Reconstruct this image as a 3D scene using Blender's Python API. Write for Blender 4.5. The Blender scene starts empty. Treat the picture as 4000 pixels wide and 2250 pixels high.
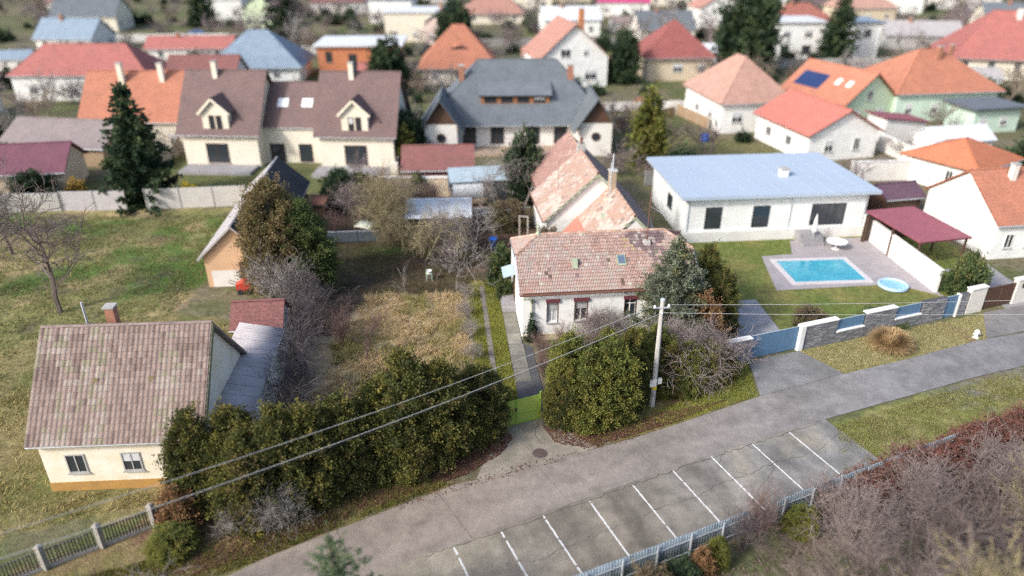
import bpy, math, random
import numpy as np
from mathutils import Vector, Matrix
R = math.radians
SC = bpy.context.scene
COL = SC.collection
# ------------------------------------------------------------------ camera
cam_d = bpy.data.cameras.new('camera'); cam = bpy.data.objects.new('camera', cam_d); COL.objects.link(cam)
cam.location = (0, 0, 26); cam.rotation_euler = (R(90 - 27), 0, 0)
cam_d.sensor_width = 36; cam_d.lens = 36 * 2826 / 4000.0
cam_d.clip_start = 0.5; cam_d.clip_end = 6000
cam_d.dof.use_dof = True; cam_d.dof.focus_distance = 42.0; cam_d.dof.aperture_fstop = 0.068
SC.camera = cam
# ------------------------------------------------------------------ sky, sun, exposure
SUN_AZ = (-0.80, -0.60); SUN_EL = 34
W = bpy.data.worlds.new('World'); SC.world = W; W.use_nodes = True
nt = W.node_tree; bg = nt.nodes['Background']
sky = nt.nodes.new('ShaderNodeTexSky'); sky.sky_type = 'NISHITA'; sky.sun_disc = False
sky.sun_elevation = R(SUN_EL); sky.sun_rotation = math.atan2(SUN_AZ[0], SUN_AZ[1]) % (2 * math.pi)
sky.dust_density = 3.0; sky.air_density = 1.0
nt.links.new(sky.outputs[0], bg.inputs[0]); bg.inputs[1].default_value = 0.15
sun_d = bpy.data.lights.new('sun', 'SUN'); sun = bpy.data.objects.new('sun', sun_d); COL.objects.link(sun)
sun_d.energy = 2.1; sun_d.angle = R(7); sun_d.color = (1.0, 0.965, 0.91)
ce = math.cos(R(SUN_EL))
n_ = math.hypot(*SUN_AZ)
to_sun = Vector((SUN_AZ[0] / n_ * ce, SUN_AZ[1] / n_ * ce, math.sin(R(SUN_EL))))
sun.rotation_euler = to_sun.to_track_quat('Z', 'Y').to_euler(); sun.location = (0, 0, 90)
SC.view_settings.view_transform = 'Standard'; SC.view_settings.look = 'None'
SC.view_settings.exposure = 0.85; SC.view_settings.gamma = 1.0; SC.view_settings.use_curve_mapping = False
SC.cycles.use_denoising = False; SC.cycles.filter_width = 1.3; SC.cycles.use_adaptive_sampling = False
SC.cycles.max_bounces = 6; SC.cycles.transparent_max_bounces = 4

# ------------------------------------------------------------------ materials
MATS = {}
def mat(name, c1, c2=None, scale=2.0, rough=0.85, bump=0.0, bscale=30.0, metal=0.0, spec=0.3, fine=0.25, c3=None, coord='Object'):
    """noise-mottled procedural material"""
    if name in MATS: return MATS[name]
    m = bpy.data.materials.new(name); m.use_nodes = True; t = m.node_tree; N = t.nodes; L = t.links
    b = N['Principled BSDF']; b.inputs['Roughness'].default_value = rough; b.inputs['Metallic'].default_value = metal
    b.inputs['Specular IOR Level'].default_value = spec
    tc = N.new('ShaderNodeTexCoord')
    n1 = N.new('ShaderNodeTexNoise'); n1.inputs['Scale'].default_value = scale; n1.inputs['Detail'].default_value = 6; n1.inputs['Roughness'].default_value = 0.65
    L.new(tc.outputs[coord], n1.inputs['Vector'])
    cr = N.new('ShaderNodeValToRGB'); cr.color_ramp.elements[0].position = 0.36; cr.color_ramp.elements[1].position = 0.64
    c2 = c2 or tuple(x * 0.8 for x in c1)
    cr.color_ramp.elements[0].color = (*c1, 1); cr.color_ramp.elements[1].color = (*c2, 1)
    if c3:
        e = cr.color_ramp.elements.new(0.72); e.color = (*c3, 1)
    L.new(n1.outputs['Fac'], cr.inputs['Fac'])
    n2 = N.new('ShaderNodeTexNoise'); n2.inputs['Scale'].default_value = bscale; n2.inputs['Detail'].default_value = 3
    L.new(tc.outputs[coord], n2.inputs['Vector'])
    mr = N.new('ShaderNodeMapRange'); mr.inputs[1].default_value = 0.25; mr.inputs[2].default_value = 0.75
    mr.inputs[3].default_value = 1 - fine; mr.inputs[4].default_value = 1 + fine
    L.new(n2.outputs['Fac'], mr.inputs[0])
    mx = N.new('ShaderNodeMix'); mx.data_type = 'RGBA'; mx.blend_type = 'MULTIPLY'; mx.inputs[0].default_value = 1
    L.new(cr.outputs['Color'], mx.inputs[6]); L.new(mr.outputs[0], mx.inputs[7]); L.new(mx.outputs[2], b.inputs['Base Color'])
    if bump:
        bp = N.new('ShaderNodeBump'); bp.inputs['Strength'].default_value = bump; bp.inputs['Distance'].default_value = 0.05
        L.new(n2.outputs['Fac'], bp.inputs['Height']); L.new(bp.outputs[0], b.inputs['Normal'])
    MATS[name] = m; return m

def attr_mat(name, rough=0.8, spec=0.2, fine=0.25, fscale=6.0, bump=0.0, bscale=25, transl=0.0):
    """colour from the mesh's own Col attribute times a fine noise"""
    m = bpy.data.materials.new(name); m.use_nodes = True; t = m.node_tree; N = t.nodes; L = t.links
    b = N['Principled BSDF']; b.inputs['Roughness'].default_value = rough; b.inputs['Specular IOR Level'].default_value = spec
    a = N.new('ShaderNodeAttribute'); a.attribute_name = 'Col'
    tc = N.new('ShaderNodeTexCoord'); n = N.new('ShaderNodeTexNoise'); n.inputs['Scale'].default_value = fscale; n.inputs['Detail'].default_value = 5
    n.inputs['Roughness'].default_value = 0.7
    L.new(tc.outputs['Object'], n.inputs['Vector'])
    mr = N.new('ShaderNodeMapRange'); mr.inputs[1].default_value = 0.28; mr.inputs[2].default_value = 0.72; mr.inputs[3].default_value = 1 - fine; mr.inputs[4].default_value = 1 + fine
    L.new(n.outputs['Fac'], mr.inputs[0])
    mx = N.new('ShaderNodeMix'); mx.data_type = 'RGBA'; mx.blend_type = 'MULTIPLY'; mx.inputs[0].default_value = 1
    L.new(a.outputs['Color'], mx.inputs[6]); L.new(mr.outputs[0], mx.inputs[7]); L.new(mx.outputs[2], b.inputs['Base Color'])
    if bump:
        n2 = N.new('ShaderNodeTexNoise'); n2.inputs['Scale'].default_value = bscale; n2.inputs['Detail'].default_value = 4
        L.new(tc.outputs['Object'], n2.inputs['Vector'])
        bp = N.new('ShaderNodeBump'); bp.inputs['Strength'].default_value = bump; bp.inputs['Distance'].default_value = 0.08
        L.new(n2.outputs['Fac'], bp.inputs['Height']); L.new(bp.outputs[0], b.inputs['Normal'])
    if transl:
        tr = N.new('ShaderNodeBsdfTranslucent'); L.new(mx.outputs[2], tr.inputs['Color'])
        ms = N.new('ShaderNodeMixShader'); ms.inputs[0].default_value = transl
        L.new(b.outputs[0], ms.inputs[1]); L.new(tr.outputs[0], ms.inputs[2]); L.new(ms.outputs[0], N['Material Output'].inputs['Surface'])
    MATS[name] = m; return m

def roof_mat(name, c1, c2, course=0.33, rough=0.85):
    """far tiled roof: mottled clay with thin course lines and tile joints in the relief"""
    m = mat(name, c1, c2, scale=0.7, rough=rough, bump=0.0, bscale=7, fine=0.32)
    t = m.node_tree; N = t.nodes; L = t.links; b = N['Principled BSDF']
    tc = N.new('ShaderNodeTexCoord')
    w = N.new('ShaderNodeTexWave'); w.bands_direction = 'Z'; w.wave_profile = 'SAW'; w.inputs['Scale'].default_value = 0.314 / (course * 0.62) ; w.inputs['Distortion'].default_value = 0.15
    L.new(tc.outputs['Object'], w.inputs['Vector'])
    bp = N.new('ShaderNodeBump'); bp.inputs['Strength'].default_value = 0.9; bp.inputs['Distance'].default_value = 0.09
    L.new(w.outputs['Fac'], bp.inputs['Height']); L.new(bp.outputs[0], b.inputs['Normal'])
    return m

M_LEAF = attr_mat('foliage', rough=0.75, spec=0.15, fine=0.2, fscale=3.0, transl=0.22)
M_GRASS = attr_mat('grass_blades', rough=0.85, spec=0.1, fine=0.2, fscale=3.0, transl=0.25)
M_TILE = attr_mat('clay_tile', rough=0.85, spec=0.2, fine=0.3, fscale=9.0, bump=0.25, bscale=30)
M_GROUND = attr_mat('earth_and_turf', rough=0.95, spec=0.1, fine=0.42, fscale=2.2, bump=0.9, bscale=9)
M_STONE = attr_mat('stone_pieces', rough=0.8, spec=0.25, fine=0.3, fscale=8.0, bump=0.3, bscale=40)
M_CONC = attr_mat('concrete_surface', rough=0.9, spec=0.2, fine=0.22, fscale=1.4, bump=0.35, bscale=22)
def add_broom(m):
    t = m.node_tree; N = t.nodes; L = t.links; tc = N.new('ShaderNodeTexCoord'); mp = N.new('ShaderNodeMapping'); mp.inputs['Rotation'].default_value = (0, 0, R(-24)); mp.inputs['Scale'].default_value = (14, .6, 1)
    n = N.new('ShaderNodeTexNoise'); n.inputs['Scale'].default_value = 2.2; n.inputs['Detail'].default_value = 3; L.new(tc.outputs['Object'], mp.inputs[0]); L.new(mp.outputs[0], n.inputs['Vector'])
    b = N['Principled BSDF']; src = b.inputs['Base Color'].links[0].from_socket; mr = N.new('ShaderNodeMapRange'); mr.inputs[1].default_value = .3; mr.inputs[2].default_value = .7; mr.inputs[3].default_value = .92; mr.inputs[4].default_value = 1.08
    mx = N.new('ShaderNodeMix'); mx.data_type = 'RGBA'; mx.blend_type = 'MULTIPLY'; mx.inputs[0].default_value = 1
    L.new(n.outputs['Fac'], mr.inputs[0]); L.new(src, mx.inputs[6]); L.new(mr.outputs[0], mx.inputs[7]); L.new(mx.outputs[2], b.inputs['Base Color'])
add_broom(M_CONC)
white = mat('white_render', (0.82, 0.82, 0.80), (0.68, 0.68, 0.65), 0.9, bump=0.12, fine=0.08)
white2 = mat('off_white_render', (0.72, 0.70, 0.66), (0.62, 0.60, 0.57), 0.7, bump=0.1, fine=0.06)
cream = mat('cream_render', (0.72, 0.67, 0.56), (0.64, 0.59, 0.49), 0.7, bump=0.1, fine=0.06)
beige = mat('beige_render', (0.60, 0.50, 0.37), (0.54, 0.45, 0.33), 0.7, bump=0.1, fine=0.06)
pale_green = mat('pale_green_render', (0.58, 0.68, 0.48), (0.52, 0.62, 0.44), 0.7, bump=0.1, fine=0.05)
mint = mat('mint_render', (0.52, 0.66, 0.56), (0.48, 0.60, 0.51), 0.7, bump=0.1, fine=0.05)
peach = mat('peach_render', (0.62, 0.40, 0.24), (0.55, 0.36, 0.23), 0.7, bump=0.1, fine=0.08)
orange_brick = mat('orange_brick', (0.50, 0.19, 0.095), (0.43, 0.165, 0.085), 1.5, bump=0.2, fine=0.12)
ochre = mat('ochre_plinth', (0.42, 0.24, 0.07), (0.34, 0.20, 0.07), 1.5, bump=0.2)
grey_render = mat('grey_render', (0.42, 0.41, 0.39), (0.33, 0.32, 0.31), 0.8, bump=0.15, fine=0.1)
glass = mat('window_glass', (0.025, 0.032, 0.042), (0.035, 0.042, 0.05), 0.6, rough=0.12, spec=0.6, fine=0.05)
frame_w = mat('white_frame', (0.78, 0.78, 0.76), (0.72, 0.72, 0.7), rough=0.5, fine=0.04)
frame_b = mat('brown_frame', (0.10, 0.055, 0.04), (0.08, 0.045, 0.03), rough=0.6)
brick_red = mat('chimney_brick', (0.36, 0.17, 0.11), (0.27, 0.13, 0.09), 4, bump=0.3)
r_orange = roof_mat('orange_tiles', (0.43, 0.18, 0.115), (0.35, 0.15, 0.10))
r_red = roof_mat('red_tiles', (0.38, 0.14, 0.125), (0.31, 0.12, 0.11))
r_dred = roof_mat('dark_red_tiles', (0.22, 0.095, 0.09), (0.18, 0.085, 0.08))
r_mauve = roof_mat('mauve_brown_tiles', (0.185, 0.125, 0.12), (0.155, 0.108, 0.105))
r_grey = roof_mat('grey_tiles', (0.145, 0.165, 0.19), (0.115, 0.135, 0.155))
r_blue = roof_mat('blue_grey_tiles', (0.23, 0.30, 0.38), (0.19, 0.25, 0.32))
r_pink = roof_mat('faded_pink_tiles', (0.40, 0.215, 0.175), (0.32, 0.175, 0.145))
r_salmon = roof_mat('salmon_tiles', (0.44, 0.27, 0.22), (0.36, 0.22, 0.18))
r_maroon = roof_mat('maroon_sheet', (0.31, 0.095, 0.12), (0.27, 0.085, 0.105), rough=0.6)
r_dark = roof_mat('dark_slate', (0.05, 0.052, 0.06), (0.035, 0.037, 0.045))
r_old = roof_mat('weathered_brown_tiles', (0.30, 0.23, 0.21), (0.21, 0.16, 0.15))
r_asb = mat('weathered_fibre_cement', (0.40, 0.38, 0.38), (0.31, 0.295, 0.295), 1.2, bump=0.2, fine=0.2, c3=(0.40, 0.33, 0.28))
r_flat = mat('pale_flat_roof', (0.38, 0.45, 0.54), (0.355, 0.425, 0.515), 0.25, rough=0.6, fine=0.04)
r_whiteflat = mat('white_flat_roof', (0.60, 0.62, 0.65), (0.55, 0.57, 0.60), 0.4, fine=0.05)
zinc = mat('zinc_sheet', (0.52, 0.56, 0.60), (0.46, 0.49, 0.53), 1.0, rough=0.5, metal=0.25, spec=0.5, fine=0.12)
zinc_blue = mat('pale_blue_sheet', (0.42, 0.52, 0.58), (0.36, 0.45, 0.50), 0.8, rough=0.55, metal=0.15, fine=0.12)
fence_sheet = mat('galvanised_fence_sheet', (0.36, 0.43, 0.48), (0.27, 0.33, 0.37), 1.2, rough=0.5, metal=0.3, spec=0.5, fine=0.2)
dark_metal = mat('dark_steel', (0.04, 0.045, 0.05), (0.03, 0.03, 0.035), rough=0.6)
rust = mat('rusty_steel', (0.20, 0.09, 0.06), (0.13, 0.06, 0.045), 6, rough=0.8)
green_paint = mat('pale_green_paint', (0.36, 0.41, 0.29), (0.31, 0.35, 0.25), 5, rough=0.6)
green_gate = mat('lime_green_gate_paint', (0.27, 0.39, 0.075), (0.33, 0.40, 0.09), 2.2, rough=0.55, fine=0.12)
blue_slat = mat('blue_grey_slats', (0.10, 0.19, 0.30), (0.09, 0.165, 0.26), 2, rough=0.5, fine=0.06)
maroon_paint = mat('maroon_shutter_box', (0.16, 0.045, 0.055), (0.13, 0.04, 0.05), rough=0.6)
shutter_m = mat('grey_roller_shutter', (0.42, 0.42, 0.41), (0.36, 0.36, 0.35), rough=0.6)
curtain_m = mat('pale_curtain', (0.55, 0.56, 0.57), (0.46, 0.47, 0.49), 3, rough=0.8)
concrete_pole = mat('pole_concrete', (0.50, 0.49, 0.46), (0.42, 0.41, 0.38), 4, bump=0.2)
wire_m = mat('pale_cable', (0.45, 0.46, 0.46), (0.36, 0.37, 0.37), rough=0.5)
wood = mat('old_timber', (0.26, 0.17, 0.10), (0.18, 0.12, 0.08), 4, bump=0.3)
bark = mat('bark', (0.15, 0.12, 0.095), (0.105, 0.085, 0.07), 6, bump=0.5)
bark_grey = mat('grey_bark', (0.30, 0.27, 0.25), (0.21, 0.185, 0.17), 5, bump=0.4)
bark_yel = mat('lichen_bark', (0.30, 0.26, 0.14), (0.20, 0.16, 0.10), 2.5, bump=0.4)
bark_red = mat('reddish_twigs', (0.20, 0.13, 0.11), (0.14, 0.09, 0.08), 3, bump=0.3)
bark_dark = mat('dark_twigs', (0.12, 0.10, 0.105), (0.08, 0.065, 0.07), 3, bump=0.3)
paint_w = mat('worn_white_paint', (0.72, 0.72, 0.70), (0.60, 0.60, 0.58), 6, rough=0.8, fine=0.2, c3=(0.30, 0.29, 0.27))
tarmac = mat('dark_asphalt', (0.11, 0.11, 0.115), (0.075, 0.075, 0.08), 1.5, bump=0.3)
pave = mat('grey_paving', (0.32, 0.31, 0.32), (0.26, 0.25, 0.26), 1.0, bump=0.2, fine=0.1)
water = mat('pool_water', (0.03, 0.30, 0.42), (0.08, 0.40, 0.50), 0.5, rough=0.06, spec=0.5, fine=0.12, bump=0.35, bscale=4)
blue_plastic = mat('blue_plastic', (0.02, 0.12, 0.55), (0.02, 0.10, 0.45), rough=0.4, spec=0.5)
panel_m = mat('blue_grey_panel', (0.085, 0.105, 0.125), (0.065, 0.08, 0.095), 1.5, rough=0.7)
solar_m = mat('solar_panel', (0.02, 0.035, 0.11), (0.025, 0.045, 0.13), 1, rough=0.15, spec=0.6)

# ------------------------------------------------------------------ tagging and mesh helpers
def tag(o, label=None, cat=None, group=None, kind=None):
    if label: o['label'] = label
    if cat: o['category'] = cat
    if group: o['group'] = group
    if kind: o['kind'] = kind
    return o
def empty(name, loc, yaw=0):
    o = bpy.data.objects.new(name, None); COL.objects.link(o); o.empty_display_size = 0.3
    o.location = (loc[0], loc[1], loc[2] if len(loc) > 2 else 0); o.rotation_euler = (0, 0, R(yaw)); return o
def thing(name, label, cat, loc, yaw=0, group=None):
    return tag(empty(name, loc, yaw), label, cat, group)
def link(name, me, parent=None):
    o = bpy.data.objects.new(name, me); COL.objects.link(o); o.parent = parent; return o
def copy_tree(o, parent=None):
    c = o.copy(); COL.objects.link(c); c.parent = parent
    for ch in list(o.children): copy_tree(ch, c)
    return c

class MB:
    def __init__(s): s.v = []; s.f = []
    def add(s, v, f):
        k = len(s.v); s.v.extend([tuple(p) for p in v]); s.f.extend([tuple(i + k for i in q) for q in f]); return s
    def box(s, x0, y0, z0, x1, y1, z1):
        return s.add([(x0, y0, z0), (x1, y0, z0), (x1, y1, z0), (x0, y1, z0), (x0, y0, z1), (x1, y0, z1), (x1, y1, z1), (x0, y1, z1)],
                     [(0, 3, 2, 1), (4, 5, 6, 7), (0, 1, 5, 4), (1, 2, 6, 5), (2, 3, 7, 6), (3, 0, 4, 7)])
    def bar(s, a, b, w, h):
        """box along a-b, width w (horizontal), height h"""
        a = Vector(a); b = Vector(b); d = (b - a).normalized(); up = Vector((0, 0, 1))
        if abs(d.z) > 0.95: up = Vector((0, 1, 0))
        r = d.cross(up).normalized() * (w / 2); u = r.cross(d).normalized() * (h / 2)
        return s.add([a - r - u, a + r - u, a + r + u, a - r + u, b - r - u, b + r - u, b + r + u, b - r + u],
                     [(0, 1, 2, 3), (7, 6, 5, 4), (0, 4, 5, 1), (1, 5, 6, 2), (2, 6, 7, 3), (3, 7, 4, 0)])
    def prism(s, pts, z0, z1):
        n = len(pts)
        return s.add([(x, y, z0) for x, y in pts] + [(x, y, z1) for x, y in pts],
                     [tuple(range(n - 1, -1, -1)), tuple(range(n, 2 * n))] + [(i, (i + 1) % n, n + (i + 1) % n, n + i) for i in range(n)])
    def extr(s, pts3, vec):
        n = len(pts3); vec = Vector(vec); P = [Vector(p) for p in pts3]
        return s.add(P + [p + vec for p in P], [tuple(range(n - 1, -1, -1)), tuple(range(n, 2 * n))] + [(i, (i + 1) % n, n + (i + 1) % n, n + i) for i in range(n)])
    def slab(s, pts3, t):
        P = [Vector(p) for p in pts3]; nn = Vector((0, 0, 0))
        for i in range(len(P)): nn += P[i].cross(P[(i + 1) % len(P)])
        nn.normalize()
        if nn.z < 0: nn = -nn; P.reverse()
        return s.extr(P, nn * t)
    def tube(s, pts, rad, n=5, cap=True):
        P = [Vector(p) for p in pts]; k = len(s.v); m = len(P)
        rads = rad if hasattr(rad, '__len__') else [rad] * m
        for i, p in enumerate(P):
            d = (P[min(i + 1, m - 1)] - P[max(i - 1, 0)])
            d = d.normalized() if d.length > 1e-9 else Vector((0, 0, 1))
            a = d.cross(Vector((0.31, 0.17, 0.93))) if abs(d.z) < 0.9 else d.cross(Vector((1, 0.1, 0)))
            a.normalize(); b = d.cross(a)
            for j in range(n):
                t = 2 * math.pi * j / n
                q = p + (a * math.cos(t) + b * math.sin(t)) * rads[i]; s.v.append((q.x, q.y, q.z))
        for i in range(m - 1):
            for j in range(n):
                j2 = (j + 1) % n
                s.f.append((k + i * n + j, k + i * n + j2, k + (i + 1) * n + j2, k + (i + 1) * n + j))
        if cap:
            s.f.append(tuple(k + j for j in range(n - 1, -1, -1))); s.f.append(tuple(k + (m - 1) * n + j for j in range(n)))
        return s
    def lathe(s, prof, n=16, c=(0, 0, 0)):
        k = len(s.v); m = len(prof)
        for r, z in prof:
            for j in range(n):
                t = 2 * math.pi * j / n; s.v.append((c[0] + r * math.cos(t), c[1] + r * math.sin(t), c[2] + z))
        for i in range(m - 1):
            for j in range(n):
                j2 = (j + 1) % n; s.f.append((k + i * n + j, k + i * n + j2, k + (i + 1) * n + j2, k + (i + 1) * n + j))
        s.f.append(tuple(k + j for j in range(n - 1, -1, -1))); s.f.append(tuple(k + (m - 1) * n + j for j in range(n)))
        return s
    def build(s, name, m, parent=None, smooth=False):
        me = bpy.data.meshes.new(name); me.from_pydata(s.v, [], s.f); me.materials.append(m)
        if smooth: me.shade_smooth()
        me.update(); return link(name, me, parent)

def np_mesh(name, V, F, cols, m, smooth=False):
    """V (n,3); F (k,4) or (k,3) indices; cols (n,3)"""
    me = bpy.data.meshes.new(name); V = np.asarray(V, np.float32); F = np.asarray(F, np.int32)
    k, q = F.shape
    me.vertices.add(len(V)); me.vertices.foreach_set('co', V.ravel())
    me.loops.add(k * q); me.loops.foreach_set('vertex_index', F.ravel())
    me.polygons.add(k); me.polygons.foreach_set('loop_start', np.arange(k, dtype=np.int32) * q); me.polygons.foreach_set('loop_total', np.full(k, q, np.int32))
    me.update(calc_edges=True)
    if cols is not None:
        a = me.color_attributes.new('Col', 'FLOAT_COLOR', 'POINT')
        c4 = np.ones((len(V), 4), np.float32); c4[:, :3] = cols; a.data.foreach_set('color', c4.ravel())
    me.materials.append(m)
    me.shade_smooth() if smooth else me.shade_flat()
    return me

# ------------------------------------------------------------------ value noise for painting the ground
_rng = np.random.default_rng(5)
_LAT = _rng.random((256, 256))
def vnoise(x, y, s):
    x = np.asarray(x) * s + 1000.3; y = np.asarray(y) * s + 1000.7
    xi = np.floor(x).astype(int); yi = np.floor(y).astype(int); fx = x - xi; fy = y - yi
    fx = fx * fx * (3 - 2 * fx); fy = fy * fy * (3 - 2 * fy)
    g = lambda a, b: _LAT[a % 256, b % 256]
    return (g(xi, yi) * (1 - fx) + g(xi + 1, yi) * fx) * (1 - fy) + (g(xi, yi + 1) * (1 - fx) + g(xi + 1, yi + 1) * fx) * fy
def fbm(x, y, s): return (vnoise(x, y, s) * 0.5 + vnoise(x, y, s * 2.1) * 0.3 + vnoise(x, y, s * 4.3) * 0.2)
def in_poly(x, y, poly):
    x = np.asarray(x); y = np.asarray(y); ins = np.zeros(x.shape, bool); n = len(poly)
    for i in range(n):
        x0, y0 = poly[i]; x1, y1 = poly[(i + 1) % n]
        c = ((y0 > y) != (y1 > y)) & (x < (x1 - x0) * (y - y0) / (y1 - y0 + 1e-12) + x0); ins ^= c
    return ins
# house frame of the white house: origin its front left wall corner
HO = (0.72, 43.0); HY = 5.9
_c, _s = math.cos(R(HY)), math.sin(R(HY))
def HL(lx, ly, z=0.0): return (HO[0] + lx * _c - ly * _s, HO[1] + lx * _s + ly * _c, z)
# ------------------------------------------------------------------ ground
ROAD_S = [(-40, 7), (-26, 13.6), (-14, 19.3), (-5.69, 23.15), (-1.22, 25.35), (4, 27.75), (9.65, 30.4), (15.72, 33.1), (20.04, 34.8), (29.04, 38.3), (33.45, 39.8), (50, 45.5), (80, 56)]
ROAD_N = [(-44, 2.5), (-34, 8.8), (-22, 16.6), (-17, 19.9), (-12.5, 22.84), (-11.4, 23.7), (-7.85, 25.82), (-2.82, 28.7), (-1.3, 29.1), (2.38, 30.6), (5.76, 31.9), (9.73, 33.73), (15.18, 36.4), (21.26, 38.8), (25.86, 40.45), (32.25, 42.95), (36.05, 43.95), (50, 48.8), (80, 59)]
LEFT_PLOT = [(-75, 33), (-26, 33), (-24.5, 50), (-26, 69), (-75, 67)]
def paint_ground(x, y):
    n1 = fbm(x, y, 0.35); n2 = fbm(x + 37, y - 11, 0.9); n3 = fbm(x - 90, y + 55, 0.12)
    jx = x + (n2 - 0.5) * 1.6; jy = y + (fbm(x + 9, y + 77, 0.8) - 0.5) * 1.6
    C = np.zeros(x.shape + (3,)); 
    def c(v): return np.array(v)
    def blend(mask, col): 
        m = np.clip(mask, 0, 1)[..., None]; C[:] = C * (1 - m) + col * m
    ramp = lambda a, lo, hi: np.clip((a - lo) / (hi - lo), 0, 1)
    C[:] = c((0.150, 0.135, 0.085))
    blend(ramp(n3, 0.42, 0.62), c((0.105, 0.120, 0.050)))
    blend(ramp(n1, 0.55, 0.75) * 0.7, c((0.20, 0.165, 0.115)))
    # open plot on the left
    m = in_poly(jx, jy, LEFT_PLOT).astype(float)
    blend(m, c((0.19, 0.185, 0.075)))
    blend(m * ramp(n1, 0.45, 0.68), c((0.36, 0.28, 0.15)))
    blend(m * ramp(fbm(x + 5, y + 200, 0.16), 0.52, 0.66) * 0.85, c((0.075, 0.145, 0.03)))
    blend(m * ramp(fbm(x + 60, y + 20, 0.5), 0.62, 0.75) * 0.7, c((0.11, 0.095, 0.07)))
    # house A plot
    m = in_poly(jx, jy, [(-40, 22), (-15, 27), (-15, 45), (-26, 47), (-40, 38)]).astype(float)
    blend(m * 0.9, c((0.215, 0.18, 0.085))); blend(m * ramp(n1, 0.5, 0.7), c((0.13, 0.135, 0.05)))
    # white house's garden: straw, then a dark littered yard behind it
    g = in_poly(jx, jy, [(-15.8, 27), (-1.9, 34), (-2.4, 38), (-3.9, 50.5), (-14, 50.5), (-16.5, 44)]).astype(float)
    blend(g, c((0.44, 0.345, 0.21)))
    blend(g * ramp(n1, 0.5, 0.68) * 0.8, c((0.19, 0.165, 0.065)))
    blend(g * ramp(fbm(x + 15, y - 33, 0.5), 0.58, 0.72) * 0.6, c((0.36, 0.24, 0.155)))
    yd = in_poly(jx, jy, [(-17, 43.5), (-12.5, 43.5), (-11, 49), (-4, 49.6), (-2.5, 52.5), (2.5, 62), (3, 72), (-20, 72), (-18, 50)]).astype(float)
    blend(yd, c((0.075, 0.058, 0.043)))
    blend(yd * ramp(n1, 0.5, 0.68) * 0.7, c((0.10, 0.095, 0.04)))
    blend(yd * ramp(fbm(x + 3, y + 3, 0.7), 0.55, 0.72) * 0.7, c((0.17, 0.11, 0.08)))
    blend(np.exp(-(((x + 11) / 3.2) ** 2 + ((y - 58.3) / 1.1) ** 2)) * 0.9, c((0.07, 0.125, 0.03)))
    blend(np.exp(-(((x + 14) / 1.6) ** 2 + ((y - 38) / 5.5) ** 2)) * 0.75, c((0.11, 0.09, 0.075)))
    # drive with grass strips
    lx = (x - HO[0]) * _c + (y - HO[1]) * _s; ly = -(x - HO[0]) * _s + (y - HO[1]) * _c
    st = ((lx > -3.35) & (lx < -1.0) & (ly > -9.4) & (ly < 9.5)).astype(float)
    blend(st, c((0.20, 0.20, 0.05))); blend(st * ramp(n1, 0.5, 0.66) * 0.8, c((0.26, 0.215, 0.06)))
    # verge in front of the hedges
    v = in_poly(jx, jy, [(-30, 12), (-17, 20), (-7.8, 25.9), (-2.8, 28.8), (-1.5, 33.6), (-8, 30), (-15, 27.5), (-22, 23)]).astype(float)
    blend(v, c((0.20, 0.155, 0.08))); blend(v * ramp(n1, 0.48, 0.62) * 0.9, c((0.135, 0.145, 0.04))); blend(v * ramp(n2, 0.56, 0.7) * 0.8, c((0.17, 0.095, 0.07)))
    v = in_poly(jx, jy, [(2.2, 31), (5.8, 31.7), (15.2, 36.3), (15.7, 40.5), (9, 38.5), (3, 36)]).astype(float)
    blend(v, c((0.165, 0.145, 0.055))); blend(v * ramp(n2, 0.52, 0.68) * 0.8, c((0.19, 0.115, 0.075)))
    v = in_poly(jx, jy, [(11.5, 35.5), (15.2, 36.3), (15.9, 40.4), (13.5, 39.8)]).astype(float); blend(v, c((0.13, 0.145, 0.045)))
    # strip before the stone clad wall and the lawn behind it
    v = in_poly(x, y, [(19.3, 41.7), (21.2, 38.7), (34, 43.4), (36, 47.2)]).astype(float)
    blend(v, c((0.30, 0.265, 0.135))); blend(v * ramp(n1, 0.5, 0.68) * 0.8, c((0.20, 0.20, 0.06)))
    v = in_poly(jx, jy, [(13, 41), (40, 49), (39, 66), (12, 62)]).astype(float)
    blend(v, c((0.135, 0.165, 0.045))); blend(v * ramp(n1, 0.48, 0.7) * 0.8, c((0.23, 0.20, 0.075))); blend(v * ramp(n3, 0.5, 0.62) * 0.5, c((0.085, 0.13, 0.03)))
    # rough grass beyond the bays
    v = in_poly(jx, jy, [(18.4, 33.6), (20.5, 34.9), (34, 40.2), (60, 48), (60, 40), (24, 30.5), (17.3, 28.6)]).astype(float)
    blend(v, c((0.175, 0.185, 0.06))); blend(v * ramp(n1, 0.5, 0.66) * 0.9, c((0.27, 0.25, 0.11)))
    blend(v * ramp(fbm(x * 0.5 + y, y * 0.5, 0.5), 0.55, 0.68) * 0.8, c((0.17, 0.16, 0.145)))
    # garden in the near right corner
    v = in_poly(jx, jy, [(-20, 9.5), (2.4, 20.6), (24, 30.2), (70, 42), (60, -10), (-20, -10)]).astype(float)
    blend(v, c((0.125, 0.095, 0.08))); blend(v * ramp(n1, 0.5, 0.7), c((0.10, 0.105, 0.055))); blend(v * ramp(n2, 0.55, 0.7), c((0.19, 0.145, 0.12)))
    # back gardens of the second row
    v = in_poly(jx, jy, [(-40, 73.5), (-12, 73.5), (-12, 81), (-40, 82)]).astype(float); blend(v * 0.8, c((0.12, 0.13, 0.05)))
    v = in_poly(jx, jy, [(14, 74), (36, 76), (32, 94), (14, 100)]).astype(float); blend(v * 0.85, c((0.155, 0.145, 0.065)))
    return C * (0.80 + 0.40 * fbm(x, y, 3.0))[..., None]
def lines(*segs):
    o = []
    for a, b, st in segs: o.extend(np.arange(a, b, st))
    return np.array(o)
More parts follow.
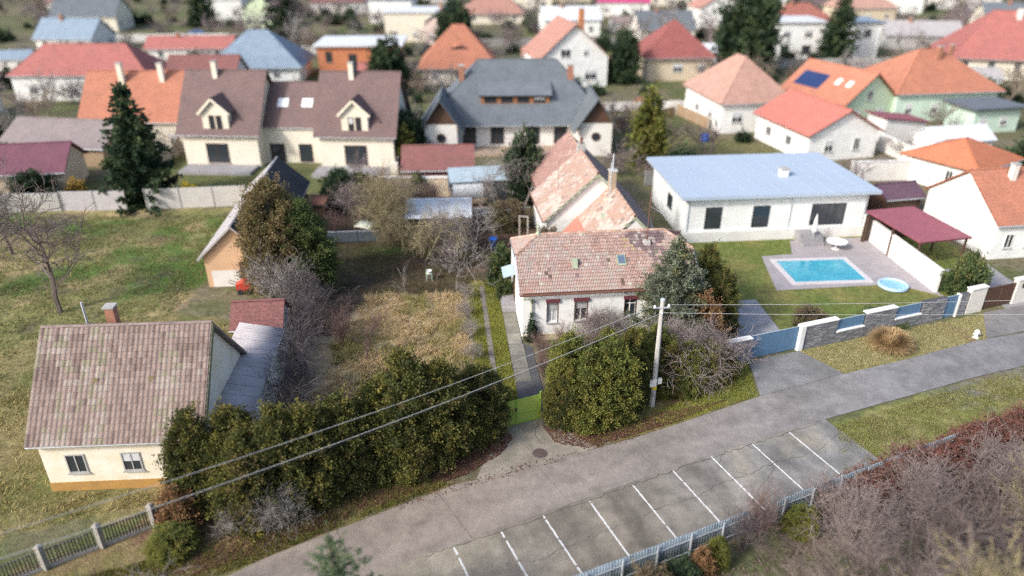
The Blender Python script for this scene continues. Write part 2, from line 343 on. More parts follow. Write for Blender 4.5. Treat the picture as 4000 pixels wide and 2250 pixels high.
gx = lines((-3000, -400, 400), (-400, -120, 35), (-120, -62, 3), (-62, 64, 0.42), (64, 120, 3), (120, 400, 35), (400, 3001, 400))
gy = lines((-400, -20, 60), (-20, 8, 2), (8, 80, 0.42), (80, 180, 2), (180, 420, 12), (420, 4000, 400))
X, Y = np.meshgrid(gx, gy); Zg = np.zeros_like(X)
V = np.stack([X.ravel(), Y.ravel(), Zg.ravel()], 1); nx, ny = len(gx), len(gy)
I = (np.arange(ny - 1)[:, None] * nx + np.arange(nx - 1)[None, :]).ravel()
F = np.stack([I, I + 1, I + nx + 1, I + nx], 1)
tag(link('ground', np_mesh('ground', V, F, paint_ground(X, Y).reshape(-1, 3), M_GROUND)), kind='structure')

# ------------------------------------------------------------------ road of concrete slabs
def polyline(P):
    P = np.array(P, float); d = np.r_[0, np.cumsum(np.hypot(*np.diff(P, axis=0).T))]
    return P, d
PS, dS = polyline(ROAD_S); PN, dN = polyline(ROAD_N)
def at_s(P, d, s): return np.array([np.interp(s, d, P[:, 0]), np.interp(s, d, P[:, 1])])
def across(s):
    a = at_s(PS, dS, s); t = at_s(PS, dS, s + 0.6) - at_s(PS, dS, s - 0.6); t /= np.hypot(*t); n = np.array([-t[1], t[0]])
    n = n * 0.96 + t * -0.1
    best = None
    for i in range(len(PN) - 1):
        p, q = PN[i], PN[i + 1]; e = q - p; den = n[0] * e[1] - n[1] * e[0]
        if abs(den) < 1e-9: continue
        k = ((p[0] - a[0]) * e[1] - (p[1] - a[1]) * e[0]) / den; u = ((p[0] - a[0]) * n[1] - (p[1] - a[1]) * n[0]) / den
        if -0.001 <= u <= 1.001 and k > 0.3 and (best is None or k < best): best = k
    return a, a + n * (best or 3.6)
def grid_patch(name, fn, nu, nv, z, colfn, m, parent=None, thick=0.0):
    """patch from fn(u,v)->xy with a colour per vertex"""
    V = []; 
    for i in range(nu + 1):
        for j in range(nv + 1):
            p = fn(i / nu, j / nv); V.append((p[0], p[1], z))
    V = np.array(V); k = nv + 1
    F = [(i * k + j, (i + 1) * k + j, (i + 1) * k + j + 1, i * k + j + 1) for i in range(nu) for j in range(nv)]
    n0 = len(V)
    if thick:
        ring = [i * k for i in range(nu + 1)] + [nu * k + j for j in range(1, nv + 1)] + [i * k + nv for i in range(nu - 1, -1, -1)] + [j for j in range(nv - 1, 0, -1)]
        V = np.vstack([V, V[ring] - np.array([0, 0, thick])])
        m_ = len(ring); F += [(ring[(q + 1) % m_], ring[q], n0 + q, n0 + (q + 1) % m_) for q in range(m_)]
    return link(name, np_mesh(name, V, F, colfn(V[:, 0], V[:, 1]), m), parent)
def road_col(x, y):
    t = np.clip((x + 2) / 26, 0, 1)[:, None]
    c = np.array((0.25, 0.212, 0.18)) * (1 - t) + np.array((0.218, 0.211, 0.213)) * t
    n = fbm(x, y, 0.5)[:, None]; c = c * (0.80 + 0.4 * n)
    # wheel tracks worn paler, damp stain along the middle
    d = (-(x - 4) * 0.42 + (y - 27.75) * 0.907)
    w = np.exp(-((d - 1.0) / 0.45) ** 2) + np.exp(-((d - 2.7) / 0.45) ** 2)
    c = c * (1 + 0.10 * w[:, None]) * (1 - 0.12 * (fbm(x * 0.4, y, 1.1) > 0.6))[:, None]
    e = np.clip((fbm(x, y, 1.3) - 0.5) * 5, 0, 1) * np.clip((d - 3.0) / 0.6, 0, 1) * np.clip((9 - x) / 6, 0, 1)
    return c * (1 - e[:, None] * 0.5) + np.array((0.16, 0.10, 0.08)) * e[:, None] * 0.5
road = tag(MB().prism([tuple(p) for p in ROAD_S] + [tuple(p) for p in reversed(ROAD_N)], 0.0, 0.022).build('road', mat('joint_fill', (0.13, 0.12, 0.11), (0.10, 0.095, 0.09), 3)), kind='structure')
s = dS[2] - 8.0; k_ = 0
while s < dS[11]:
    e = s + 5.35
    def fn(u, v, s=s, e=e):
        a, b = across(s + 0.012 + (e - s - 0.024) * u); return a * (1 - v) + b * v
    grid_patch('slab', fn, 10, 9, 0.05 + 0.006 * ((k_ * 7) % 3), road_col, M_CONC, road, thick=0.05)
    s = e; k_ += 1

# ------------------------------------------------------------------ parking bays
FEN_D = np.array([math.cos(R(24.0)), math.sin(R(24.0))]); FEN_N = np.array([-FEN_D[1], FEN_D[0]]); FEN_O = np.array([2.71, 21.55])
def park_col(x, y):
    q = (x - FEN_O[0]) * FEN_N[0] + (y - FEN_O[1]) * FEN_N[1]; a = (x - FEN_O[0]) * FEN_D[0] + (y - FEN_O[1]) * FEN_D[1]
    c = np.ones((len(x), 3)) * np.array((0.215, 0.190, 0.156))
    t = np.clip((a - 4) / 14, 0, 1)[:, None]; c = c * (1 - t) + np.array((0.222, 0.218, 0.215)) * t
    n = fbm(x, y, 0.6); c = c * (0.55 + 0.9 * n)[:, None] * (0.88 + 0.24 * fbm(x, y, 4.0))[:, None]
    pale = np.clip((fbm(x + 20, y, 0.35) - 0.48) * 5, 0, 1) * np.clip((q - 1.6) / 2, 0, 1)
    c = c * (1 - 0.6 * pale[:, None]) + np.array((0.35, 0.31, 0.24)) * 0.6 * pale[:, None]
    st = np.clip((fbm(a * 2.2, q * 0.25, 0.7) - 0.5) * 5, 0, 1); c = c * (1 - 0.22 * st[:, None])
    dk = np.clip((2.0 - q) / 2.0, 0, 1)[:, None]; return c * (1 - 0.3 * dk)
def park_fn(u, v):
    a = -22 + 41.3 * u; b = at_s(PS, dS, 0) ; S = FEN_O + FEN_D * a
    # the road edge straight across from the fence
    k = None
    for i in range(len(PS) - 1):
        p, q = PS[i], PS[i + 1]; ed = q - p; den = FEN_N[0] * ed[1] - FEN_N[1] * ed[0]
        uu = ((p[0] - S[0]) * FEN_N[1] - (p[1] - S[1]) * FEN_N[0]) / den
        if -0.001 <= uu <= 1.001: k = ((p[0] - S[0]) * ed[1] - (p[1] - S[1]) * ed[0]) / den
    return S + FEN_N * (k if k else 5.0) * v
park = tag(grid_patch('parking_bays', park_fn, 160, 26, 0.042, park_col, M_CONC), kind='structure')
LT = [(-2.7, 24.45), (-0.51, 25.4), (1.52, 26.45), (3.87, 27.45), (6.22, 28.6), (8.5, 29.7), (10.8, 30.8), (13.34, 31.87), (15.74, 32.9)]
rnd = random.Random(3)
for i, (x, y) in enumerate(LT):
    d = np.array([0.39, -0.921]) if i > 2 else np.array([0.41, -0.912])
    p = np.array([x, y]); Ln = 4.35; n = np.array([-d[1], d[0]]); V = []; F = []; m = 44
    keep = [rnd.random() > (0.10 if i < 4 else 0.03) for _ in range(m)]
    for j in range(m):
        if not keep[j]: continue
        a0, a1 = Ln * j / m, Ln * (j + 1) / m; w0, w1 = 0.045 + rnd.uniform(-.016, .010), 0.045 + rnd.uniform(-.016, .010); k = len(V)
        for aa, ww in ((a0, -w0), (a0, w1), (a1, w1), (a1, -w0)):
            q = p + d * aa + n * ww; V.append((q[0], q[1], 0.047))
        F.append((k, k + 1, k + 2, k + 3))
    me = bpy.data.meshes.new('parking_line'); me.from_pydata(V, [], F); me.materials.append(paint_w); link('parking_line', me, park)
crack_m = mat('crack_dirt', (0.085, 0.075, 0.062), (0.11, 0.095, 0.075), 3)
def crack(pts, w, z, parent):
    P = [np.array(p, float) for p in pts]; Q = [P[0]]
    for a, b in zip(P, P[1:]):
        L_ = np.hypot(*(b - a)); m = max(2, int(L_ / 0.25)); n = np.array([-(b - a)[1], (b - a)[0]]) / L_
        for j in range(1, m + 1): Q.append(a + (b - a) * j / m + n * rnd.uniform(-.09, .09) * (j < m))
    V = []; F = []
    for j, q in enumerate(Q):
        t = Q[min(j + 1, len(Q) - 1)] - Q[max(j - 1, 0)]; t = t / np.hypot(*t); n = np.array([-t[1], t[0]]); ww = w * rnd.uniform(.2, .75)
        V += [(*(q + n * ww), z), (*(q - n * ww), z)]
        if j: k = 2 * j; F.append((k - 2, k - 1, k + 1, k))
    me = bpy.data.meshes.new('crack'); me.from_pydata(V, [], F); me.materials.append(crack_m); link('crack', me, parent)
for pts, w in (([(9.0, 27.6), (10.6, 28.6), (12.4, 29.4), (14.2, 30.4), (15.9, 30.9)], .03), ([(5.6, 26.0), (7.2, 26.9), (9.0, 27.6)], .022), ([(11.4, 31.0), (11.0, 29.9), (12.4, 29.4)], .02),
               ([(1.0, 23.6), (3.0, 24.7), (5.6, 26.0)], .02), ([(12.6, 28.2), (13.6, 29.4), (14.2, 30.4)], .018), ([(15.9, 30.9), (17.2, 31.6), (18.2, 32.6)], .018), ([(13.0, 31.7), (13.8, 31.0), (14.2, 30.4)], .02), ([(-4, 23.9), (0, 25.7), (4, 27.55), (9.6, 30.2), (15.7, 32.9), (17.5, 33.6)], .045)):
    crack(pts, w, 0.0475, park)

# ------------------------------------------------------------------ drives, paths, apron
def sheet(name, pts, z, m, kind='structure', parent=None):
    return tag(MB().prism(pts, z - 0.03, z).build(name, m, parent), kind=None if parent else kind)
apron = tag(grid_patch('gate_apron', lambda u, v: np.array([-0.75 + 2.5 * u, 33.35 + 0.95 * u]) * (1 - v) + np.array([-1.9 + 6.6 * u, 28.85 + 2.75 * u - 0.15 * math.sin(u * 3)]) * v, 20, 20, 0.05,
            lambda x, y: np.array((0.27, 0.24, 0.195)) * (0.72 + 0.56 * fbm(x, y, 0.9))[:, None], M_CONC, thick=0.04), kind='structure')
crack([(1.5, 31.9), (1.35, 33.0), (1.45, 34.0)], .02, 0.055, apron); crack([(1.7, 30.6), (2.4, 30.3)], .02, 0.055, apron)
tag(grid_patch('blue_gate_drive', lambda u, v: np.array([15.6 + 3.75 * u, 40.3 + 1.3 * u]) * (1 - v) + np.array([15.2 + 6.1 * u, 36.45 + 2.4 * u]) * v, 16, 16, 0.05,
            lambda x, y: np.array((0.205, 0.20, 0.20)) * (0.68 + 0.64 * fbm(x, y, 0.6))[:, None], M_CONC, thick=0.04), kind='structure')
tag(grid_patch('brown_gate_drive', lambda u, v: np.array([34.9 + 4.2 * u, 46.9 + 1.4 * u]) * (1 - v) + np.array([33.0 + 8.0 * u, 43.2 + 2.6 * u]) * v, 12, 12, 0.05,
            lambda x, y: np.array((0.20, 0.19, 0.185)) * (0.7 + 0.6 * fbm(x, y, 0.6))[:, None], M_CONC, thick=0.04), kind='structure')
walk = tag(sheet('house_walkway', [HL(-1.05, -8.6)[:2], HL(0.6, -8.6)[:2], HL(0.55, -1.0)[:2], HL(-0.02, -0.4)[:2], HL(-0.02, 8.5)[:2], HL(-1.0, 8.5)[:2]], 0.035, tarmac), kind='structure')
for j in range(9):
    y0 = -5.0 + j * 1.5; x1 = -0.06 if y0 > -0.6 else 0.0
    pts = [HL(-1.0, y0 + .03)[:2], HL(x1, y0 + .03)[:2], HL(x1, y0 + 1.46)[:2], HL(-1.0, y0 + 1.46)[:2]]
    P = [np.array(p) for p in pts]
    grid_patch('paving_slab', lambda u, v, P=P: (P[0] * (1 - u) + P[1] * u) * (1 - v) + (P[3] * (1 - u) + P[2] * u) * v, 6, 8, 0.06 + .004 * (j % 3),
               lambda x, y, j=j: np.array((0.225, 0.212, 0.18)) * (0.58 + 0.1 * ((j * 5) % 4) + 0.5 * fbm(x, y, 1.2))[:, None], M_CONC, walk, thick=0.04)
wheel_path = tag(sheet('track_path', [HL(-2.47, -8.6)[:2], HL(-2.07, -8.6)[:2], HL(-2.07, 8.6)[:2], HL(-2.47, 8.6)[:2]], 0.018, mat('track_soil', (0.16, 0.13, 0.09), (0.12, 0.10, 0.07), 3, bump=.4)), kind='structure')
for j in range(15):
    y0 = -8.4 + j * 1.13
    MB().prism([HL(-2.46 + rnd.uniform(0, .04), y0 + .04)[:2], HL(-2.09, y0 + .04 + rnd.uniform(-.02, .02))[:2], HL(-2.08, y0 + 1.06)[:2], HL(-2.45, y0 + 1.08)[:2]], 0.018, 0.045 + rnd.uniform(0, .012)).build(
        'paving_slab', mat('old_slab', (0.24, 0.215, 0.175), (0.17, 0.155, 0.13), 2.0, bump=.3), wheel_path)
mh = thing('manhole_cover', 'round rusty manhole cover set in the concrete before the green gate', 'manhole', (1.52, 31.06, 0.05))
MB().lathe([(0.42, 0), (0.42, 0.012), (0.40, 0.014)], 28).build('rim', mat('rim_iron', (0.16, 0.14, 0.12), (0.12, 0.10, 0.09), 5), mh)
MB().lathe([(0.37, 0.014), (0.37, 0.022), (0.35, 0.026), (0.05, 0.026)], 28).build('lid', mat('dark_iron_lid', (0.115, .085, .075), (0.085, .065, .06), 8, bump=.4), mh)

# ------------------------------------------------------------------ vegetation generators
def leaf_mesh(name, P, D, S, C, aspect=0.42, rng=None, m=None):
    rng = rng or np.random.default_rng(1); n = len(P)
    D = D / (np.linalg.norm(D, axis=1, keepdims=True) + 1e-9)
    A = np.cross(D, rng.normal(size=(n, 3))); A /= (np.linalg.norm(A, axis=1, keepdims=True) + 1e-9)
    S = S[:, None]; mid = P + D * S * 0.55
    V = np.stack([P, mid + A * S * aspect, P + D * S, mid - A * S * aspect], 1).reshape(-1, 3)
    F = np.arange(4 * n).reshape(n, 4)
    return np_mesh(name, V, F, np.repeat(C, 4, axis=0), m or M_LEAF)
def tuft_leaves(TC, TN, TCOL, n_per, spread, size, rng, up=0.5, colvar=0.2, jitter=0.7):
    n = len(TC); idx = np.repeat(np.arange(n), n_per); k = len(idx)
    out = TN[idx]; t = rng.random(k)
    plume = np.where(rng.random(n) < .16, rng.uniform(1.8, 3.2, n), 1.0)[idx]; t = t * plume
    P = TC[idx] + rng.normal(size=(k, 3)) * spread * 0.55 + out * (t[:, None] - 0.35) * spread * 1.6
    D = out * 0.8 + rng.normal(size=(k, 3)) * jitter; D[:, 2] += up
    S = size * rng.uniform(0.6, 1.3, k)
    C = TCOL[idx] * (1 + rng.uniform(-colvar, colvar, (k, 1))) * (1 + rng.uniform(-.08, .08, (k, 3)))
    return P, D, S, np.clip(C * 1.55, 0.004, 1)
PAL_THUJA = ([(0.042, 0.052, 0.019), (0.072, 0.075, 0.023), (0.128, 0.116, 0.031), (0.115, 0.084, 0.036), (0.066, 0.068, 0.022), (0.158, 0.142, 0.034), (0.034, 0.043, 0.018)], [.2, .24, .2, .08, .15, .05, .08])
PAL_OLIVE = ([(0.115, 0.122, 0.030), (0.150, 0.146, 0.034), (0.090, 0.102, 0.028), (0.145, 0.118, 0.040), (0.070, 0.084, 0.026)], [.3, .24, .22, .09, .15])
PAL_YEWB = ([(0.145, 0.112, 0.056), (0.122, 0.098, 0.048), (0.165, 0.125, 0.062), (0.095, 0.085, 0.04), (0.122, 0.112, 0.046)], [.28, .25, .15, .17, .15])
PAL_YEWG = ([(0.045, 0.065, 0.025), (0.075, 0.095, 0.032), (0.10, 0.12, 0.038), (0.035, 0.05, 0.022)], [.35, .3, .1, .25])
PAL_DARK = ([(0.028, 0.045, 0.025), (0.04, 0.06, 0.03), (0.02, 0.035, 0.02), (0.055, 0.075, 0.035)], [.3, .3, .25, .15])
PAL_IVY = ([(0.05, 0.075, 0.03), (0.035, 0.055, 0.025), (0.08, 0.105, 0.04), (0.13, 0.13, 0.05)], [.35, .3, .25, .1])
PAL_BLUE = ([(0.095, 0.112, 0.078), (0.125, 0.142, 0.102), (0.07, 0.083, 0.055), (0.092, 0.098, 0.05)], [.35, .25, .25, .15])
PAL_BROWN = ([(0.18, 0.10, 0.05), (0.14, 0.085, 0.045), (0.22, 0.14, 0.07), (0.10, 0.085, 0.035)], [.35, .3, .2, .15])
def pick(pal, n, rng):
    return np.array(pal[0])[rng.choice(len(pal[0]), n, p=np.array(pal[1]) / sum(pal[1]))]
def lobed_crown(name, h, r, pal, seed, lobes=7, tufts=420, n_per=36, size=0.12, spread=0.17, spire=1.0, base=0.0, up=0.5, z_lo=0.0):
    """crown of upright overlapping lobes covered in leaf tufts"""
    rng = np.random.default_rng(seed); Lb = [(0, 0, h * 0.52 + base * .5, r * 0.72, h * 0.52)]
    for i in range(lobes):
        a = 2 * math.pi * (i + rng.uniform(-.3, .3)) / lobes; q = r * rng.uniform(.42, .62); hh = h * rng.uniform(.55, .93)
        Lb.append((q * math.cos(a), q * math.sin(a), hh * 0.48, r * rng.uniform(.40, .56), hh * 0.52))
    TC = []; TN = []; TL = []; ph = rng.uniform(0, 6.28, 3); fq = 2.6 / max(.6, r * .55)
    while len(TC) < tufts:
        i = rng.integers(len(Lb)); cx, cy, cz, rr, rz = Lb[i]
        d = rng.normal(size=3); d /= np.linalg.norm(d)
        # points toward the tip for spiry lobes
        pz = d[2]; taper = 1 - 0.35 * spire * max(0, pz)
        p = np.array([cx + d[0] * rr * taper, cy + d[1] * rr * taper, cz + d[2] * rz])
        if p[2] < z_lo + 0.1: 
            continue
        inside = False
        for j, (ax, ay, az, ar, arz) in enumerate(Lb):
            if j != i and ((p[0] - ax) / ar) ** 2 + ((p[1] - ay) / ar) ** 2 + ((p[2] - az) / arz) ** 2 < 0.72: inside = True; break
        if inside: continue
        if math.sin(fq * p[0] + ph[0]) * math.sin(fq * p[1] + ph[1]) * math.sin(fq * .8 * p[2] + ph[2]) > (.42 if r < 1.8 else .6): continue
        TL.append(i)
        nn = np.array([d[0] / rr, d[1] / rr, d[2] / rz]); nn /= np.linalg.norm(nn)
        TC.append(p - nn * rng.uniform(0, .18) * r * 0.6); TN.append(nn)
    TC = np.array(TC); TN = np.array(TN); lob = pick(pal, len(Lb), rng); col = pick(pal, len(TC), rng); mixk = rng.uniform(.0, .75, (len(TC), 1)); col = col * (1 - mixk) + lob[np.array(TL)] * mixk
    P, D, S, C = tuft_leaves(TC, TN, col, n_per, spread, size, rng, up=up)
    # a loose inner fill so that no one sees clear through
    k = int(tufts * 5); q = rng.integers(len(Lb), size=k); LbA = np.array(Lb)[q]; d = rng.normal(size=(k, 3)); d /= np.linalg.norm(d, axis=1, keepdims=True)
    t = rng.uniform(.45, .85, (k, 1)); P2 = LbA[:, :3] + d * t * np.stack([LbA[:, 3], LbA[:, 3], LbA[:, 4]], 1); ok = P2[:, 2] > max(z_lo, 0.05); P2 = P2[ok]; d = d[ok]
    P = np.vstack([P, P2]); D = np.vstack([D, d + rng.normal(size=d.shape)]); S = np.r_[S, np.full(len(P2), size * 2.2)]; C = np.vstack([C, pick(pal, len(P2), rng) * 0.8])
    return leaf_mesh(name, P, D, S, C, 0.34, rng)
def stem_mesh(name, h, r, m=bark, seed=0):
    rr = random.Random(seed); b = MB(); b.tube([(0, 0, -.05), (rr.uniform(-.05, .05), rr.uniform(-.05, .05), h * .4), (rr.uniform(-.1, .1), rr.uniform(-.1, .1), h * .8)], [r, r * .75, r * .3], 7)
    for i in range(7):
        a = rr.uniform(0, 6.28); z = h * rr.uniform(.15, .6); q = h * rr.uniform(.12, .2)
        b.tube([(0, 0, z), (q * .6 * math.cos(a), q * .6 * math.sin(a), z + q * .7), (q * math.cos(a), q * math.sin(a), z + q * 1.6)], [r * .45, r * .3, r * .12], 5)
    me = bpy.data.meshes.new(name); me.from_pydata(b.v, [], b.f); me.materials.append(m); return me
def plant(name, label, cat, loc, crown_me, trunk_me=None, group=None, yaw=0, scale=1.0, zs=1.0):
    t = thing(name, label, cat, loc, yaw, group); t.scale = (scale, scale, scale * zs)
    if trunk_me: link('trunk', trunk_me, t)
    link('crown', crown_me, t); return t
def spruce_mesh(name, h, r, pal, seed, whorls=16, z0=0.8, size=0.16, per=26, droop=0.25, asym=0.0, dens=1.0, sway=0.0, sprd=0.20, lead=0.0, step=4.2):
    rng = np.random.default_rng(seed); rr = random.Random(seed); TC = []; TN = []; TCOL = []; b = MB()
    b.tube([(0, 0, -.05), (sway * .3, 0, h * .5), (sway, 0, h * 0.99)], [h * .018 + .03, h * .012 + .02, .012], 7)
    for w in range(whorls):
        f = w / (whorls - 1); z = z0 + (h - lead - z0) * f ** 0.95; L_ = r * (1 - f) ** 0.8 + 0.10
        nb = max(4, int((7 if f < .7 else 5) * dens)); a0 = rr.uniform(0, 6.28)
        for i in range(nb):
            a = a0 + 6.283 * i / nb + rr.uniform(-.3, .3); l = L_ * rr.uniform(.7, 1.12) * (1 + asym * math.cos(a)); zz = z + rr.uniform(-.15, .15)
            pts = []
            for s_ in range(5):
                t = s_ / 4; pts.append((sway * f + l * t * math.cos(a), l * t * math.sin(a), zz - droop * l * math.sin(t * 2.6) + 0.12 * l * t * t))
            b.tube(pts, [.03 + .008 * l, .025, .02, .014, .006], 4, cap=False)
            m = max(3, int(l * step)); c = pick(pal, 1, rng)[0]
            for s_ in range(m):
                t = (s_ + .6) / m; k = min(3, int(t * 4)); q = t * 4 - k; p = np.array(pts[k]) * (1 - q) + np.array(pts[k + 1]) * q
                TC.append(p + rng.normal(size=3) * np.array([.09, .09, .05]) * (0.5 + l * .35)); TN.append((math.cos(a), math.sin(a), -0.15 if droop > .1 else .2)); TCOL.append(c * rng.uniform(.8, 1.2))
    TC.append(np.array([sway, 0, h])); TN.append((0, 0, 1)); TCOL.append(pick(pal, 1, rng)[0])
    P, D, S, C = tuft_leaves(np.array(TC), np.array(TN, float), np.array(TCOL), per, sprd, size, rng, up=0.1, jitter=0.55)
    tm = bpy.data.meshes.new(name + '_trunk'); tm.from_pydata(b.v, [], b.f); tm.materials.append(bark)
    return leaf_mesh(name, P, D, S, C, 0.28, rng), tm
def bare_mesh(name, h, seed, m, trunk_h=0.25, spread=0.8, levels=4, kids=(7, 5, 4, 3), droop=0.0, r0=None, stems=1, up=0.25, wig=0.22, ratio=0.62, minr=0.006, thick=1.0):
    """bare deciduous crown: tapering limbs, boughs and twigs"""
    rr = random.Random(seed); b = MB(); r0 = r0 or h * 0.02
    def grow(p, d, L_, r, lev):
        n = 5 if lev < 2 else (4 if lev == 2 else 3); pts = [p]; dirs = [d]; rad = [r]
        for i in range(n):
            w = wig * (1 + lev * .25)
            d = Vector((d.x + rr.uniform(-w, w), d.y + rr.uniform(-w, w), d.z + rr.uniform(-w, w) + (up * .25 if lev < 2 else up * .12) - droop * (0.12 + lev * .12))).normalized()
            p = p + d * (L_ / n); pts.append(p); dirs.append(d); rad.append(max(minr, r * (1 - .62 * (i + 1) / n)))
        b.tube(pts, rad, 5 if lev == 0 else (4 if lev < 2 else 3), cap=lev < 2)
        if lev >= levels: return
        kk = kids[min(lev, len(kids) - 1)]
        for j in range(kk):
            t = (0.25 + 0.75 * (j + rr.random()) / kk) if lev else (trunk_h + (1 - trunk_h) * (j + rr.random()) / kk)
            i = min(n - 1, int(t * n)); q = t * n - i; pp = pts[i].lerp(pts[i + 1], q); dd = dirs[i + 1]
            ax = Vector((rr.uniform(-1, 1), rr.uniform(-1, 1), rr.uniform(-1, 1))).cross(dd)
            if ax.length < 1e-3: continue
            nd = (Matrix.Rotation(rr.uniform(.45, .95) * (spread + .25), 3, ax.normalized()) @ dd).normalized()
            grow(pp, nd, L_ * ratio * rr.uniform(.7, 1.15), max(minr, rad[i] * rr.uniform(.45, .65)), lev + 1)
    for s_ in range(stems):
        a = 6.283 * s_ / max(1, stems) + rr.uniform(-.4, .4); q = 0 if stems == 1 else rr.uniform(.12, .5) * spread
        o = Vector((0, 0, -.05)) if stems == 1 else Vector((.12 * math.cos(a), .12 * math.sin(a), -.05))
        grow(o, Vector((q * math.cos(a), q * math.sin(a), 1)).normalized(), h * (0.62 if stems == 1 else rr.uniform(.5, .72)), r0 * (1 if stems == 1 else .55) * thick, 0)
    me = bpy.data.meshes.new(name); me.from_pydata(b.v, [], b.f); me.materials.append(m); return me
def bare(name, label, cat, loc, me, group=None, yaw=0, sc=1.0):
    t = link(name, me); t.location = (loc[0], loc[1], 0); t.rotation_euler = (0, 0, R(yaw)); t.scale = (sc, sc, sc); return tag(t, label, cat, group)
def blades(name, P, h, C, seed, width=0.018, lean=0.45, m=None):
    rng = np.random.default_rng(seed); n = len(P); a = rng.uniform(0, 6.283, n); hh = h * rng.uniform(.5, 1.35, n) if np.isscalar(h) else h
    w = np.stack([np.cos(a), np.sin(a), np.zeros(n)], 1) * (width * rng.uniform(.7, 1.3, n))[:, None]
    l = np.stack([rng.normal(size=n) * lean, rng.normal(size=n) * lean, np.ones(n)], 1) * hh[:, None]
    V = np.stack([P - w, P + w, P + l], 1).reshape(-1, 3); return np_mesh(name, V, np.arange(3 * n).reshape(n, 3), np.repeat(C, 3, axis=0), m or M_GRASS)
def scatter(poly, n, rng, dens=None):
    P = np.array(poly); lo = P.min(0); hi = P.max(0); out = np.zeros((0, 2))
    while len(out) < n:
        q = rng.uniform(lo, hi, (n * 2, 2)); q = q[in_poly(q[:, 0], q[:, 1], poly)]
        if dens is not None: q = q[rng.random(len(q)) < dens(q[:, 0], q[:, 1])]
        out = np.vstack([out, q])
    return out[:n]
# ------------------------------------------------------------------ buildings
_WC = {}
def win_mesh(w, h, fm, mull):
    k = (round(w, 2), round(h, 2), fm.name, mull)
    if k in _WC: return _WC[k]
    b = MB(); t = 0.07; a, c = w / 2, h / 2
    b.box(-a, -.05, -c, -a + t, .02, c); b.box(a - t, -.05, -c, a, .02, c); b.box(-a + t, -.048, c - t, a - t, .02, c); b.box(-a + t, -.048, -c, a - t, .02, -c + t)
    if mull:
        for i in range(1, mull): x = -a + w * i / mull; b.box(x - .03, -.04, -c + t, x + .03, .02, c - t)
    f = bpy.data.meshes.new('window'); f.from_pydata(b.v, [], b.f); f.materials.append(fm)
    g = MB().box(-a + t, -.012, -c + t, a - t, .02, c - t); p = bpy.data.meshes.new('pane'); p.from_pydata(g.v, [], g.f); p.materials.append(glass)
    s_ = MB().box(-a - .06, -.12, -c - .06, a + .06, .02, -c - .003); q = bpy.data.meshes.new('sill'); q.from_pydata(s_.v, [], s_.f); q.materials.append(grey_render)
    _WC[k] = (f, p, q); return _WC[k]
FACE = {'f': 0, 'r': 90, 'b': 180, 'l': 270}
def window(root, body, face, u, z, w, h, fm=None, mull=2, sill=True, name='window', door=False):
    x, y, bw, bd = body
    p = {'f': (x + u, y), 'r': (x + bw, y + u), 'b': (x + bw - u, y + bd), 'l': (x, y + bd - u)}[face]
    f, g, s_ = win_mesh(w, h, fm or frame_w, mull)
    o = link(name, f, root); o.location = (p[0], p[1], z + h / 2); o.rotation_euler = (0, 0, R(FACE[face])); po_ = link('pane', g, o)
    if (int(abs(p[0] * 7 + p[1] * 13 + u * 5)) % 3) == 0 and h < 1.7: MB().box(-w / 2 + .075, -.016, h * .02, w / 2 - .075, -.0125, h / 2 - .075).build('blind', curtain_m, o)
    if sill and not door: link('sill', s_, o)
    return o
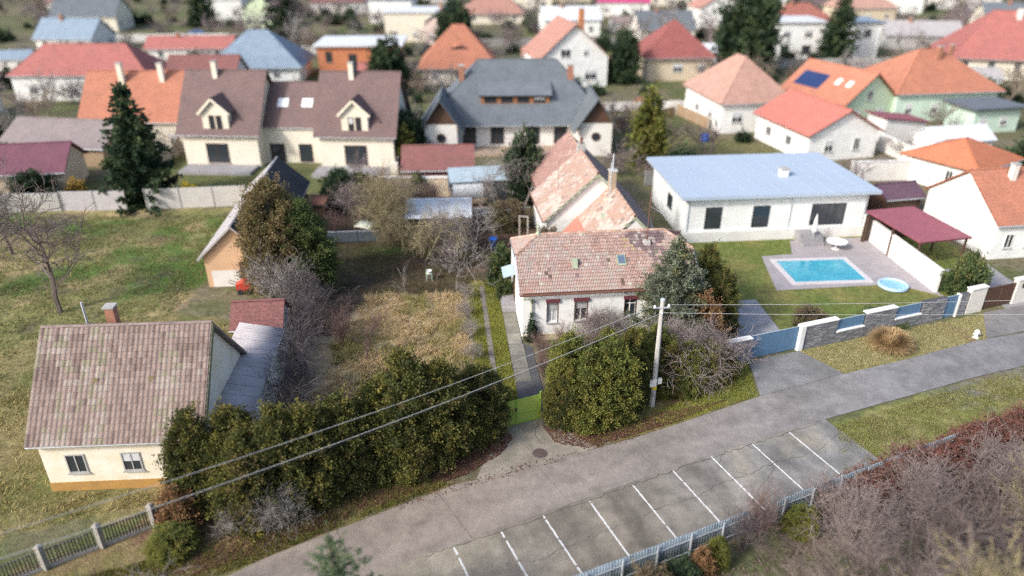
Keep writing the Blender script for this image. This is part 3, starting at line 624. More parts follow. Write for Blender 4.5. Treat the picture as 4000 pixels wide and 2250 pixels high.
def add_body(root, x, y, w, d, he, hr, kind, wm, rm, ov=0.4, wall='wall', roof='roof', th=0.14, fm=None, z0=0.0):
    b = MB(); g = 0.02
    if kind == 'gx':
        b.extr([(x, y, z0), (x, y + d, z0), (x, y + d, he), (x, y + d / 2, hr), (x, y, he)], (w, 0, 0))
    elif kind == 'gy':
        b.extr([(x, y, z0), (x, y, he), (x + w / 2, y, hr), (x + w, y, he), (x + w, y, z0)], (0, d, 0))
    elif kind == 'mono':
        b.extr([(x, y, z0), (x, y, hr), (x + w, y, he), (x + w, y, z0)], (0, d, 0))
    else: b.box(x, y, z0, x + w, y + d, he)
    b.build(wall, wm, root)
    r = MB()
    if kind == 'gx':
        m = (hr - he) / (d / 2); zo = he - m * ov + g; zr = hr + g
        r.slab([(x - ov, y - ov, zo), (x + w + ov, y - ov, zo), (x + w + ov, y + d / 2, zr), (x - ov, y + d / 2, zr)], th)
        r.slab([(x - ov, y + d + ov, zo), (x + w + ov, y + d + ov, zo), (x + w + ov, y + d / 2, zr), (x - ov, y + d / 2, zr)], th)
        cap = [(x - ov - .01, y + d / 2, zr + th), (x + w + ov + .01, y + d / 2, zr + th)]
    elif kind == 'gy':
        m = (hr - he) / (w / 2); zo = he - m * ov + g; zr = hr + g
        r.slab([(x - ov, y - ov, zo), (x - ov, y + d + ov, zo), (x + w / 2, y + d + ov, zr), (x + w / 2, y - ov, zr)], th)
        r.slab([(x + w + ov, y - ov, zo), (x + w + ov, y + d + ov, zo), (x + w / 2, y + d + ov, zr), (x + w / 2, y - ov, zr)], th)
        cap = [(x + w / 2, y - ov - .01, zr + th), (x + w / 2, y + d + ov + .01, zr + th)]
    elif kind == 'hip':
        s_ = min(w, d) / 2; m = (hr - he) / s_; zo = he - m * ov + g; zr = hr + g
        A, B, C, D = (x - ov, y - ov, zo), (x + w + ov, y - ov, zo), (x + w + ov, y + d + ov, zo), (x - ov, y + d + ov, zo)
        if w >= d: P, Q = (x + s_, y + d / 2, zr), (x + w - s_ + 1e-4, y + d / 2, zr); fs = [[A, B, Q, P], [C, D, P, Q], [D, A, P], [B, C, Q]]
        else: P, Q = (x + w / 2, y + s_, zr), (x + w / 2, y + d - s_, zr); fs = [[A, B, P], [C, D, Q], [D, A, P, Q], [B, C, Q, P]]
        for q in fs: r.slab(q, th)
        cap = [P, Q] if (Vector(P) - Vector(Q)).length > .3 else None
        if cap: cap = [(c[0], c[1], c[2] + th) for c in cap]
        hips = [(A, P), (D, P if w >= d else Q), (B, Q if w >= d else P), (C, Q)]
    elif kind == 'mono':
        m = (hr - he) / w; r.slab([(x - ov, y - ov, hr + m * ov + g), (x + w + ov, y - ov, he - m * ov + g), (x + w + ov, y + d + ov, he - m * ov + g), (x - ov, y + d + ov, hr + m * ov + g)], th); cap = None
    else:
        r.box(x - ov, y - ov, he + .004, x + w + ov, y + d + ov, he + .30); cap = None
    ro = r.build(roof, rm, root)
    if cap: MB().tube(cap, .11, 6).build('ridge_cap', rm, ro)
    if kind == 'hip':
        for a_, p_ in hips: MB().tube([(a_[0], a_[1], a_[2] + th), (p_[0], p_[1], p_[2] + th)], .09, 5).build('hip_cap', rm, ro)
    if kind in ('gx', 'hip'):
        MB().tube([(x - ov, y - ov - .05, zo + .03), (x + w + ov, y - ov - .05, zo + .03)], .06, 6).build('gutter', zinc, ro)
    return ro
def chimney(ro, x, y, z0, z1, w=0.55, m=None):
    c = MB().box(x - w / 2, y - w / 2, z0, x + w / 2, y + w / 2, z1).build('chimney', m or brick_red, ro)
    MB().box(x - w / 2 - .06, y - w / 2 - .06, z1 + .002, x + w / 2 + .06, y + w / 2 + .06, z1 + .1).build('cap', grey_render, c)
def skylight(ro, p, slope_dir, w, h, m_ang, col):
    """flat roof window lying on a slope that rises toward +y by angle m_ang"""
    o = MB().box(-w / 2, -h / 2, 0, w / 2, h / 2, .06).build('skylight', frame_w, ro); o.location = p; o.rotation_euler = (m_ang, 0, slope_dir)
    MB().box(-w / 2 + .06, -h / 2 + .06, .06, w / 2 - .06, h / 2 - .06, .066).build('pane', col, o)
def house(name, label, loc, yaw, w, d, he, hr, kind, wm, rm, wins=(), chims=(), ov=0.4, cat='house', group=None, fm=None):
    FOOT.append((loc[0], loc[1], yaw, w, d)); t = thing(name, label, cat, loc, yaw, group); ro = add_body(t, 0, 0, w, d, he, hr, kind, wm, rm, ov)
    for a in wins: window(t, (0, 0, w, d), *a[:5], fm=fm, mull=a[5] if len(a) > 5 else 2)
    for c in chims: chimney(ro, *c)
    return t, ro
def std_wins(w, d, n=3, z=1.0, sz=(1.1, 1.3)):
    o = [('f', w * (i + .5) / n, z, *sz) for i in range(n)]; k = max(2, int(d / 4))
    return o + [(f, d * (i + .5) / k, z, *sz) for i in range(k) for f in ('l', 'r')]

FOOT = [(-38.2, 82.6, -3, 25, 10), (-10.8, 86, 2, 23, 15), (54, 156, 2, 23, 10), (33, 54, 15, 5, 7), (2.9, 57.7, 7, 9, 14), (.7, 43, 6, 13, 15), (12, 110.5, 6, 58, 6.5), (20, 50, 4, 14, 12)]
# ----- tile pieces -----
def tile_meshes(name, tw, th, pal, rolls, thick=0.022):
    out = []
    n = 2 * rolls + 1
    for c in pal:
        xs = []; zs = []
        if rolls:
            for i in range(rolls):
                for q, z in ((0, 0), (.28, .028), (.55, .028), (.8, 0.0)): xs.append(tw * (i + q) / rolls); zs.append(z)
            xs.append(tw - .004); zs.append(0)
        else: xs = [0.004, tw - .004]; zs = [0, 0]
        V = []; F = []; m = len(xs)
        for j, (yy, zz) in enumerate(((0, thick), (th * 1.12, 0.0))):
            for x_, z_ in zip(xs, zs): V.append((x_, yy, z_ + zz))
        for x_, z_ in zip(xs, zs): V.append((x_, 0, -0.002))
        for i in range(m - 1): F.append((i, i + 1, m + i + 1, m + i)); F.append((2 * m + i, 2 * m + i + 1, i + 1, i))
        # side edges
        F.append((0, m, 2 * m, 2 * m)) if False else None
        out.append((np.array(V), np.array(F), c))
    return out
def tile_slope(parent, o, U, Vv, nu, nv, tw, th, tiles, choose, inside, limit=300, m=None, lift=0.012):
    U = Vector(U).normalized(); Vv = Vector(Vv).normalized(); Wn = U.cross(Vv).normalized(); o = Vector(o)
    B = np.array([U, Vv, Wn]); mes = {}; cnt = 0; RV = []; RF = []; RC = []; base = 0; rr = random.Random(7)
    for j in range(nv):
        for i in range(nu):
            off = 0.5 * tw * (j % 2) if len(tiles[0][0]) == 6 else 0
            u, v = i * tw + off, j * th
            if not inside(u + tw / 2, v + th / 2): continue
            k = choose(u, v, rr); Vt, Ft, c = tiles[k]
            p = o + U * u + Vv * v + Wn * (lift + rr.uniform(0, .008))
            if cnt < limit:
                if k not in mes: mes[k] = np_mesh('tile', Vt, Ft, np.ones((len(Vt), 3)) * np.array(c), m or M_TILE)
                t = link('tile', mes[k], parent); a = rr.uniform(-.012, .012)
                t.matrix_local = Matrix(((U.x, Vv.x, Wn.x, p.x), (U.y, Vv.y, Wn.y, p.y), (U.z, Vv.z, Wn.z, p.z), (0, 0, 0, 1))) @ Matrix.Rotation(a, 4, 'Z'); cnt += 1
            else:
                RV.append(Vt @ B + np.array(p)); RF.append(Ft + base); RC.append(np.ones((len(Vt), 3)) * np.array(c) * rr.uniform(.9, 1.1)); base += len(Vt)
    if RV:
        tag(link('tile_field', np_mesh('tile_field', np.vstack(RV), np.vstack(RF), np.vstack(RC), m or M_TILE), parent), kind='stuff')

# ================================================================== the white house in the middle
HW, HD, ZE, SL, OVF = 12.0, 7.5, 3.78, 0.60, 0.35
hz = lambda ly: ZE + SL * (min(ly, HD - ly) + OVF)
RID = hz(HD / 2); HIPY = 2.3
mh_ = thing('white_house', 'white single-storey house with weathered pink clay tile roof and clipped gable', 'house', (HO[0], HO[1], 0), HY)
wins_m = [(2.05, 1.32, .82, 1.62), (4.02, 1.36, .95, 1.58), (7.45, 1.40, .88, 1.52), (10.4, 1.4, .88, 1.52)]
b = MB(); ztop = hz(0) - .03; xs = [0]
for (wx, wz, ww, wh) in wins_m: xs += [wx - ww / 2, wx + ww / 2]
xs.append(HW)
for i in range(0, len(xs), 2): b.box(xs[i], 0, 0, xs[i + 1], .38, ztop)
for (wx, wz, ww, wh) in wins_m: b.box(wx - ww / 2, 0, 0, wx + ww / 2, .38, wz); b.box(wx - ww / 2, 0, wz + wh, wx + ww / 2, .38, ztop)
prof = [(.38, 0), (HD, 0), (HD, hz(HD) - .03), (HD - HIPY, hz(HIPY) - .03), (HIPY, hz(HIPY) - .03), (.38, hz(.38) - .03)]
b.extr([(0, y, z) for y, z in prof], (.38, 0, 0)); b.extr([(HW - .38, y, z) for y, z in prof], (.38, 0, 0)); b.box(.38, HD - .38, 0, HW - .38, HD, hz(HD) - .05)
b.build('wall', white, mh_)
MB().box(.02, -.03, 0, HW - .02, -.002, .45).build('plinth', mat('cream_plinth', (0.55, 0.47, 0.32), (0.45, 0.38, 0.27), 2), mh_)
MB().box(-.02, -.06, ztop - .30, HW + .02, -.002, ztop - .06).build('cornice', white, mh_)
rf = MB(); TH = .06
FP = [(-.25, -OVF), (HW + .25, -OVF), (HW + .25, HIPY), (HW - 1.5, HD / 2), (1.5, HD / 2), (-.25, HIPY)]
rf.slab([(x, y, hz(y)) for x, y in FP], TH); rf.slab([(x, HD - y, hz(y)) for x, y in FP], TH)
rf.slab([(-.25, HIPY, hz(HIPY)), (1.5, HD / 2, RID), (-.25, HD - HIPY, hz(HIPY))], TH); rf.slab([(HW + .25, HIPY, hz(HIPY)), (HW - 1.5, HD / 2, RID), (HW + .25, HD - HIPY, hz(HIPY))], TH)
roof_m = rf.build('roof', mat('old_clay_underlay', (0.24, 0.12, 0.09), (0.18, 0.09, 0.07), 3), mh_)
PALM = [(0.35, 0.25, 0.22), (0.38, 0.275, 0.24), (0.325, 0.225, 0.195), (0.37, 0.285, 0.25), (0.355, 0.30, 0.27), (0.305, 0.205, 0.18), (0.37, 0.24, 0.20),   # 0-6 clay
        (0.165, 0.12, 0.125), (0.21, 0.155, 0.155), (0.37, 0.29, 0.18), (0.31, 0.285, 0.24), (0.14, 0.095, 0.08), (0.46, 0.42, 0.37)]                              # stains, lichen, mortar
sl_len = math.hypot(HD / 2 + OVF, RID - ZE); TW, TT = 0.232, sl_len / 17
tl = tile_meshes('tile', TW, TT, PALM, 2, .055)
def ch_main(u, v, rr):
    a, q = u - .25, v
    sx, sy = (a - 8.9) / 1.35, (q - 4.0) / 1.25
    if q > 2.4 and sx * sx + sy * sy < rr.uniform(.55, 1.25): return rr.choice([7, 7, 8, 8, 4])
    if 9.0 < a < 10.4 and 1.6 < q < 3.2 and rr.random() < .45: return 8
    if 7.3 < a < 8.0 and 2.9 < q < 4.1 and rr.random() < .45: return 9
    if a > 8.2 and q < 1.6 and rr.random() < .35: return 10
    if rr.random() < .006: return 11
    if rr.random() < .02: return rr.choice([10, 12, 8])
    t = fbm(np.array([a]), np.array([q]), .6)[0]
    return rr.choice([0, 1, 2, 5, 6] if t < .5 else [1, 3, 4, 0, 3])
def in_main(u, v):
    x = u - .25; y = v / sl_len * (HD / 2 + OVF) - OVF
    if x < -.25 or x > HW + .25: return False
    if y > HIPY: return -.25 + (y - HIPY) / (HD / 2 - HIPY) * 1.75 < x < HW + .25 - (y - HIPY) / (HD / 2 - HIPY) * 1.75
    return True
nrm = Vector((0, -SL, 1)).normalized()
tile_slope(roof_m, Vector((-.25, -OVF - .02, ZE)) + nrm * TH, (1, 0, 0), (0, 1, SL), int(12.5 / TW), 17, TW, TT, tl, ch_main, in_main)
# left hip: smaller triangle of tiles
hv = Vector((1.75, 0, RID - hz(HIPY))); hn = hv.length
tile_slope(roof_m, Vector((-.25, HD - HIPY, hz(HIPY))) + Vector((-(RID - hz(HIPY)), 0, 1.75)).normalized() * TH, (0, -1, 0), hv, 13, 7, TW, hn / 7, tl, lambda u, v, rr: rr.choice([0, 1, 3, 3, 4, 4]),
           lambda u, v: v / hn * 1.45 < u < 2.9 - v / hn * 1.45)
# ridge and hip caps, one piece each
cap_v = MB().tube([(0, 0, 0), (.36, 0, .0)], [.12, .105], 8); cap_me = [np_mesh('ridge_tile', np.array(cap_v.v), np.array([f for f in cap_v.f if len(f) == 4]), np.ones((len(cap_v.v), 3)) * np.array(c), M_TILE) for c in ((0.42, 0.27, 0.20), (0.36, 0.24, 0.19), (0.48, 0.34, 0.27))]
def caps(parent, a, b_, me_list, step=.34):
    a = Vector(a); b_ = Vector(b_); n = max(1, int((b_ - a).length / step)); d = (b_ - a).normalized()
    q = d.to_track_quat('X', 'Z')
    for i in range(n):
        o = link('ridge_tile', me_list[(i * 7) % len(me_list)], parent); o.location = a + d * (i * (b_ - a).length / n); o.rotation_euler = (q @ Vector((0, 0, 0)).to_track_quat('X', 'Z') if False else q).to_euler()
T2 = TH + .03
caps(roof_m, (1.5, HD / 2, RID + T2), (HW - 1.5, HD / 2, RID + T2), cap_me)
for sx_, x0, x1 in ((1, -.25, 1.5), (-1, HW + .25, HW - 1.5)):
    for yy in (HIPY, HD - HIPY): caps(roof_m, (x0, yy, hz(HIPY) + T2), (x1, HD / 2, RID + T2), cap_me)
MB().bar((-.27, -OVF, ZE + .02), (-.27, HIPY, hz(HIPY) + .02), .05, .2).build('verge_board', zinc, roof_m)
MB().bar((-.31, HIPY - .1, hz(HIPY) + .0), (-.31, HD - HIPY + .1, hz(HIPY) + .0), .06, .14).build('hip_gutter', mat('blue_grey_gutter', (0.20, 0.24, 0.28), (0.17, 0.2, 0.24)), roof_m)
MB().bar((HW + .27, -OVF, ZE + .02), (HW + .27, HIPY, hz(HIPY) + .02), .05, .2).build('verge_board', zinc, roof_m)
MB().tube([(-.25, -OVF - .09, ZE - .06), (HW + .25, -OVF - .09, ZE - .04)], .075, 8).build('gutter', rust, roof_m)
MB().tube([(.05, -OVF - .09, ZE - .1), (.05, -OVF - .06, ZE - .38), (.55, -.30, ZE - .42), (.62, -.10, ZE - .55), (.62, -.10, .1)], .05, 8).build('downpipe', green_paint, mh_)
fin = MB().lathe([(.20, -.12), (.17, .06), (.10, .2), (.06, .42), (.10, .5), (.11, .58), (.05, .68), (.025, .72), (.02, .95), (.004, 1.0)], 12).build('finial', green_paint, roof_m); fin.location = (1.5, HD / 2, RID + .10)
# roof vent, skylight, flue base
vo = MB(); vo.box(-.19, -.34, .0, .19, .2, .10); vo.extr([(-.19, -.2, .10), (-.19, .45, .10), (-.19, .45, .2), (-.19, .1, .34)], (.38, 0, 0))
vent = vo.build('roof_vent', green_paint, roof_m); vent.location = Vector((3.72, 1.45, hz(1.45))) + nrm * .11; vent.rotation_euler = (math.atan(SL), 0, 0)
skl = MB().box(-.30, -.44, 0, .30, .44, .10).build('skylight', green_paint, roof_m); skl.location = Vector((7.0, 1.62, hz(1.62))) + nrm * .11; skl.rotation_euler = (math.atan(SL), 0, 0)
MB().box(-.24, -.30, .10, .24, .38, .107).build('pane', mat('sky_blue_glass', (0.10, 0.14, 0.20), (0.12, 0.16, 0.22), rough=.1, spec=.6), skl)
fb = MB().box(-.22, -.22, 0, .22, .22, .30).build('flue_base', concrete_pole, roof_m); fb.location = (9.05, 2.75, hz(2.75) + .02)
# windows
for i, (wx, wz, ww, wh) in enumerate(wins_m):
    f = MB(); t = .06
    f.box(-ww / 2, .16, 0, -ww / 2 + t, .24, wh); f.box(ww / 2 - t, .16, 0, ww / 2, .24, wh); f.box(-ww / 2 + t, .16, wh - t, ww / 2 - t, .24, wh); f.box(-ww / 2 + t, .16, 0, ww / 2 - t, .24, t)
    f.box(-.035, .155, t, .035, .235, wh - t)
    if i: f.box(-ww / 2 + t, .158, wh * .68, ww / 2 - t, .232, wh * .68 + .06)
    w_ = f.build('window', frame_w, mh_); w_.location = (wx, 0, wz)
    MB().box(-ww / 2 + t, .20, t, ww / 2 - t, .215, wh - t).build('pane', glass if i else curtain_m, w_)
    MB().box(-ww / 2 - .05, -.10, -.05, ww / 2 + .05, .16, -.003).build('sill', grey_render, w_)
    MB().box(-ww / 2 - .06, -.14, wh - .02, ww / 2 + .06, .15, wh + .20).build('shutter_box', maroon_paint, w_)
    jb = MB(); jb.box(-ww / 2 + .002, -.012, 0, -ww / 2 + .05, .15, wh - .03); jb.box(ww / 2 - .05, -.012, 0, ww / 2 - .002, .15, wh - .03); jb.build('shutter_rail', frame_b, w_)
    sh = (.40, .42, .10, .1)[i] * wh; sb = MB(); n = int(sh / .05) + 1
    for j in range(n): sb.box(-ww / 2 + .052, .10, wh - sh + sh * j / n, ww / 2 - .052, .13 + .008 * (j % 2), wh - sh + sh * (j + .9) / n)
    sb.build('roller_shutter', shutter_m, w_)
# side door step and porch roof on the left wall
st = MB(); st.box(-1.0, 4.1, 0, -.03, 6.0, .35); st.box(-.9, 4.4, .35, -.03, 5.9, .62); st.build('door_step', pave, mh_)
MB().box(-.06, 4.7, .62, -.002, 5.6, 2.7).build('side_door', frame_b, mh_)
po = MB().slab([(-.9, 4.3, 2.75), (-.02, 4.3, 3.0), (-.02, 6.1, 3.0), (-.9, 6.1, 2.75)], .05).build('porch_roof', zinc_blue, mh_)

# ----- rear wings -----
PALR = [(0.39, 0.29, 0.24), (0.42, 0.325, 0.275), (0.36, 0.25, 0.205), (0.385, 0.26, 0.205), (0.45, 0.385, 0.33), (0.48, 0.425, 0.37), (0.34, 0.235, 0.20), (0.26, 0.195, 0.175)]
tr = tile_meshes('tile', .42, .34, PALR, 0, .028)
def patch_choice(sd):
    def f(u, v, rr):
        t = fbm(np.array([u + sd]), np.array([v * 1.5 + sd]), .55)[0]
        if t > .6: return rr.choice([4, 5, 4, 1])
        if t < .38: return rr.choice([3, 2, 3, 0])
        return rr.choice([0, 1, 2, 0, 6, 1, 4, 3, 7 if rr.random() < .25 else 0])
    return f
under = mat('rear_roof_deck', (0.30, 0.19, 0.15), (0.24, 0.15, 0.12), 2)
TD = [(0.17, 0.13, 0.125), (0.21, 0.16, 0.15), (0.14, 0.11, 0.11), (0.26, 0.19, 0.17)]
td = tile_meshes('tile', .42, .34, TD, 0, .028)
def gable_y_part(root, x, y, w, d, ze, zr, name, wm, ov, tilesL, tilesR, sd, ov_f=.22, limL=300, limR=200):
    m = (zr - ze) / (w / 2 + ov); L_ = math.hypot(w / 2 + ov, zr - ze)
    MB().extr([(x, y, 0), (x, y, ze + m * ov - .02), (x + w / 2, y, zr - .02), (x + w, y, ze + m * ov - .02), (x + w, y, 0)], (0, d, 0)).build('wall', wm, root)
    r = MB(); xl, xr, xc = x - ov, x + w + ov, x + w / 2; y0, y1 = y - ov_f, y + d
    r.slab([(xl, y0, ze), (xl, y1, ze), (xc, y1, zr), (xc, y0, zr)], .05); r.slab([(xr, y0, ze), (xr, y1, ze), (xc, y1, zr), (xc, y0, zr)], .05)
    ro = r.build('roof', under, root); nv = int(round(L_ / .345))
    nl = Vector((-(zr - ze), 0, w / 2 + ov)).normalized() * .05; nr = Vector(((zr - ze), 0, w / 2 + ov)).normalized() * .05; Ld = y1 - y0
    tile_slope(ro, Vector((xl, y1, ze)) + nl, (0, -1, 0), (xc - xl, 0, zr - ze), int(Ld / .42) + 1, nv, .42, L_ / nv, tilesL, patch_choice(sd), lambda u, v: u < Ld + .1, limL)
    tile_slope(ro, Vector((xr, y0, ze)) + nr, (0, 1, 0), (xc - xr, 0, zr - ze), int(Ld / .42) + 1, nv, .42, L_ / nv, tilesR, lambda u, v, rr: rr.randrange(len(tilesR)), lambda u, v: u < Ld + .1, limR)
    caps(ro, (xc, y0, zr + .09), (xc, y1, zr + .09), cap_me)
    for sx_ in (xl, xr): MB().bar((sx_, y0 - .02, ze - .05), (xc, y0 - .02, zr - .05), .06, .22).build('bargeboard', green_paint, ro)
    MB().tube([(xl - .08, y0, ze - .02), (xl - .08, y1, ze - .02)], .07, 6).build('gutter', rust, ro)
    return ro
# lower wing runs back from the house, local frame of the house
rw = gable_y_part(mh_, 6.4, HD - .6, 5.8, 7.6, 3.0, 6.05, 'wing', white, .2, tr, td, 3, ov_f=0)
# the patch of newer orange-red tiles at its left eave
MB().slab([(6.45, HD + 7.0, 3.3), (6.45, HD + 1.0, 3.3), (4.3, HD + 1.0, 2.5), (4.3, HD + 4.6, 2.5)], .05).build('new_tile_patch', mat('new_orange_tiles', (0.50, 0.215, 0.155), (0.45, 0.19, 0.14), 3, bump=.3), rw)
# taller rear house with its white gable
b2 = thing('rear_house', 'taller rear house with patchwork tile roof and white gable behind the wing', 'house', (2.95, 57.7, 0), 7.0)
r2 = gable_y_part(b2, 0, 0, 8.5, 7.2, 3.0, 7.05, 'rear', white, .28, tr, td, 11)
r3 = gable_y_part(b2, .7, 7.24, 7.3, 6.5, 3.2, 6.95, 'rear', white2, .28, tile_meshes('tile', .42, .34, [(0.32, 0.19, 0.165), (0.35, 0.215, 0.185), (0.30, 0.18, 0.16), (0.37, 0.25, 0.215), (0.32, 0.19, 0.165), (0.34, 0.215, 0.185), (0.28, 0.17, 0.15), (0.32, 0.20, 0.17)], 0, .028), td, 19, ov_f=0, limL=200, limR=120)
c1 = MB().box(3.9, 6.5, 6.3, 4.6, 7.1, 7.75).build('chimney', grey_render, r2); MB().lathe([(.14, 7.752), (.14, 8.3)], 10, (4.25, 6.8, 0)).build('chimney_pot', rust, c1)
MB().tube([(1.6, 3.6, 4.3), (1.6, 3.6, 7.1)], .022, 5).build('thin_mast', rust, r2)
# brick chimney with its flue on the wing
c2 = MB().box(8.75, 13.3, 5.0, 9.3, 13.85, 7.55).build('chimney', mat('buff_brick', (0.42, 0.33, 0.24), (0.34, 0.26, 0.19), 5, bump=.4), rw)
MB().box(8.68, 13.23, 7.552, 9.37, 13.92, 7.68).build('cap', concrete_pole, c2); MB().tube([(9.02, 13.57, 7.68), (9.02, 13.57, 9.0)], .07, 8).build('flue', zinc, c2)
gv = MB().extr([(0, -.2, 0), (0, .2, 0), (0, .25, .32)], (.35, 0, 0)).build('roof_vent', green_paint, rw); gv.location = (7.6, 10.6, 4.6)
# aerials
an = thing('tv_aerial_mast', 'rusty mast with lattice TV aerial rising from the tiled ridge', 'aerial', HL(9.05, 2.75, hz(2.75) + .28), HY)
MB().tube([(0, 0, 0), (.02, .05, 3.6)], .035, 6).build('mast', rust, an)
y_ = MB(); y_.tube([(.0, 0.03, 2.6), (1.7, .3, 1.5)], .018, 5)
for i in range(9): t = .3 + i * .085; p = Vector((0, 0.03, 2.6)).lerp(Vector((1.7, .3, 1.5)), t); y_.tube([p + Vector((-.06, .26, .0)), p + Vector((.06, -.26, 0))], .01, 4)
y_.build('aerial', zinc, an)
g_ = MB(); g_.tube([(.02, .05, 1.9), (.55, .2, -.1 + .6)], .012, 4); g_.build('guy_wire', wire_m, an)
an2 = thing('yagi_aerial', 'pale aerial pole with small arms beside the buff brick chimney', 'aerial', HL(8.55, 12.2, 6.0), HY)
MB().tube([(0, 0, -.1), (0, 0, 2.7)], .045, 7).build('pole', zinc, an2)
y_ = MB(); y_.tube([(-.7, 0, 1.2), (0, 0, 1.05)], .02, 5); y_.lathe([(.01, 0), (.07, .04), (.07, .1), (.01, .14)], 8, (-.7, 0, 1.2)); y_.tube([(0, 0, 1.8), (.5, .1, 1.95)], .012, 4)
for i in range(5): y_.tube([(.1 * i, .02 * i - .2, 1.8 + .03 * i), (.1 * i, .02 * i + .2, 1.8 + .03 * i)], .008, 4)
y_.build('arm', zinc, an2)

# ================================================================== sheds, walls and things in the yard
def corrugated(name, P0, U, Vv, lu, lv, m, parent, pitch=.16, amp=.022, th=0.0):
    U = Vector(U).normalized(); Vv = Vector(Vv).normalized(); Wn = U.cross(Vv).normalized(); P0 = Vector(P0); n = int(lu / pitch * 4); V = []; F = []
    for i in range(n + 1):
        u = lu * i / n; z = amp * math.sin(2 * math.pi * u / pitch)
        V += [P0 + U * u + Wn * z, P0 + U * u + Vv * lv + Wn * z]
    F = [(2 * i, 2 * i + 2, 2 * i + 3, 2 * i + 1) for i in range(n)]
    me = bpy.data.meshes.new(name); me.from_pydata([tuple(v) for v in V], [], F); me.materials.append(m); me.shade_smooth()
    o = link(name, me, parent); sm = o.modifiers.new('thickness', 'SOLIDIFY'); sm.thickness = .012; return o
s1 = thing('garden_shed', 'low shed with bright corrugated zinc gable roof among bare bushes', 'shed', (-9.6, 60.6, 0), 3.0)
MB().extr([(.15, .2, 0), (.15, .2, 1.95), (.15, 3.4, 2.5), (.15, 4.4, 2.2), (.15, 4.4, 0)], (5.6, 0, 0)).build('wall', mat('dark_boards', (0.09, 0.075, 0.06), (0.06, 0.05, 0.045), 3), s1)
for i in range(7): corrugated('roof_sheet', (i * .87 - .1, 0, 2.06 + .012 * (i % 2)), (1, 0, 0), (0, 3.5, .56), .89, 3.55, zinc, s1)
for i in range(7): corrugated('roof_sheet', (i * .87 - .1, 3.46, 2.63 - .01 * (i % 2)), (1, 0, 0), (0, 1.3, -.32), .89, 1.34, zinc, s1)
s2 = thing('lean_to_shed', 'lean-to shed with smooth pale blue metal roof against the rear wall', 'shed', (-6.2, 70.0, 0), 8.5)
MB().extr([(.1, .1, 0), (.1, .1, 2.25), (.1, 2.9, 2.72), (.1, 2.9, 0)], (6.3, 0, 0)).build('wall', dark_metal, s2)
for i in range(4): corrugated('wall_sheet', (.12 + i * .8, .05, .02), (1, 0, 0), (0, 0, 1), .8, 2.2, zinc, s2, pitch=.18)
for i in range(5): MB().slab([(-.1 + i * 1.34, -.15, 2.30 + .004 * i), (-.1 + (i + 1) * 1.34 - .015, -.15, 2.30 + .004 * i), (-.1 + (i + 1) * 1.34 - .015, 3.1, 2.84 + .004 * i), (-.1 + i * 1.34, 3.1, 2.84 + .004 * i)], .035).build('roof_panel', zinc_blue, s2)
MB().box(-.14, -.15, 1.3, -.1, 3.1, 2.27).build('side_sheet', mat('navy_sheet', (0.05, 0.08, 0.16), (0.04, 0.07, 0.13)), s2)
for i in range(9):
    p0 = Vector((.3 + .1 * i, -.6 - .08 * i, .25 + .05 * (i % 4))); MB().bar(p0, p0 + Vector((3.2 - .1 * i, -.05 + .09 * (i % 3), .35)), .12, .04).build('leaning_plank', wood, s2)
# rubble stone wall along the back of the yard
bw = thing('stone_garden_wall', 'pale rubble stone wall with white coping along the back of the yard', 'wall', (-18.6, 71.9, 0), .4)
MB().box(0, .05, 0, 12.2, .38, 2.1).build('core', mat('lime_mortar', (0.46, 0.39, 0.29), (0.38, 0.32, 0.25), 3), bw)
rs = random.Random(12); stm = []
for c in ((0.60, 0.50, 0.37), (0.54, 0.43, 0.30), (0.64, 0.56, 0.44), (0.50, 0.42, 0.32), (0.58, 0.45, 0.33)):
    q = MB(); a = lambda: rs.uniform(-.035, .035)
    q.add([(0 + a(), 0, a()), (.42 + a(), 0, a()), (.42 + a(), 0, .26 + a()), (a(), 0, .26 + a()), (.05, -.05, .05), (.37, -.05, .05), (.37, -.05, .22), (.05, -.05, .22)],
          [(4, 5, 6, 7), (0, 1, 5, 4), (1, 2, 6, 5), (2, 3, 7, 6), (3, 0, 4, 7)]); stm.append(np_mesh('stone', np.array(q.v), np.array(q.f), np.ones((8, 3)) * np.array(c), M_STONE))
for j in range(7):
    x = -.1 + .2 * (j % 2)
    while x < 11.9:
        sx = rs.uniform(.75, 1.35); o = link('stone', rs.choice(stm), bw); o.location = (max(0, x), .05, .03 + j * .295); o.scale = (sx, 1, 1.05); x += .44 * sx
MB().box(-.05, -.06, 2.102, 12.25, .45, 2.22).build('coping', white2, bw)
MB().box(12.22, -.05, 0, 19.0, .36, 2.0).build('plain_wall_section', white2, bw)
# maroon-roofed outbuilding beyond it
o_, ro_ = house('outbuilding', 'long outbuilding with dull maroon roof just beyond the stone garden wall', (-11.4, 73.2), 3, 7.2, 6, 2.6, 4.2, 'gx', mat('red_brown_boards', (0.25, 0.08, 0.06), (0.2, 0.065, 0.05), 3), r_dred, ov=.3, cat='shed')
MB().box(-1.3, -.2, 0, -.55, .6, 3.3).build('pillar', cream, o_)
# grey-blue panel fence
pf = thing('panel_fence', 'low blue-grey solid panel fence at the far end of the grass', 'fence', (-17.6, 59.7, 0), 5.0)
for i in range(3): MB().box(i * 1.86 + .03, -.02, .12, i * 1.86 + 1.83, .02, 1.12).build('panel', panel_m, pf)
for i in range(4): MB().box(i * 1.86 - .03, -.035, 0, i * 1.86 + .028, .035, 1.18).build('post', dark_metal, pf)
MB().box(0, -.03, 1.121, 5.6, .03, 1.16).build('top_rail', zinc, pf)
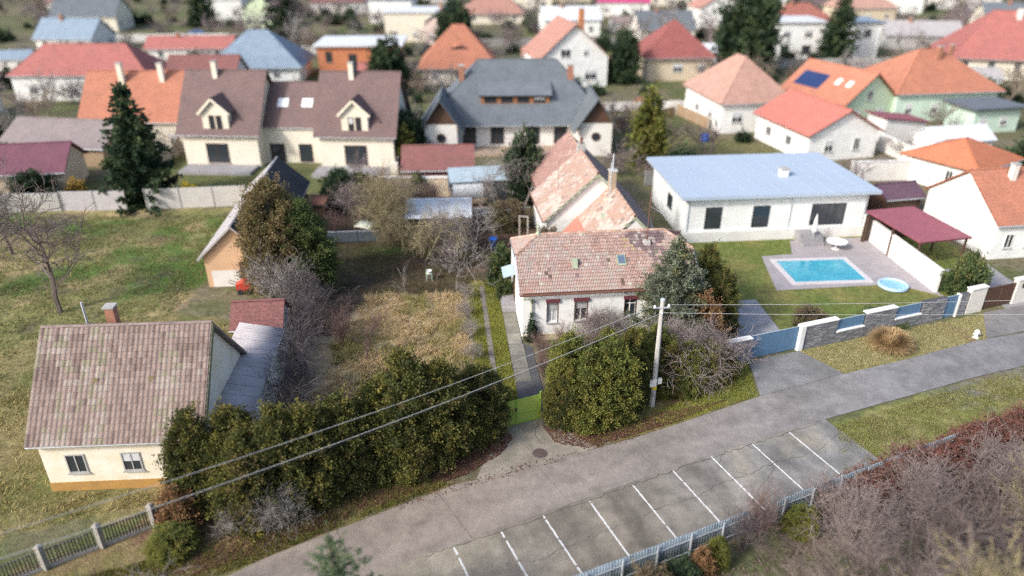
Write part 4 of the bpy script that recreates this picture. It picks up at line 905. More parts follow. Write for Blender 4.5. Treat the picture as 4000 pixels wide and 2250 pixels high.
# wood store
ws = thing('wood_store', 'open wood store with rusty corrugated roof and stacked logs', 'shed', (-20.6, 65.6, 0), -4)
for x in (.1, 2.4):
    for y in (.1, 1.3): MB().box(x, y, 0, x + .09, y + .09, 1.75).build('post', wood, ws)
for i in range(3): corrugated('roof_sheet', (-.1 + i * .92, -.25, 1.72), (1, 0, 0), (0, 1, .18), .95, 1.9, rust, ws, amp=.03)
lg = MB().lathe([(.075, 0), (.08, .5), (.07, .9)], 8); lme = [bpy.data.meshes.new('log') for _ in range(2)]
for q, mm in zip(lme, (wood, mat('fresh_log', (0.42, 0.29, 0.16), (0.34, 0.22, 0.12), 5))): q.from_pydata(lg.v, [], lg.f); q.materials.append(mm)
for j in range(7):
    for i in range(12):
        o = link('log', lme[(i * 3 + j) % 2], ws); o.location = (.28 + i * .165 + .08 * (j % 2), .25 + .1 * ((i * j) % 3) * .3, .1 + j * .145); o.rotation_euler = (R(-90), 0, 0)
# things lying about the yard
bt = thing('upturned_board', 'pale greenish curved sheet lying upturned on a frame behind the panel fence', 'sheet', (-13.6, 62.0, .0), -25)
q = MB(); V = []; n = 10
for i in range(n + 1):
    t = i / n; V += [(-.9 + 1.8 * t, -.45 - .12 * math.sin(t * 3.14), .75 + .14 * math.sin(t * 3.14)), (-.85 + 1.75 * t, .5 + .06 * math.sin(t * 3.14), 1.05 + .1 * math.sin(t * 3.14))]
q.add(V, [(2 * i, 2 * i + 2, 2 * i + 3, 2 * i + 1) for i in range(n)]); o = q.build('sheet', mat('pale_gelcoat', (0.50, 0.52, 0.44), (0.42, 0.44, 0.36), 2), bt, True); o.modifiers.new('t', 'SOLIDIFY').thickness = .03
fr = MB()
for x in (-.7, .7):
    fr.tube([(x, -.4, 0), (x, -.4, .8)], .03, 5); fr.tube([(x, .4, 0), (x, .4, 1.05)], .03, 5); fr.tube([(x, -.4, .75), (x, .4, .98)], .03, 5)
fr.build('frame', rust, bt)
cb = thing('blue_crate', 'small pale blue crate standing behind the panel fence', 'crate', (-14.9, 60.6, 0), 12)
q = MB(); q.box(-.3, -.22, 0, .3, .22, .05); q.box(-.3, -.22, .05, -.27, .22, .75); q.box(.27, -.22, .05, .3, .22, .75); q.box(-.27, -.22, .05, .27, -.19, .75); q.box(-.27, .19, .05, .27, .22, .75); q.build('body', mat('pale_blue_plastic', (0.40, 0.50, 0.60), (0.35, 0.44, 0.54)), cb)
MB().box(-.32, -.24, .752, .32, .24, .79).build('lid', mat('pale_blue_lid', (0.48, 0.58, 0.66), (0.42, 0.52, 0.6)), cb)
# wheelie bin
bn = thing('wheelie_bin', 'blue-lidded wheelie bin standing at the end of the grass drive', 'bin', (-1.65, 58.6, 0), -8)
q = MB(); q.add([(-.24, -.26, .06), (.24, -.26, .06), (.24, .22, .06), (-.24, .22, .06), (-.29, -.34, 1.0), (.29, -.34, 1.0), (.29, .32, 1.0), (-.29, .32, 1.0)], [(0, 3, 2, 1), (4, 5, 6, 7), (0, 1, 5, 4), (1, 2, 6, 5), (2, 3, 7, 6), (3, 0, 4, 7)])
q.build('body', mat('dark_blue_plastic', (0.03, 0.06, 0.16), (0.025, 0.05, 0.13), rough=.45), bn)
q = MB(); q.extr([(-.31, -.38, 1.003), (-.31, .34, 1.003), (-.31, .34, 1.06), (-.31, .0, 1.15), (-.31, -.38, 1.07)], (.62, 0, 0)); q.build('lid', blue_plastic, bn)
for x in (-.27, .27): MB().tube([(x - .03, .26, .1), (x + .03, .26, .1)], .1, 12).build('wheel', dark_metal, bn)
MB().tube([(-.24, .38, 1.0), (.24, .38, 1.0)], .02, 6).build('handle', dark_metal, bn)
# garden stool with a basin
sl = thing('garden_stool', 'small pale green metal stand on the dark leaf-strewn lawn', 'stool', (-6.68, 52.4, 0), 10)
for x in (-.2, .2):
    for y in (-.18, .18): MB().tube([(x * 1.15, y * 1.15, 0), (x, y, .62)], .022, 6).build('leg', mat('sage_paint', (0.42, 0.50, 0.42), (0.36, 0.43, 0.36)), sl)
MB().box(-.25, -.23, .62, .25, .23, .66).build('top', mat('sage_paint', (0.42, 0.50, 0.42)), sl)
q = MB(); q.tube([(-.21, -.19, .3), (.21, -.19, .3)], .015, 5); q.tube([(-.21, .19, .3), (.21, .19, .3)], .015, 5); q.build('stretcher', mat('sage_paint', (0.42, 0.5, 0.42)), sl)
bs_ = tag(MB().lathe([(.14, 0), (.19, .10), (.23, .2), (.24, .22), (.21, .21), (.12, .03)], 16).build('white_basin', mat('enamel', (0.78, 0.78, 0.75), (0.7, 0.7, 0.68), rough=.3)), 'white enamel basin standing on the pale green stand', 'basin'); bs_.location = (-6.68, 52.4, .662)
# white door frame standing among the shrubs
df = thing('white_door_frame', 'empty white door frame standing upright among brown shrubs', 'frame', (.7, 61.4, 0), 12)
q = MB(); q.box(-.05, 0, 0, .03, .1, 2.0); q.box(.72, 0, 0, .8, .1, 1.85); q.build('jamb', mat('flaking_white', (0.66, 0.60, 0.56), (0.52, 0.44, 0.40), 4), df)
MB().bar((-.05, .05, 2.03), (.8, .05, 1.88), .1, .07).build('lintel', mat('flaking_white', (0.66, .6, .56)), df)
# washing line
wl = thing('washing_line', 'thin green steel washing-line frame beside the blue bin', 'washing line', (-2.4, 62.5, 0), 20)
for x in (0, 2.2, 4.2): MB().tube([(x, 0, 0), (x, 0, 1.9)], .03, 6).build('post', green_paint, wl)
MB().tube([(-.4, 0, 1.92), (4.4, 0, 1.92)], .035, 6).build('rail', zinc, wl)
cw = thing('concrete_trough', 'pale concrete trough block beside the zinc roofed shed', 'trough', (-3.7, 66.2, 0), 3)
q = MB(); q.box(0, 0, 0, 1.9, .9, .12); q.box(0, 0, .12, .12, .9, .7); q.box(1.78, 0, .12, 1.9, .9, .7); q.box(.12, 0, .12, 1.78, .12, .7); q.box(.12, .78, .12, 1.78, .9, .7); q.build('body', concrete_pole, cw)
tub = tag(MB().lathe([(.42, 0), (.55, .25), (.58, .3), (.52, .29), (.4, .06)], 18).build('zinc_tub', zinc), 'round zinc tub lying on the ground beside the concrete trough', 'tub'); tub.location = (-1.2, 66.5, 0.0)

# ================================================================== green gate
gt = thing('green_gate', 'lime green double metal gate between the two evergreen hedges', 'gate', (-1.2, 33.05, 0), 21.5)
for i in range(2):
    x0, x1 = .06 + i * 1.48, .06 + i * 1.48 + 1.46
    lf = MB().box(x0 + .05, -.008, .12, x1 - .05, .008, 1.72).build('leaf', green_gate, gt)
    q = MB(); q.box(x0, -.035, .08, x0 + .05, .035, 1.76); q.box(x1 - .05, -.035, .08, x1, .035, 1.76); q.box(x0 + .05, -.03, .08, x1 - .05, .03, .12); q.box(x0 + .05, -.03, 1.72, x1 - .05, .03, 1.76); q.box(x0 + .05, -.03, .72, x1 - .05, -.008, .76); q.build('leaf_frame', green_paint if False else mat('lime_frame', (0.20, 0.36, 0.05), (0.24, 0.36, 0.05), 3), lf)
for x in (0, 3.05): MB().tube([(x, 0, 0), (x, 0, 1.95)], .06, 8).build('post', mat('lime_frame', (0.2, .36, .05)), gt)
MB().box(1.46, -.07, 1.0, 1.58, -.036, 1.2).build('lock', dark_metal, gt)
# ================================================================== stone-clad street wall on the right
SWY = 19.7; SWL = (14.52, 39.95)
sw = thing('stone_clad_wall', 'grey stacked-stone street wall with white coping and blue slat infills', 'wall', (SWL[0], SWL[1], 0), SWY)
rs = random.Random(21)
def stone_section(x0, x1, z1, y0=0.0, y1=.32, cap=True, name='stone_pier'):
    p = MB().box(x0 + .01, y0 + .02, 0, x1 - .01, y1, z1 - .01).build(name, mat('dark_grout', (0.09, 0.09, 0.095), (0.07, 0.07, 0.075), 4), sw)
    V = []; F = []; C = []
    z = .01
    while z < z1 - .03:
        h = rs.uniform(.05, .085); h = min(h, z1 - .012 - z); x = x0
        while x < x1 - .02:
            l = min(rs.uniform(.18, .55), x1 - x); q = rs.uniform(.0, .028); g = .006
            k = len(V); V += [(x + g, y0 + .02, z), (x + l - g, y0 + .02, z), (x + l - g, y0 + .02, z + h - g), (x + g, y0 + .02, z + h - g), (x + g, y0 - q, z + .004), (x + l - g, y0 - q, z + .004), (x + l - g, y0 - q, z + h - g), (x + g, y0 - q, z + h - g)]
            F += [(k + 4, k + 5, k + 6, k + 7), (k, k + 1, k + 5, k + 4), (k + 1, k + 2, k + 6, k + 5), (k + 2, k + 3, k + 7, k + 6), (k + 3, k, k + 4, k + 7)]
            t = rs.choice([(0.20, 0.205, 0.22), (0.155, 0.16, 0.175), (0.25, 0.255, 0.27), (0.18, 0.18, 0.19), (0.32, 0.32, 0.325)]); C += [t] * 8
            x += l
        z += h
    tag(link('stone_cladding', np_mesh('stone_cladding', np.array(V), np.array(F), np.array(C), M_STONE), p), kind='stuff')
    if cap: MB().box(x0 - .02, y0 - .07, z1 - .008, x1 + .02, y1 + .06, z1 + .06).build('coping', white, p)
    return p
def slat_panel(x0, x1, z0, z1, name='slat_panel', y=.12):
    p = MB(); p.box(x0, y - .03, z0, x0 + .05, y + .03, z1); p.box(x1 - .05, y - .03, z0, x1, y + .03, z1); o = p.build(name, blue_slat, sw)
    n = max(4, int((z1 - z0) / .085)); q = MB().box(0, -.012, 0, x1 - x0 - .1, .012, (z1 - z0) / n * .78); me = bpy.data.meshes.new('slat'); me.from_pydata(q.v, [], q.f); me.materials.append(blue_slat)
    for i in range(n):
        s_ = link('slat', me, o); s_.location = (x0 + .05, y, z0 + (z1 - z0) * i / n); s_.rotation_euler = (R(-14), 0, 0)
    MB().box(x0 + .05, y - .026, z1 - .004, x1 - .05, y + .026, z1 + .03).build('top_rail', zinc_blue, o)
    return o
stone_section(-3.2, 1.18, 1.75); slat_panel(1.25, 5.0, .08, 1.80, 'sliding_gate', .2)
MB().box(5.02, -.10, 0, 5.36, .36, 1.92).build('white_pier', white, sw)
stone_section(5.38, 8.12, 1.86); stone_section(8.14, 10.5, .85); MB().box(8.14, -.1, .912, 10.5, .38, .95).build('sill', white, sw); slat_panel(8.2, 10.44, .98, 1.76)
stone_section(10.52, 13.2, 1.86); stone_section(13.22, 15.6, .85); MB().box(13.22, -.1, .912, 15.6, .38, .95).build('sill', white, sw); slat_panel(13.28, 15.54, .98, 1.76)
stone_section(15.62, 17.85, 1.80, cap=False); slat_panel(17.9, 19.0, .05, 1.78, 'slat_door', .1); MB().box(19.02, -.06, 0, 19.16, .3, 1.85).build('white_post', white2, sw); stone_section(19.18, 20.0, 1.8, cap=False)
# neighbour's white piers and brown gate
ng = thing('brown_gate', 'dark brown boarded double gate between white brick piers', 'gate', tuple(np.array(SWL) + np.array([math.cos(R(SWY)), math.sin(R(SWY))]) * 20.1), SWY)
wb = mat('white_brick_pier', (0.74, 0.70, 0.64), (0.66, 0.62, 0.56), 3, bump=.35)
for x0, x1 in ((0, 1.55), (4.65, 6.1)):
    p_ = MB().box(x0, -.02, 0, x1, .36, 2.0).build('pier', wb, ng); MB().box(x0 - .05, -.08, 2.003, x1 + .05, .42, 2.09).build('coping', white2, p_)
for k in range(2):
    x0 = 1.6 + k * 1.52
    f_ = MB(); f_.box(x0, .1, .1, x0 + .06, .16, 1.8); f_.box(x0 + 1.42, .1, .1, x0 + 1.48, .16, 1.8); f_.box(x0 + .06, .1, .1, x0 + 1.42, .16, .18); f_.box(x0 + .06, .1, .92, x0 + 1.42, .16, 1.0); f_.box(x0 + .06, .1, 1.72, x0 + 1.42, .16, 1.8)
    lf = f_.build('leaf', frame_b, ng)
    for i in range(11): MB().box(x0 + .07 + i * .123, .07, .12, x0 + .07 + i * .123 + .10, .098, 1.78).build('board', frame_b, lf)
MB().box(5.15, -.1, 1.35, 5.5, -.022, 1.75).build('letter_box', dark_metal, ng)
MB().box(6.12, .1, .1, 8.0, .16, 1.8).build('next_panel', frame_b, ng)
# stepping boards and little white hydrant cap on the verge
for i in range(6):
    t = i / 5; o = MB().box(-.42, -.09, 0, .42, .09, .05).build('stepping_board', wood); o.location = (31.25 + .55 * t, 45.1 - 2.1 * t, .0); o.rotation_euler = (0, 0, R(22 + 3 * (i % 3)))
    tag(o, 'weathered timber stepping board in the dry grass, number %s from the wall' % ('one two three four five six'.split()[i]), 'board', 'stepping boards from the blue slat door to the road')
hyd = thing('hydrant_cap', 'small white hydrant post at the corner of the dry verge', 'hydrant', (32.3, 43.35, 0))
MB().lathe([(.22, 0), (.22, .06), (.12, .1), (.12, .42), (.17, .44), (.17, .55), (.08, .64), (.02, .66)], 14).build('body', frame_w, hyd)
for sgn in (-1, 1): MB().tube([(.1 * sgn, 0, .34), (.24 * sgn, 0, .34)], .06, 8).build('outlet', frame_w, hyd)

# ================================================================== iron picket fence, lower left
fo = np.array([-26.6, 19.45]); fdv = np.array([math.cos(R(33.6)), math.sin(R(33.6))])
fe = thing('picket_fence', 'dark iron picket fence with old concrete posts by the roadside', 'fence', (fo[0], fo[1], 0), 33.6)
pk = MB().box(-.022, -.012, .2, .022, .012, 1.12); pkm = bpy.data.meshes.new('picket'); pkm.from_pydata(pk.v, [], pk.f); pkm.materials.append(mat('dark_picket', (0.055, 0.05, 0.048), (0.04, 0.036, 0.035), rough=.7))
for i in range(7):
    x = i * 2.28
    q = MB(); q.lathe([(.17, -.02), (.17, 1.15), (.15, 1.2), (.15, 1.26), (.21, 1.3), (.21, 1.36), (.12, 1.44), (.03, 1.46)], 4, (x, 0, 0)); p_ = q.build('post', mat('old_concrete', (0.36, 0.34, 0.31), (0.25, 0.235, 0.215), 5, bump=.4), fe)
    if i < 6:
        MB().box(x + .18, -.03, .0, x + 2.1, .10, .16).build('kerb', mat('old_concrete', (0.36, .34, .31)), fe)
        for zz in (.32, 1.0): MB().box(x + .17, .012, zz, x + 2.11, .045, zz + .05).build('rail', mat('pale_rail', (0.28, 0.27, 0.25), (0.2, 0.19, 0.18), 4), fe)
        for j in range(14): o = link('picket', pkm, fe); o.location = (x + .27 + j * .134, 0, 0); o.rotation_euler = (0, R(rs.uniform(-1.5, 1.5)), 0)
# ================================================================== corrugated metal fence, lower right
mf = thing('corrugated_fence', 'galvanised corrugated metal fence along the back of the parking bays', 'fence', (FEN_O[0], FEN_O[1], 0), 24.0)
for i in range(-16, 26):
    if i in (10, 11): continue
    corrugated('sheet', (i * .9, 0, .12), (1, 0, 0), (0, 0, 1), .92, 1.38 + .02 * (i % 2), fence_sheet, mf, pitch=.15, amp=.03)
for i in range(-8, 12):
    x = i * 1.8 + .4
    if 8.9 < x < 10.9: continue
    MB().box(x, -.12, 0, x + .07, -.045, 1.45).build('post', zinc, mf)
for z in (.35, 1.1):
    for a, b_ in ((-14.4, 8.95), (10.85, 23.3)): MB().box(a, -.075, z, b_, -.04, z + .05).build('rail', zinc, mf)
# ================================================================== street pole and cables
pl = thing('utility_pole', 'pale concrete utility pole with a meter box between hedge and bare shrub', 'pole', (8.4, 35.5, 0), 10)
MB().tube([(0, 0, -.1), (-.02, 0, 7.15)], [.19, .115], 10).build('shaft', concrete_pole, pl)
MB().lathe([(.14, 7.12), (.14, 7.22), (.08, 7.26)], 10, (-.02, 0, 0)).build('cap', zinc, pl)
MB().tube([(.12, -.12, .0), (.1, -.1, 3.5), (.06, -.1, 6.6)], .03, 6).build('conduit', dark_metal, pl)
MB().bar((-.55, -.08, 6.75), (.45, -.08, 6.7), .07, .07).build('cross_arm', zinc, pl)
for x, z in ((-.5, 6.8), (-.05, 6.35), (.32, 6.8)): MB().lathe([(.03, -.06), (.07, .0), (.075, .06), (.04, .1), (.05, .13), (.01, .15)], 10, (x, -.12, z)).build('insulator', mat('porcelain', (0.8, 0.79, 0.76), (0.74, .73, .7), rough=.2), pl)
bxx = MB().box(-.38, -.28, 1.55, .02, -.14, 2.05).build('meter_box', frame_w, pl); bx2 = MB().box(.14, -.2, 1.65, .38, -.05, 2.0).build('fuse_box', frame_w, pl)
MB().tube([(0, 0, 1.25), (0, 0, 1.45)], .188, 10).build('yellow_band', mat('yellow_band_paint', (0.75, 0.55, 0.02), (0.7, 0.5, 0.02)), pl)
q = MB()
for a in range(3): q.tube([(.1, -.1, 6.3 - .1 * a), (.35, -.2, 6.0 - .1 * a), (.2, -.25, 5.7 - .1 * a), (.02, -.15, 5.9 - .15 * a)], .012, 4)
q.build('loop_cable', dark_metal, pl)
def cable(label, a, b_, sag, r=.014, m=None):
    P = []; A = Vector(a); B = Vector(b_)
    for i in range(25): t = i / 24; p = A.lerp(B, t); p.z -= sag * 4 * t * (1 - t); P.append(p - A)
    o = MB().tube(P, r, 5).build('overhead_cable', m or wire_m); o.location = A; return tag(o, label, 'cable', 'overhead cables on the utility pole')
cable('upper pale cable crossing the left hedge toward the lower left', (7.9, 35.35, 6.9), (-26, 15.2, 6.4), .8, .011)
cable('paired lower cable crossing the left hedge nearest the road', (8.37, 35.37, 6.42), (-26, 14.2, 5.9), .85, .013)
cable('thin dark cable running beside the lower pale cable', (8.35, 35.36, 6.35), (-26, 14.0, 5.9), .87, .008, dark_metal)
cable('upper cable running right from the pole top', (8.72, 35.42, 6.9), (60, 38.5, 7.2), .5, .012)
cable('lower cable running right from the pole', (8.4, 35.38, 6.42), (60, 36.6, 6.7), .5, .012)

# ================================================================== left neighbour's house and annexes
A_, ra = house('old_cottage', 'old cottage with faded brown tile roof and peeling cream front, nearest on the left', (-23.4, 28.2), 3.6, 7.9, 7.4, 3.35, 7.35, 'gx', mat('peeling_cream', (0.74, 0.69, 0.60), (0.66, 0.58, 0.44), .9, bump=.15), r_old,
               wins=[('f', 1.6, 1.15, .95, 1.15), ('f', 4.3, 1.15, .95, 1.15), ('f', 6.6, 1.15, .95, 1.15), ('l', 2.0, 1.15, .9, 1.1), ('l', 5, 1.15, .9, 1.1)], chims=[(2.9, 4.5, 6.3, 8.15, .45)], fm=grey_render, ov=.3)
MB().box(-.03, -.04, 0, 7.93, -.002, .55).build('plinth', ochre, A_)
for x in (2.6, 5.3):
    o = MB().extr([(0, -.12, 0), (0, .22, 0), (0, .22, .22), (0, .05, .22)], (.26, 0, 0)).build('roof_vent', mat('mossy_vent', (0.17, 0.135, 0.075), (0.13, 0.105, 0.06)), ra); o.location = (x, 1.7, 3.35 + 4.0 / 3.7 * 1.7 + .2)
PALC = [(0.22, 0.165, 0.145), (0.245, 0.185, 0.162), (0.185, 0.135, 0.118), (0.275, 0.23, 0.20), (0.155, 0.115, 0.10), (0.21, 0.185, 0.135)]
mc = (7.35 - 3.35) / 3.7; Lc = math.hypot(4.0, 4.0 * mc); tc_ = tile_meshes('tile', .25, Lc / 18, PALC, 1, .03)
def ch_cot(u, v, rr):
    t = fbm(np.array([u * 2.2]), np.array([v * .35]), .5)[0]; t2 = fbm(np.array([u + 40]), np.array([v]), .7)[0]
    if t > .60: return rr.choice([3, 1, 5])
    if t2 < .40: return rr.choice([2, 4])
    return rr.choice([0, 1, 2, 0])
tile_slope(ra, Vector((-.3, -.32, 3.35 - mc * .3 + .02)) + Vector((0, -mc, 1)).normalized() * .142, (1, 0, 0), (0, 1, mc), 34, 18, .25, Lc / 18, tc_, ch_cot, lambda u, v: True)
MB().bar((-.33, -.3, 3.05), (-.33, 3.7, 7.4), .05, .28).build('verge_board', mat('mossy_board', (0.20, 0.20, 0.13), (0.15, 0.15, 0.1)), ra)
MB().bar((8.23, -.3, 3.05), (8.23, 3.7, 7.4), .05, .28).build('verge_board', mat('mossy_board', (0.2, .2, .13)), ra)
MB().tube([(.9, 5.6, 6.0), (.9, 5.6, 7.9)], .06, 6).build('flue', zinc, ra)
an_, rn_ = house('asbestos_lean_to', 'long lean-to with pale grey fibre-cement roof right of the old cottage', (-16.2, 30.6), 5, 2.3, 9.0, 2.6, 3.1, 'mono', white, r_asb, ov=.2, cat='shed')
for i in range(10): corrugated('roof_sheet', (-.2, -.2 + i * .94, 3.33), (0, 1, 0), (-2.7, 0, .0) if False else (1, 0, -.2174), .95, 2.74, mat('pale_corrugated', (0.46, .43, .44), (0.36, .33, .345), .9, c3=(0.44, .36, .33)), rn_, pitch=.18, amp=.03)
an2_, rn2 = house('red_roof_shed', 'small shed with dull red tile roof behind the grey lean-to', (-18.0, 40.4), 5, 3.0, 2.6, 2.5, 3.6, 'gx', white2, r_dred, ov=.2, cat='shed')
b1, rb1 = house('peach_barn', 'long narrow barn with grey roof and peach gable beside the bronze yew', (-24.0, 51.2), 5.2, 5.0, 17.5, 2.7, 5.0, 'gy', peach, r_asb, ov=.35, cat='barn')
MB().box(2.6, -.05, 0, 4.3, -.002, 2.1).build('door', frame_b, b1); MB().box(.4, -.03, 0, 2.5, -.002, 1.4).build('white_patch', white2, b1)
rm_ = thing('red_barrow', 'small red garden machine standing before the peach barn door', 'machine', (-20.9, 50.3, 0), 15)
q = MB(); q.extr([(-.5, -.35, .3), (.5, -.35, .3), (.65, -.35, .95), (.1, -.35, 1.05), (-.55, -.35, .8)], (0, .7, 0)); q.build('body', mat('red_paint', (0.62, 0.06, 0.03), (0.5, .05, .03), rough=.4), rm_)
for x in (-.3, .35):
    for y in (-.4, .4): MB().tube([(x, y - .05, .22), (x, y + .05, .22)], .22, 12).build('wheel', dark_metal, rm_)
MB().tube([(-.5, -.25, .8), (-1.0, -.25, 1.1), (-1.0, .25, 1.1), (-.5, .25, .8)], .025, 5).build('handle', dark_metal, rm_)
MB().slab([(5.37, -.37, 2.39 + .16), (5.37, 17.9, 2.55), (2.56, 17.9, 5.14), (2.56, -.37, 5.14)], .05).build('shaded_slate_slope', r_dark, rb1)  # dark slate slab over the right slope; its shade is put into the colour
MB().box(.3, 17.52, 0, 4.7, 17.9, 2.6).build('brick_end_wall', orange_brick, b1)
# walls along the back of the left plot
for lab, p0, p1, h, m_ in (('low grey block wall at the far left end of the green plot', (-78, 66.5), (-45, 67.9), 1.9, grey_render), ('grey panel wall left of the tall dark conifer', (-44.8, 68.0), (-38.6, 68.3), 2.0, mat('pale_grey_wall', (0.46, 0.44, 0.45), (0.40, 0.38, 0.39), 1.5)), ('white panel wall between tall conifer and barn', (-36.6, 68.4), (-27.0, 69.6), 2.1, mat('dull_white_panel', (0.52, .505, .48), (0.44, .43, .41), 1.2, fine=.1))):
    d = np.array(p1) - np.array(p0); L_ = np.hypot(*d); w_ = thing('boundary_wall', lab, 'wall', (*p0, 0), math.degrees(math.atan2(d[1], d[0])))
    n = max(1, int(L_ / 2.6))
    for i in range(n): MB().box(L_ * i / n + .06, 0, 0, L_ * (i + 1) / n - .06, .14, h).build('panel', m_, w_)
    for i in range(n + 1): MB().box(L_ * i / n - .055, -.05, 0, L_ * i / n + .055, .2, h + .06).build('post', grey_render, w_)

# ================================================================== houses of the second row
c1_, rc1 = house('orange_roof_house', 'cream house with steep orange roof and two pale chimneys behind tall conifer', (-52.6, 88.0), 1, 12.6, 9.5, 4.2, 9.0, 'gx', cream, r_orange, wins=[('f', 1.7, 1.1, 1.1, 1.3), ('f', 10.8, 1.1, 1.1, 1.3), ('f', 6, 1.1, 1.2, 1.3)], chims=[(4.3, 3.6, 7.0, 10.2, .6, cream), (9.2, 3.8, 7.0, 10.2, .6, cream)])
dh = thing('double_house', 'long cream double house with mauve-brown roofs and two gabled dormers', 'house', (-38.2, 82.6, 0), -3)
wl_ = dict(lw=8.8)
def add_dormer(root, ro, x, y, w, z0, z1, zr, depth):
    o = MB().extr([(x - w / 2, y, z0), (x - w / 2, y, z1), (x, y, zr), (x + w / 2, y, z1), (x + w / 2, y, z0)], (0, depth, 0)).build('dormer', cream, ro)
    r = MB(); e = .35; m = (zr - z1) / (w / 2)
    r.slab([(x - w / 2 - e, y - .3, z1 - m * e + .02), (x - w / 2 - e, y + depth, z1 - m * e + .02), (x, y + depth, zr + .02), (x, y - .3, zr + .02)], .12); r.slab([(x + w / 2 + e, y - .3, z1 - m * e + .02), (x + w / 2 + e, y + depth, z1 - m * e + .02), (x, y + depth, zr + .02), (x, y - .3, zr + .02)], .12); r.build('dormer_roof', r_mauve, o)
    b = MB(); 
    for sx_ in (-1, 1): b.bar((x, y - .31, zr - .02), (x + sx_ * (w / 2 + e), y - .31, z1 - m * e - .02), .06, .26)
    b.build('bargeboard', cream, o)
    for dx in (-.42, .42): window(o, (x - w / 2, y, w, depth), 'f', w / 2 + dx, z0 + .35, .62, 1.55, frame_b, 1, False)
rl = add_body(dh, 0, 0, 8.8, 9.6, 4.4, 10.1, 'gx', cream, r_mauve, .5); rcn = add_body(dh, 8.82, 2.2, 7.2, 8.4, 4.4, 8.5, 'gx', cream, r_mauve, .25, 'wall', 'centre_roof'); rr_ = add_body(dh, 16.05, 0, 8.6, 9.6, 4.4, 10.1, 'gx', cream, r_mauve, .5)
for x, ro in ((4.3, rl), (20.4, rr_)): add_dormer(dh, ro, x, -.05, 3.0, 4.2, 6.6, 8.0, 3.2); chimney(ro, x - 1.0, 4.3, 8.8, 11.3, .55, cream)
for x in (3.9, 20.2): window(dh, (0, 0, 30, 9), 'f', x, .55, 2.6, 2.3, frame_b, 2)
for x, w in ((10.2, 1.8), (13.6, 1.6)): window(dh, (0, 2.2, 30, 9), 'f', x, .1, w, 2.2, frame_b, 1, False)
for x in (10.9, 13.8): skylight(rcn, (x, 4.3, 4.4 + 4.1 / 4.2 * 2.1 + .2), 0, 1.3, 1.2, math.atan(4.1 / 4.2), mat('bright_skylight', (0.75, 0.8, 0.85), (0.7, 0.75, 0.8), rough=.1))
MB().box(.2, -3.0, .0, 8.6, -.02, .35).build('terrace', pave, dh); MB().box(15.8, -3.4, .0, 24.6, -.02, .35).build('terrace', pave, dh)
gh = thing('grey_roof_villa', 'large villa with sweeping grey hipped roof and two round-windowed front wings', 'house', (-10.8, 88.4, 0), 2)
rg = add_body(gh, 1.2, 1.5, 21.0, 11.0, 4.0, 9.9, 'hip', white2, r_grey, .9)
for x0 in (.2, 19.0):
    rw_ = add_body(gh, x0, -2.2, 3.9, 7.0, 4.1, 6.9, 'gy', white2, r_grey, .8, 'wing_wall', 'wing_roof'); MB().extr([(x0 - .1, -2.26, 4.1), (x0 + 1.95, -2.26, 6.8), (x0 + 4.0, -2.26, 4.1)], (0, .05, 0)).build('gable_boarding', frame_b, rw_)
    o = link('round_window', MB().lathe([(.55, 0), (.55, .08), (.42, .08), (.42, .03)], 18).build('tmp', frame_b).data, gh); bpy.data.objects.remove(bpy.data.objects['tmp']); o.location = (x0 + 1.95, -2.2, 2.4); o.rotation_euler = (R(90), 0, 0)
    g2 = link('pane', MB().lathe([(.42, 0), (.42, .035)], 18).build('tmp', glass).data, o); bpy.data.objects.remove(bpy.data.objects['tmp'])
MB().extr([(7.0, 2.6, 5.35), (7.0, 2.6, 6.35), (7.0, 5.6, 7.9), (7.0, 5.6, 5.4)], (8.6, 0, 0)).build('shed_dormer', mat('brown_cladding', (0.30, 0.14, 0.07), (0.25, .12, .06)), rg)
MB().slab([(6.7, 2.2, 6.36), (15.9, 2.2, 6.36), (15.9, 5.9, 8.1), (6.7, 5.9, 8.1)], .15).build('dormer_roof', r_grey, rg)
for i in range(4): window(gh, (7.0, 2.6, 8.6, 3), 'f', 1.2 + i * 2.05, 5.5, 1.5, .75, frame_b, 1, False)
for x in (5.5, 9.0, 13.5, 17): window(gh, (0, 1.5, 22, 9), 'f', x, .6, 1.7, 2.2, frame_b, 2, False)
for x in (4.6, 18.4): chimney(rg, x, 5.2, 6.6, 9.6, .7, brick_red)
MB().box(4.3, -2.0, 0, 18.9, 1.48, .3).build('terrace', mat('tan_paving', (0.40, 0.30, 0.22), (0.34, 0.26, 0.19), 1), gh)
house('wide_red_roof_house', 'wide white house with bright red hipped roof, far left', (-79.5, 117.3), 1, 21.5, 8.6, 4.2, 8.0, 'hip', white, r_red, wins=[('f', 3.0, 1.2, 1.1, 1.4), ('f', 9.5, 1.2, 1.1, 1.4), ('f', 15.5, 1.2, 1.1, 1.4)])
house('dark_red_annex', 'lower annex with dark red roof right of the wide red-roofed house', (-56.5, 121), 1, 11, 7, 3.0, 5.8, 'gx', white2, r_dred, wins=[('f', 5, 1.0, 1, 1.1)])
house('blue_hip_house', 'white house under a pyramidal blue-grey roof behind the double house', (-53.0, 130.0), 4, 15.5, 12, 3.3, 8.2, 'hip', white, r_blue, wins=[('f', 3, 1.1, 1.2, 1.3), ('f', 7, 1.1, 1.2, 1.3), ('f', 11.5, 1.1, 1.2, 1.3)], ov=.7)
c7, r7 = house('orange_brick_house', 'orange brick house with flat white roof behind the double house', (-35.5, 137), 3, 15.0, 11, 5.4, 5.4, 'flat', orange_brick, r_whiteflat, wins=[('f', 2.0, 2.6, 1.2, 1.9), ('f', 6.3, .9, 1.5, 3.2), ('f', 12.2, 2.4, 1.9, 2.1)], fm=frame_b, ov=.6)
